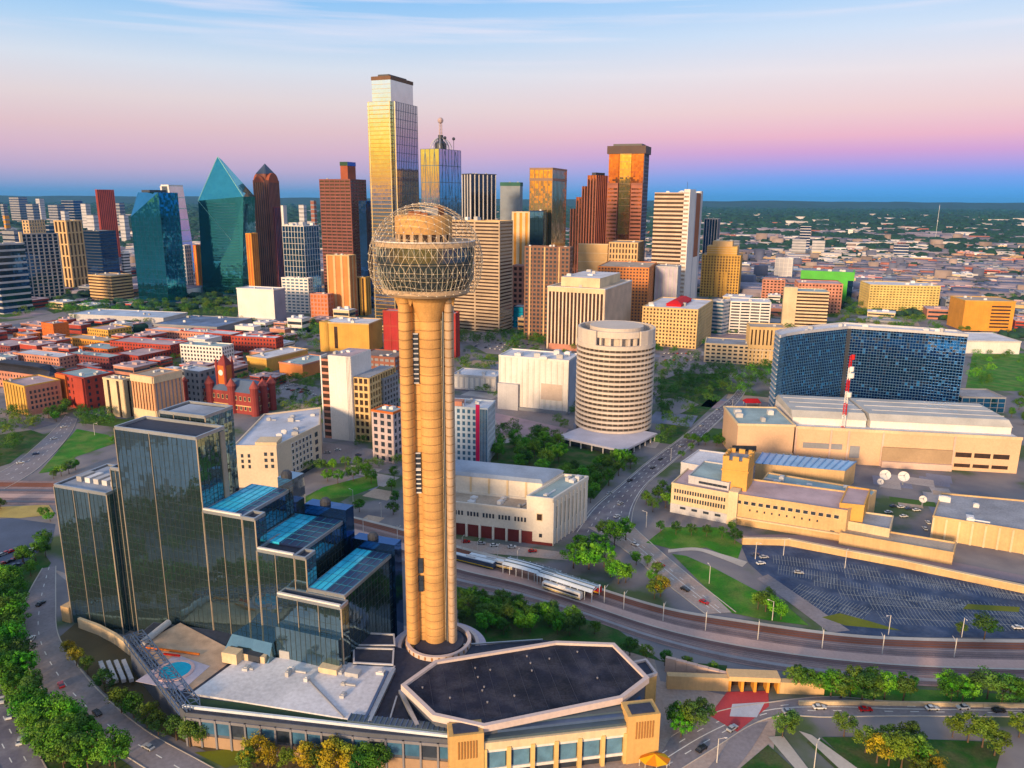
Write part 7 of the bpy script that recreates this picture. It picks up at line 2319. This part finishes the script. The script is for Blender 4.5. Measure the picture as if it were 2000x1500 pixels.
def car(u, v, ang, cn, label, group, z=.1):
    x, y = G(u, v)
    t = thing('car', label, 'car', (x, y, z), group)
    t.rotation_euler = (0, 0, R(ang))
    b, c, r_, w = CARS[cn]
    for nm, me in (('body', b), ('cabin_glass', c), ('roof', r_)):
        o = bpy.data.objects.new(nm, me); col.objects.link(o); o.parent = t
    for wx in (-1.35, 1.35):
        for wy in (-.85, .85):
            o = bpy.data.objects.new('wheel', w); col.objects.link(o); o.parent = t
            o.location = (wx, wy, .33); o.rotation_euler = (math.pi / 2, 0, 0)
car(80, 1181, 80, 'black', 'single black car driving on the curved driveway by the hotel', None)
car(1338, 1153, -45, 'black', 'single black car on the station road above the tracks', None)
cr = random.Random(3)
for k, (u, v) in enumerate([(5, 1085), (14, 1081), (24, 1078), (34, 1074), (44, 1071), (8, 1102), (20, 1098), (32, 1092), (42, 1087), (52, 1082), (60, 1076), (18, 1112), (30, 1106), (4, 1118)]):
    cn = cr.choice(['white', 'silver', 'dark blue', 'black', 'red'])
    car(u, v, 62, cn, cn + ' car parked in the rows of the left parking lot', cn + ' cars in the left parking lot')
for k, (u, v, a) in enumerate([(1190, 965, 52), (1212, 985, 50), (1230, 940, 52), (1275, 915, 50), (1290, 898, 52), (1330, 872, 52), (1370, 832, 50), (1402, 800, 52), (1258, 968, 50), (1205, 1010, 48)]):
    cn = cr.choice(['white', 'silver', 'dark blue', 'black'])
    car(u, v, a, cn, cn + ' car on the avenue beside the terminal', cn + ' cars on the avenue')
for k, (u, v, a) in enumerate([(1475, 1085, 10), (1492, 1090, 10), (1486, 1102, 15), (1560, 1120, -10), (1988, 1228, 0)]):
    cn = ('dark blue', 'silver', 'white', 'silver', 'white')[k]
    car(u, v, a, cn, cn + (' car at the right edge of the big parking lot' if k == 4 else ' car near the left end of the big parking lot'), cn + ' cars in the big parking lot')
for k, (u, v, a) in enumerate([(640, 885, 5), (660, 880, 5), (700, 890, 5), (735, 885, 0), (745, 893, 0), (755, 890, 0)]):
    cn = ('silver', 'white', 'dark blue', 'red', 'red', 'red')[k]
    car(u, v, a, cn, cn + ' car on the street behind the round lawn', cn + ' cars behind the round lawn')
CARSPOTS = [('in the lots right of the tower shaft', (905, 668), (1060, 690), 4, 16, 58), ('in the lot right of the round hotel', (1290, 700), (1366, 700), 3, 9, 58), ('in the lot behind the low stores', (528, 752), (612, 770), 3, 10, 40), ('in the lot beside the ochre block', (556, 660), (618, 652), 3, 9, 40), ('in the lot under the brick rows', (240, 645), (400, 648), 3, 16, 50)]
for where, (ua, va), (ub, vb_), rows, n_, ang in CARSPOTS:
    for r_ in range(rows):
        for k in range(n_):
            if cr.random() < .35: continue
            f = k / n_
            u, v = ua + (ub - ua) * f + r_ * 5, va + (vb_ - va) * f + r_ * 6.5 - rows * 3
            if any(inside(G(u, v), q) for q in FOOT): continue
            cn = cr.choice(['white', 'silver', 'dark blue', 'black', 'white', 'red'])
            car(u, v, ang, cn, f'{cn} car parked {where}', f'{cn} cars {where}')
ROADCARS = [('on the lower road below the tracks', [(1600, 1384, 2), (1690, 1388, 2), (1820, 1386, 2), (1950, 1390, 2), (1540, 1392, 8), (1430, 1425, 40), (1370, 1465, 40), (1880, 1384, 182)]),
            ('on the road at the bottom left corner', [(20, 1400, 112), (40, 1450, 112), (5, 1370, 292)]),
            ('on the curved driveway below the hotel', [(62, 1250, 100), (120, 1340, 130), (190, 1395, 140), (290, 1462, 150)]),
            ('on the left street beside the lawn', [(40, 905, 40), (70, 888, 42), (105, 858, 48), (125, 835, 50)]),
            ('on the station road above the tracks', [(1240, 1065, -45), (1290, 1105, -45), (1205, 1045, -40), (1375, 1178, -45)]),
            ('in the yard behind the broadcast building', [(1745, 990, 10), (1760, 992, 10), (1775, 995, 10), (1735, 1002, 10), (1790, 998, 10), (1765, 1010, 10), (1812, 1022, 80), (1806, 1034, 80)]),
            ('in front of the white terminal', [(910, 1060, 5), (940, 1063, 5), (965, 1067, 5), (1000, 1070, 8), (1040, 1078, 8)])]
for where, spots in ROADCARS:
    for u, v, a in spots:
        cn = cr.choice(['white', 'silver', 'dark blue', 'black', 'white', 'red'])
        car(u, v, a, cn, f'{cn} car {where}', f'{cn} cars {where}')
# yellow striped canopy at the bottom edge
x, y = G(1278, 1496)
t = thing('yellow_marquee', 'orange and yellow striped marquee at the bottom edge by the ballroom', 'tent', (x, y, 0))
for k in range(8):
    a0, a1 = 2 * math.pi * k / 8, 2 * math.pi * (k + 1) / 8
    mm = mat('marquee_orange', (.62, .22, .02)) if k % 2 else mat('marquee_yellow', (.7, .42, .04))
    MB().poly([(x + 5 * math.cos(a0), y + 3.5 * math.sin(a0), 2.6), (x + 5 * math.cos(a1), y + 3.5 * math.sin(a1), 2.6), (x, y, 4.4)]).build('canvas_panel', mm, t)
    MB().bar((x + 4.8 * math.cos(a0), y + 3.3 * math.sin(a0), 0), (x + 4.8 * math.cos(a0), y + 3.3 * math.sin(a0), 2.6), .1).build('pole', pole_m, t)
# red car canopy right of the avenue
x, y = G(1468, 792)
t = thing('red_canopy', 'bright red canopy left of the curved hotel foot', 'tent', (x, y, 0))
MB().prism([(x - 7, y - 5), (x + 7, y - 5), (x + 7, y + 5), (x - 7, y + 5)], 3.4, 6.2, top=[(x - 5, y - 1), (x + 5, y - 1), (x + 5, y + 1), (x - 5, y + 1)]).build('canvas_roof', mat('red_canvas', (.50, .02, .03)), t)
for dx in (-6, 6):
    for dy in (-4, 4): MB().bar((x + dx, y + dy, 0), (x + dx, y + dy, 3.5), .15).build('pole', pole_m, t)

# ------------------------------------------------------------------ low city beyond downtown
lr = random.Random(21)
low_kinds = []
for nm, wallm, roofm in (('white roofed', white_wall, roof_white), ('tan walled', sand, roof_tan), ('red brick', red_brick, roof_pink), ('grey roofed', mid_grey, roof_grey), ('pink roofed', pink_brick, roof_pink), ('cream walled', cream, roof_white)):
    for var in range(2):
        b = MB().prism([(-.5, -.5), (.5, -.5), (.5, .5), (-.5, .5)], 0, 1)
        me = b.mesh('low_wall', wallm)
        rf = MB().prism([(-.515, -.515), (.515, -.515), (.515, .515), (-.515, .515)], 1.0, 1.06)
        rf.box((.15, .1, 1.15), (.25, .2, .2)).box((-.25, -.15, 1.13), (.15, .25, .16))
        wn_ = MB()
        for z in ((.28, .72) if var else (.5,)):
            wn_.prism([(-.47, -.508), (.47, -.508), (.47, -.49), (-.47, -.49)], z - .1, z + .1)
            wn_.prism([(.49, -.47), (.508, -.47), (.508, .47), (.49, .47)], z - .1, z + .1)
        low_kinds.append((nm, me, rf.mesh('low_roof', roofm), wn_.mesh('window_band', win_dark)))
LOWN = {}
def low(x, y, sx_, sy_, h_, rz, k, where):
    nm, me, rf, wd = low_kinds[k]
    t = thing('low_building', f'{nm} low building {where}', 'building', (x, y, 0), f'{nm} low buildings {where}')
    t.rotation_euler = (0, 0, rz)
    t.scale = (sx_, sy_, h_)
    for n_, m_ in (('wall', me), ('roof', rf), ('window_band', wd)):
        o = bpy.data.objects.new(n_, m_); col.objects.link(o); o.parent = t
def clear(x, y, pad):
    for f in FOOT:
        c = centroid(f)
        if abs(c[0] - x) < 140 and abs(c[1] - y) < 140:
            if any(inside((x + dx, y + dy), f) for dx in (-pad, 0, pad) for dy in (-pad, 0, pad)): return False
    return True
placed = []
def field(n, u0, u1, v0, v1, where, size=(16, 46), hh=(5, 14), kinds=None):
    got = 0
    for _ in range(n * 12):
        if got >= n: break
        u, v = lr.uniform(u0, u1), v0 + (v1 - v0) * lr.random() ** 1.0
        x, y = G(u, v)
        s = (lr.uniform(*size), lr.uniform(*size))
        if not clear(x, y, max(s) * .7): continue
        if any(abs(x - a) < (s[0] + c) * .55 and abs(y - b) < (s[1] + c) * .55 for a, b, c in placed): continue
        placed.append((x, y, max(s)))
        low(x, y, s[0], s[1], lr.uniform(*hh), R(-22 + lr.uniform(-4, 4)), lr.choice(kinds or range(len(low_kinds))), where)
        got += 1
field(150, 1400, 2060, 458, 640, 'in the low city right of downtown', (18, 60), (5, 15))
field(45, -60, 260, 470, 610, 'in the low city at the left', (16, 46), (6, 18))
field(40, 560, 1300, 560, 660, 'among the towers of downtown', (14, 36), (6, 20))
field(90, -40, 560, 640, 750, 'in the warehouse district', (11, 30), (6, 13), (4, 5, 4, 5, 8, 9, 0))
# far towers on the left horizon and a few on the right
for k, (u, v, w, D, mm) in enumerate([(12, 420, 14, 2600, orange_stone), (30, 385, 26, 5200, mid_grey), (60, 398, 20, 4200, mid_grey), (105, 400, 24, 4600, mid_grey), (134, 392, 30, 4800, g_navy), (165, 398, 16, 4200, pale_grey), (230, 396, 18, 4000, mid_grey), (90, 440, 22, 2800, g_navy), (18, 450, 30, 2500, mid_grey), (178, 420, 20, 3200, pale_grey), (240, 420, 16, 3000, pale_grey), (125, 412, 14, 3600, pale_grey), (6, 398, 12, 5000, mid_grey), (76, 388, 14, 5600, pale_grey), (612, 392, 12, 2600, brown_stone), (590, 400, 14, 3000, pale_grey)]):
    bld('distant_tower', ['small distant tower on the left horizon', 'dim distant tower beyond the left skyline'][k % 2], u + w / 2, VB(D), v, u - w / 2, u + w * .7, 22, cat='tower', group=['far left horizon towers', 'far towers beyond left skyline'][k % 2], core=mm, fr=mid_grey if mm is not mid_grey else g_navy, fh=14, bay=0, band=.3, pier=0, parapet=0, units=0, wr=w * D / 1500 * .6)
for k, (u, v, w, D, mm) in enumerate([(1572, 442, 16, 2700, g_navy), (1560, 468, 24, 2400, mid_grey), (1598, 470, 22, 2450, pale_grey), (1661, 448, 8, 3600, white_wall), (1640, 470, 24, 3000, mid_grey), (1760, 478, 26, 2400, g_navy), (1430, 470, 22, 2200, mid_grey)]):
    bld('distant_block', 'small mid-rise block in the low city right of downtown', u + w / 2, VB(D), v, u - w / 2, u + w * .7, 22, group='mid-rise blocks right of downtown', core=mm, fr=pale_grey if mm is not pale_grey else mid_grey, fh=9, bay=0, band=.35, pier=0, parapet=0, units=0, wr=w * D / 1500 * .6)
x, y = G(1826, 472)
MBm = MB().bar((x, y, 0), (x, y, hgt(1826, 400, y)), .7).bar((x, y, hgt(1826, 430, y) - 6), (x, y, hgt(1826, 430, y)), 1.8)
tag(MBm.build('radio_mast', mat('far_mast', (.7, .7, .72))), 'thin white radio mast on the right horizon', 'mast')

# ------------------------------------------------------------------ woods and roofs fading into the distance (uncountable)
def blobs(name, n, dmin, dmax, m, size, seed, xr, dens=None, box=False, hs=(.18, .3)):
    r = np.random.default_rng(seed)
    if box:
        bv = np.array([(-.5, -.5, 0), (.5, -.5, 0), (.5, .5, 0), (-.5, .5, 0), (-.5, -.5, 1), (.5, -.5, 1), (.5, .5, 1), (-.5, .5, 1)], float)
        bf = np.array([(4, 5, 6, 7), (0, 1, 5, 4), (1, 2, 6, 5), (2, 3, 7, 6), (3, 0, 4, 7)])
    else:
        ph = (1 + 5 ** .5) / 2
        bv = np.array([(-1, ph, 0), (1, ph, 0), (-1, -ph, 0), (1, -ph, 0), (0, -1, ph), (0, 1, ph), (0, -1, -ph), (0, 1, -ph), (ph, 0, -1), (ph, 0, 1), (-ph, 0, -1), (-ph, 0, 1)], float) / 1.9
        bf = np.array([(0, 11, 5), (0, 5, 1), (0, 1, 7), (0, 7, 10), (0, 10, 11), (1, 5, 9), (5, 11, 4), (11, 10, 2), (10, 7, 6), (7, 1, 8), (3, 9, 4), (3, 4, 2), (3, 2, 6), (3, 6, 8), (3, 8, 9), (4, 9, 5), (2, 4, 11), (6, 2, 10), (8, 6, 7), (9, 8, 1)])
    d = np.exp(r.uniform(math.log(dmin), math.log(dmax), n))
    a = r.uniform(-1, 1, n) * xr
    x, y = d * np.tan(a), d
    keep = np.array([mnoise.noise((float(px) * .0022, float(py) * .0022, seed)) > (dens if dens is not None else -9) for px, py in zip(x, y)])
    near = np.array([not clear(float(px), float(py), 22) if py < 2600 else False for px, py in zip(x, y)])
    keep &= ~near
    x, y = x[keep], y[keep]
    n = len(x)
    s = r.uniform(size[0], size[1], n) * np.clip(y / 2200, 1, 3.2)
    sc = np.stack([s * r.uniform(.8, 1.5, n), s * r.uniform(.8, 1.5, n), (s * r.uniform(hs[0], hs[1], n)) if box else (s * r.uniform(.5, .8, n))], 1)
    V = bv[None] * sc[:, None, :]
    if not box: V = V * r.uniform(.75, 1.25, (n, len(bv), 1))
    rot = r.uniform(-.5, -.3, n) if box else r.uniform(0, 6.28, n)
    c, s_ = np.cos(rot)[:, None], np.sin(rot)[:, None]
    X = V[:, :, 0] * c - V[:, :, 1] * s_ + x[:, None]
    Y = V[:, :, 0] * s_ + V[:, :, 1] * c + y[:, None]
    Z = V[:, :, 2] + (0 if box else (s * .35)[:, None])
    P = np.stack([X, Y, Z], 2).reshape(-1, 3)
    F = (bf[None] + (np.arange(n) * len(bv))[:, None, None]).reshape(-1, bf.shape[1])
    me = bpy.data.meshes.new(name)
    k = F.shape[1]
    me.vertices.add(len(P)); me.vertices.foreach_set('co', P.ravel())
    me.loops.add(F.size); me.loops.foreach_set('vertex_index', F.ravel().astype(np.int32))
    me.polygons.add(len(F))
    me.polygons.foreach_set('loop_start', (np.arange(len(F)) * k).astype(np.int32))
    me.polygons.foreach_set('loop_total', np.full(len(F), k, np.int32))
    me.update(calc_edges=True)
    me.materials.append(m)
    o = bpy.data.objects.new(name, me)
    col.objects.link(o)
    o['kind'] = 'stuff'
    return o
tag(blobs('far_woods', 24000, 2600, 17000, mat('far_leaves', (.014, .048, .030), .8, var=.7, scale=.012, fine=.3), (9, 17), 3, .64, -.12), 'dark green woods spreading to the horizon', 'woods')
tag(blobs('far_woods', 12000, 1000, 3400, mat('far_leaves', (.022, .075, .022)), (6, 10), 8, .64, -.15), 'tree cover between the buildings beyond downtown', 'woods')
tag(blobs('far_roofs', 4600, 1400, 4600, mat('far_lilac_roofs', (.24, .22, .28), var=.6, scale=.01), (20, 44), 15, .64, -.25, True), 'lilac grey roofs of the near suburbs', 'roofs')
tag(blobs('far_roofs', 1700, 1400, 4600, mat('far_white_roofs', (.66, .62, .60), var=.4, scale=.01), (18, 40), 16, .64, -.2, True), 'white roofs of the near suburbs', 'roofs')
tag(blobs('far_roofs', 3600, 1400, 4600, mat('far_dark_roofs', (.09, .09, .12), var=.5, scale=.01), (16, 34), 25, .64, -.3, True), 'dark roofs of the near suburbs', 'roofs')
tag(blobs('far_roofs', 2400, 1400, 4600, mat('far_tan_roofs', (.46, .32, .23), var=.4, scale=.01), (14, 34), 26, .64, -.2, True), 'tan roofs of the near suburbs', 'roofs')
tag(blobs('far_blocks', 200, 1500, 3600, mat('far_beige_blocks', (.30, .24, .22), var=.6, scale=.01), (12, 24), 35, .64, -.25, True, (.6, 1.3)), 'small mid-rise blocks of the near suburbs', 'buildings')
tag(blobs('far_blocks', 170, 1500, 3600, mat('far_slate_blocks', (.12, .13, .19), var=.6, scale=.01), (12, 22), 36, .64, -.25, True, (.6, 1.6)), 'dark mid-rise blocks of the near suburbs', 'buildings')
tag(blobs('far_roofs', 2600, 2300, 9000, mat('far_pale_roofs', (.55, .50, .48), var=.6, scale=.006), (22, 48), 5, .64, .05, True), 'pale roofs of the far suburbs', 'roofs')
tag(blobs('far_roofs', 2000, 1500, 6000, mat('far_rust_roofs', (.40, .16, .12), var=.5, scale=.006), (18, 40), 6, .64, .08, True), 'rust coloured roofs of the far suburbs', 'roofs')

# ------------------------------------------------------------------ air: thin blue haze over the whole plain
HZ = 45100
hz_m = bpy.data.materials.new('thin_haze')
hz_m.use_nodes = True
nt = hz_m.node_tree
for n in list(nt.nodes): nt.nodes.remove(n)
ho = nt.nodes.new('ShaderNodeOutputMaterial')
pv = nt.nodes.new('ShaderNodeVolumePrincipled')
pv.inputs['Color'].default_value = (.10, .46, 1.0, 1)
pv.inputs['Density'].default_value = 1.8e-5
nt.links.new(pv.outputs[0], ho.inputs['Volume'])
o = MB().prism([(-HZ, -HZ), (HZ, -HZ), (HZ, HZ), (-HZ, HZ)], -1.0, 360).build('haze', hz_m)
o['kind'] = 'stuff'
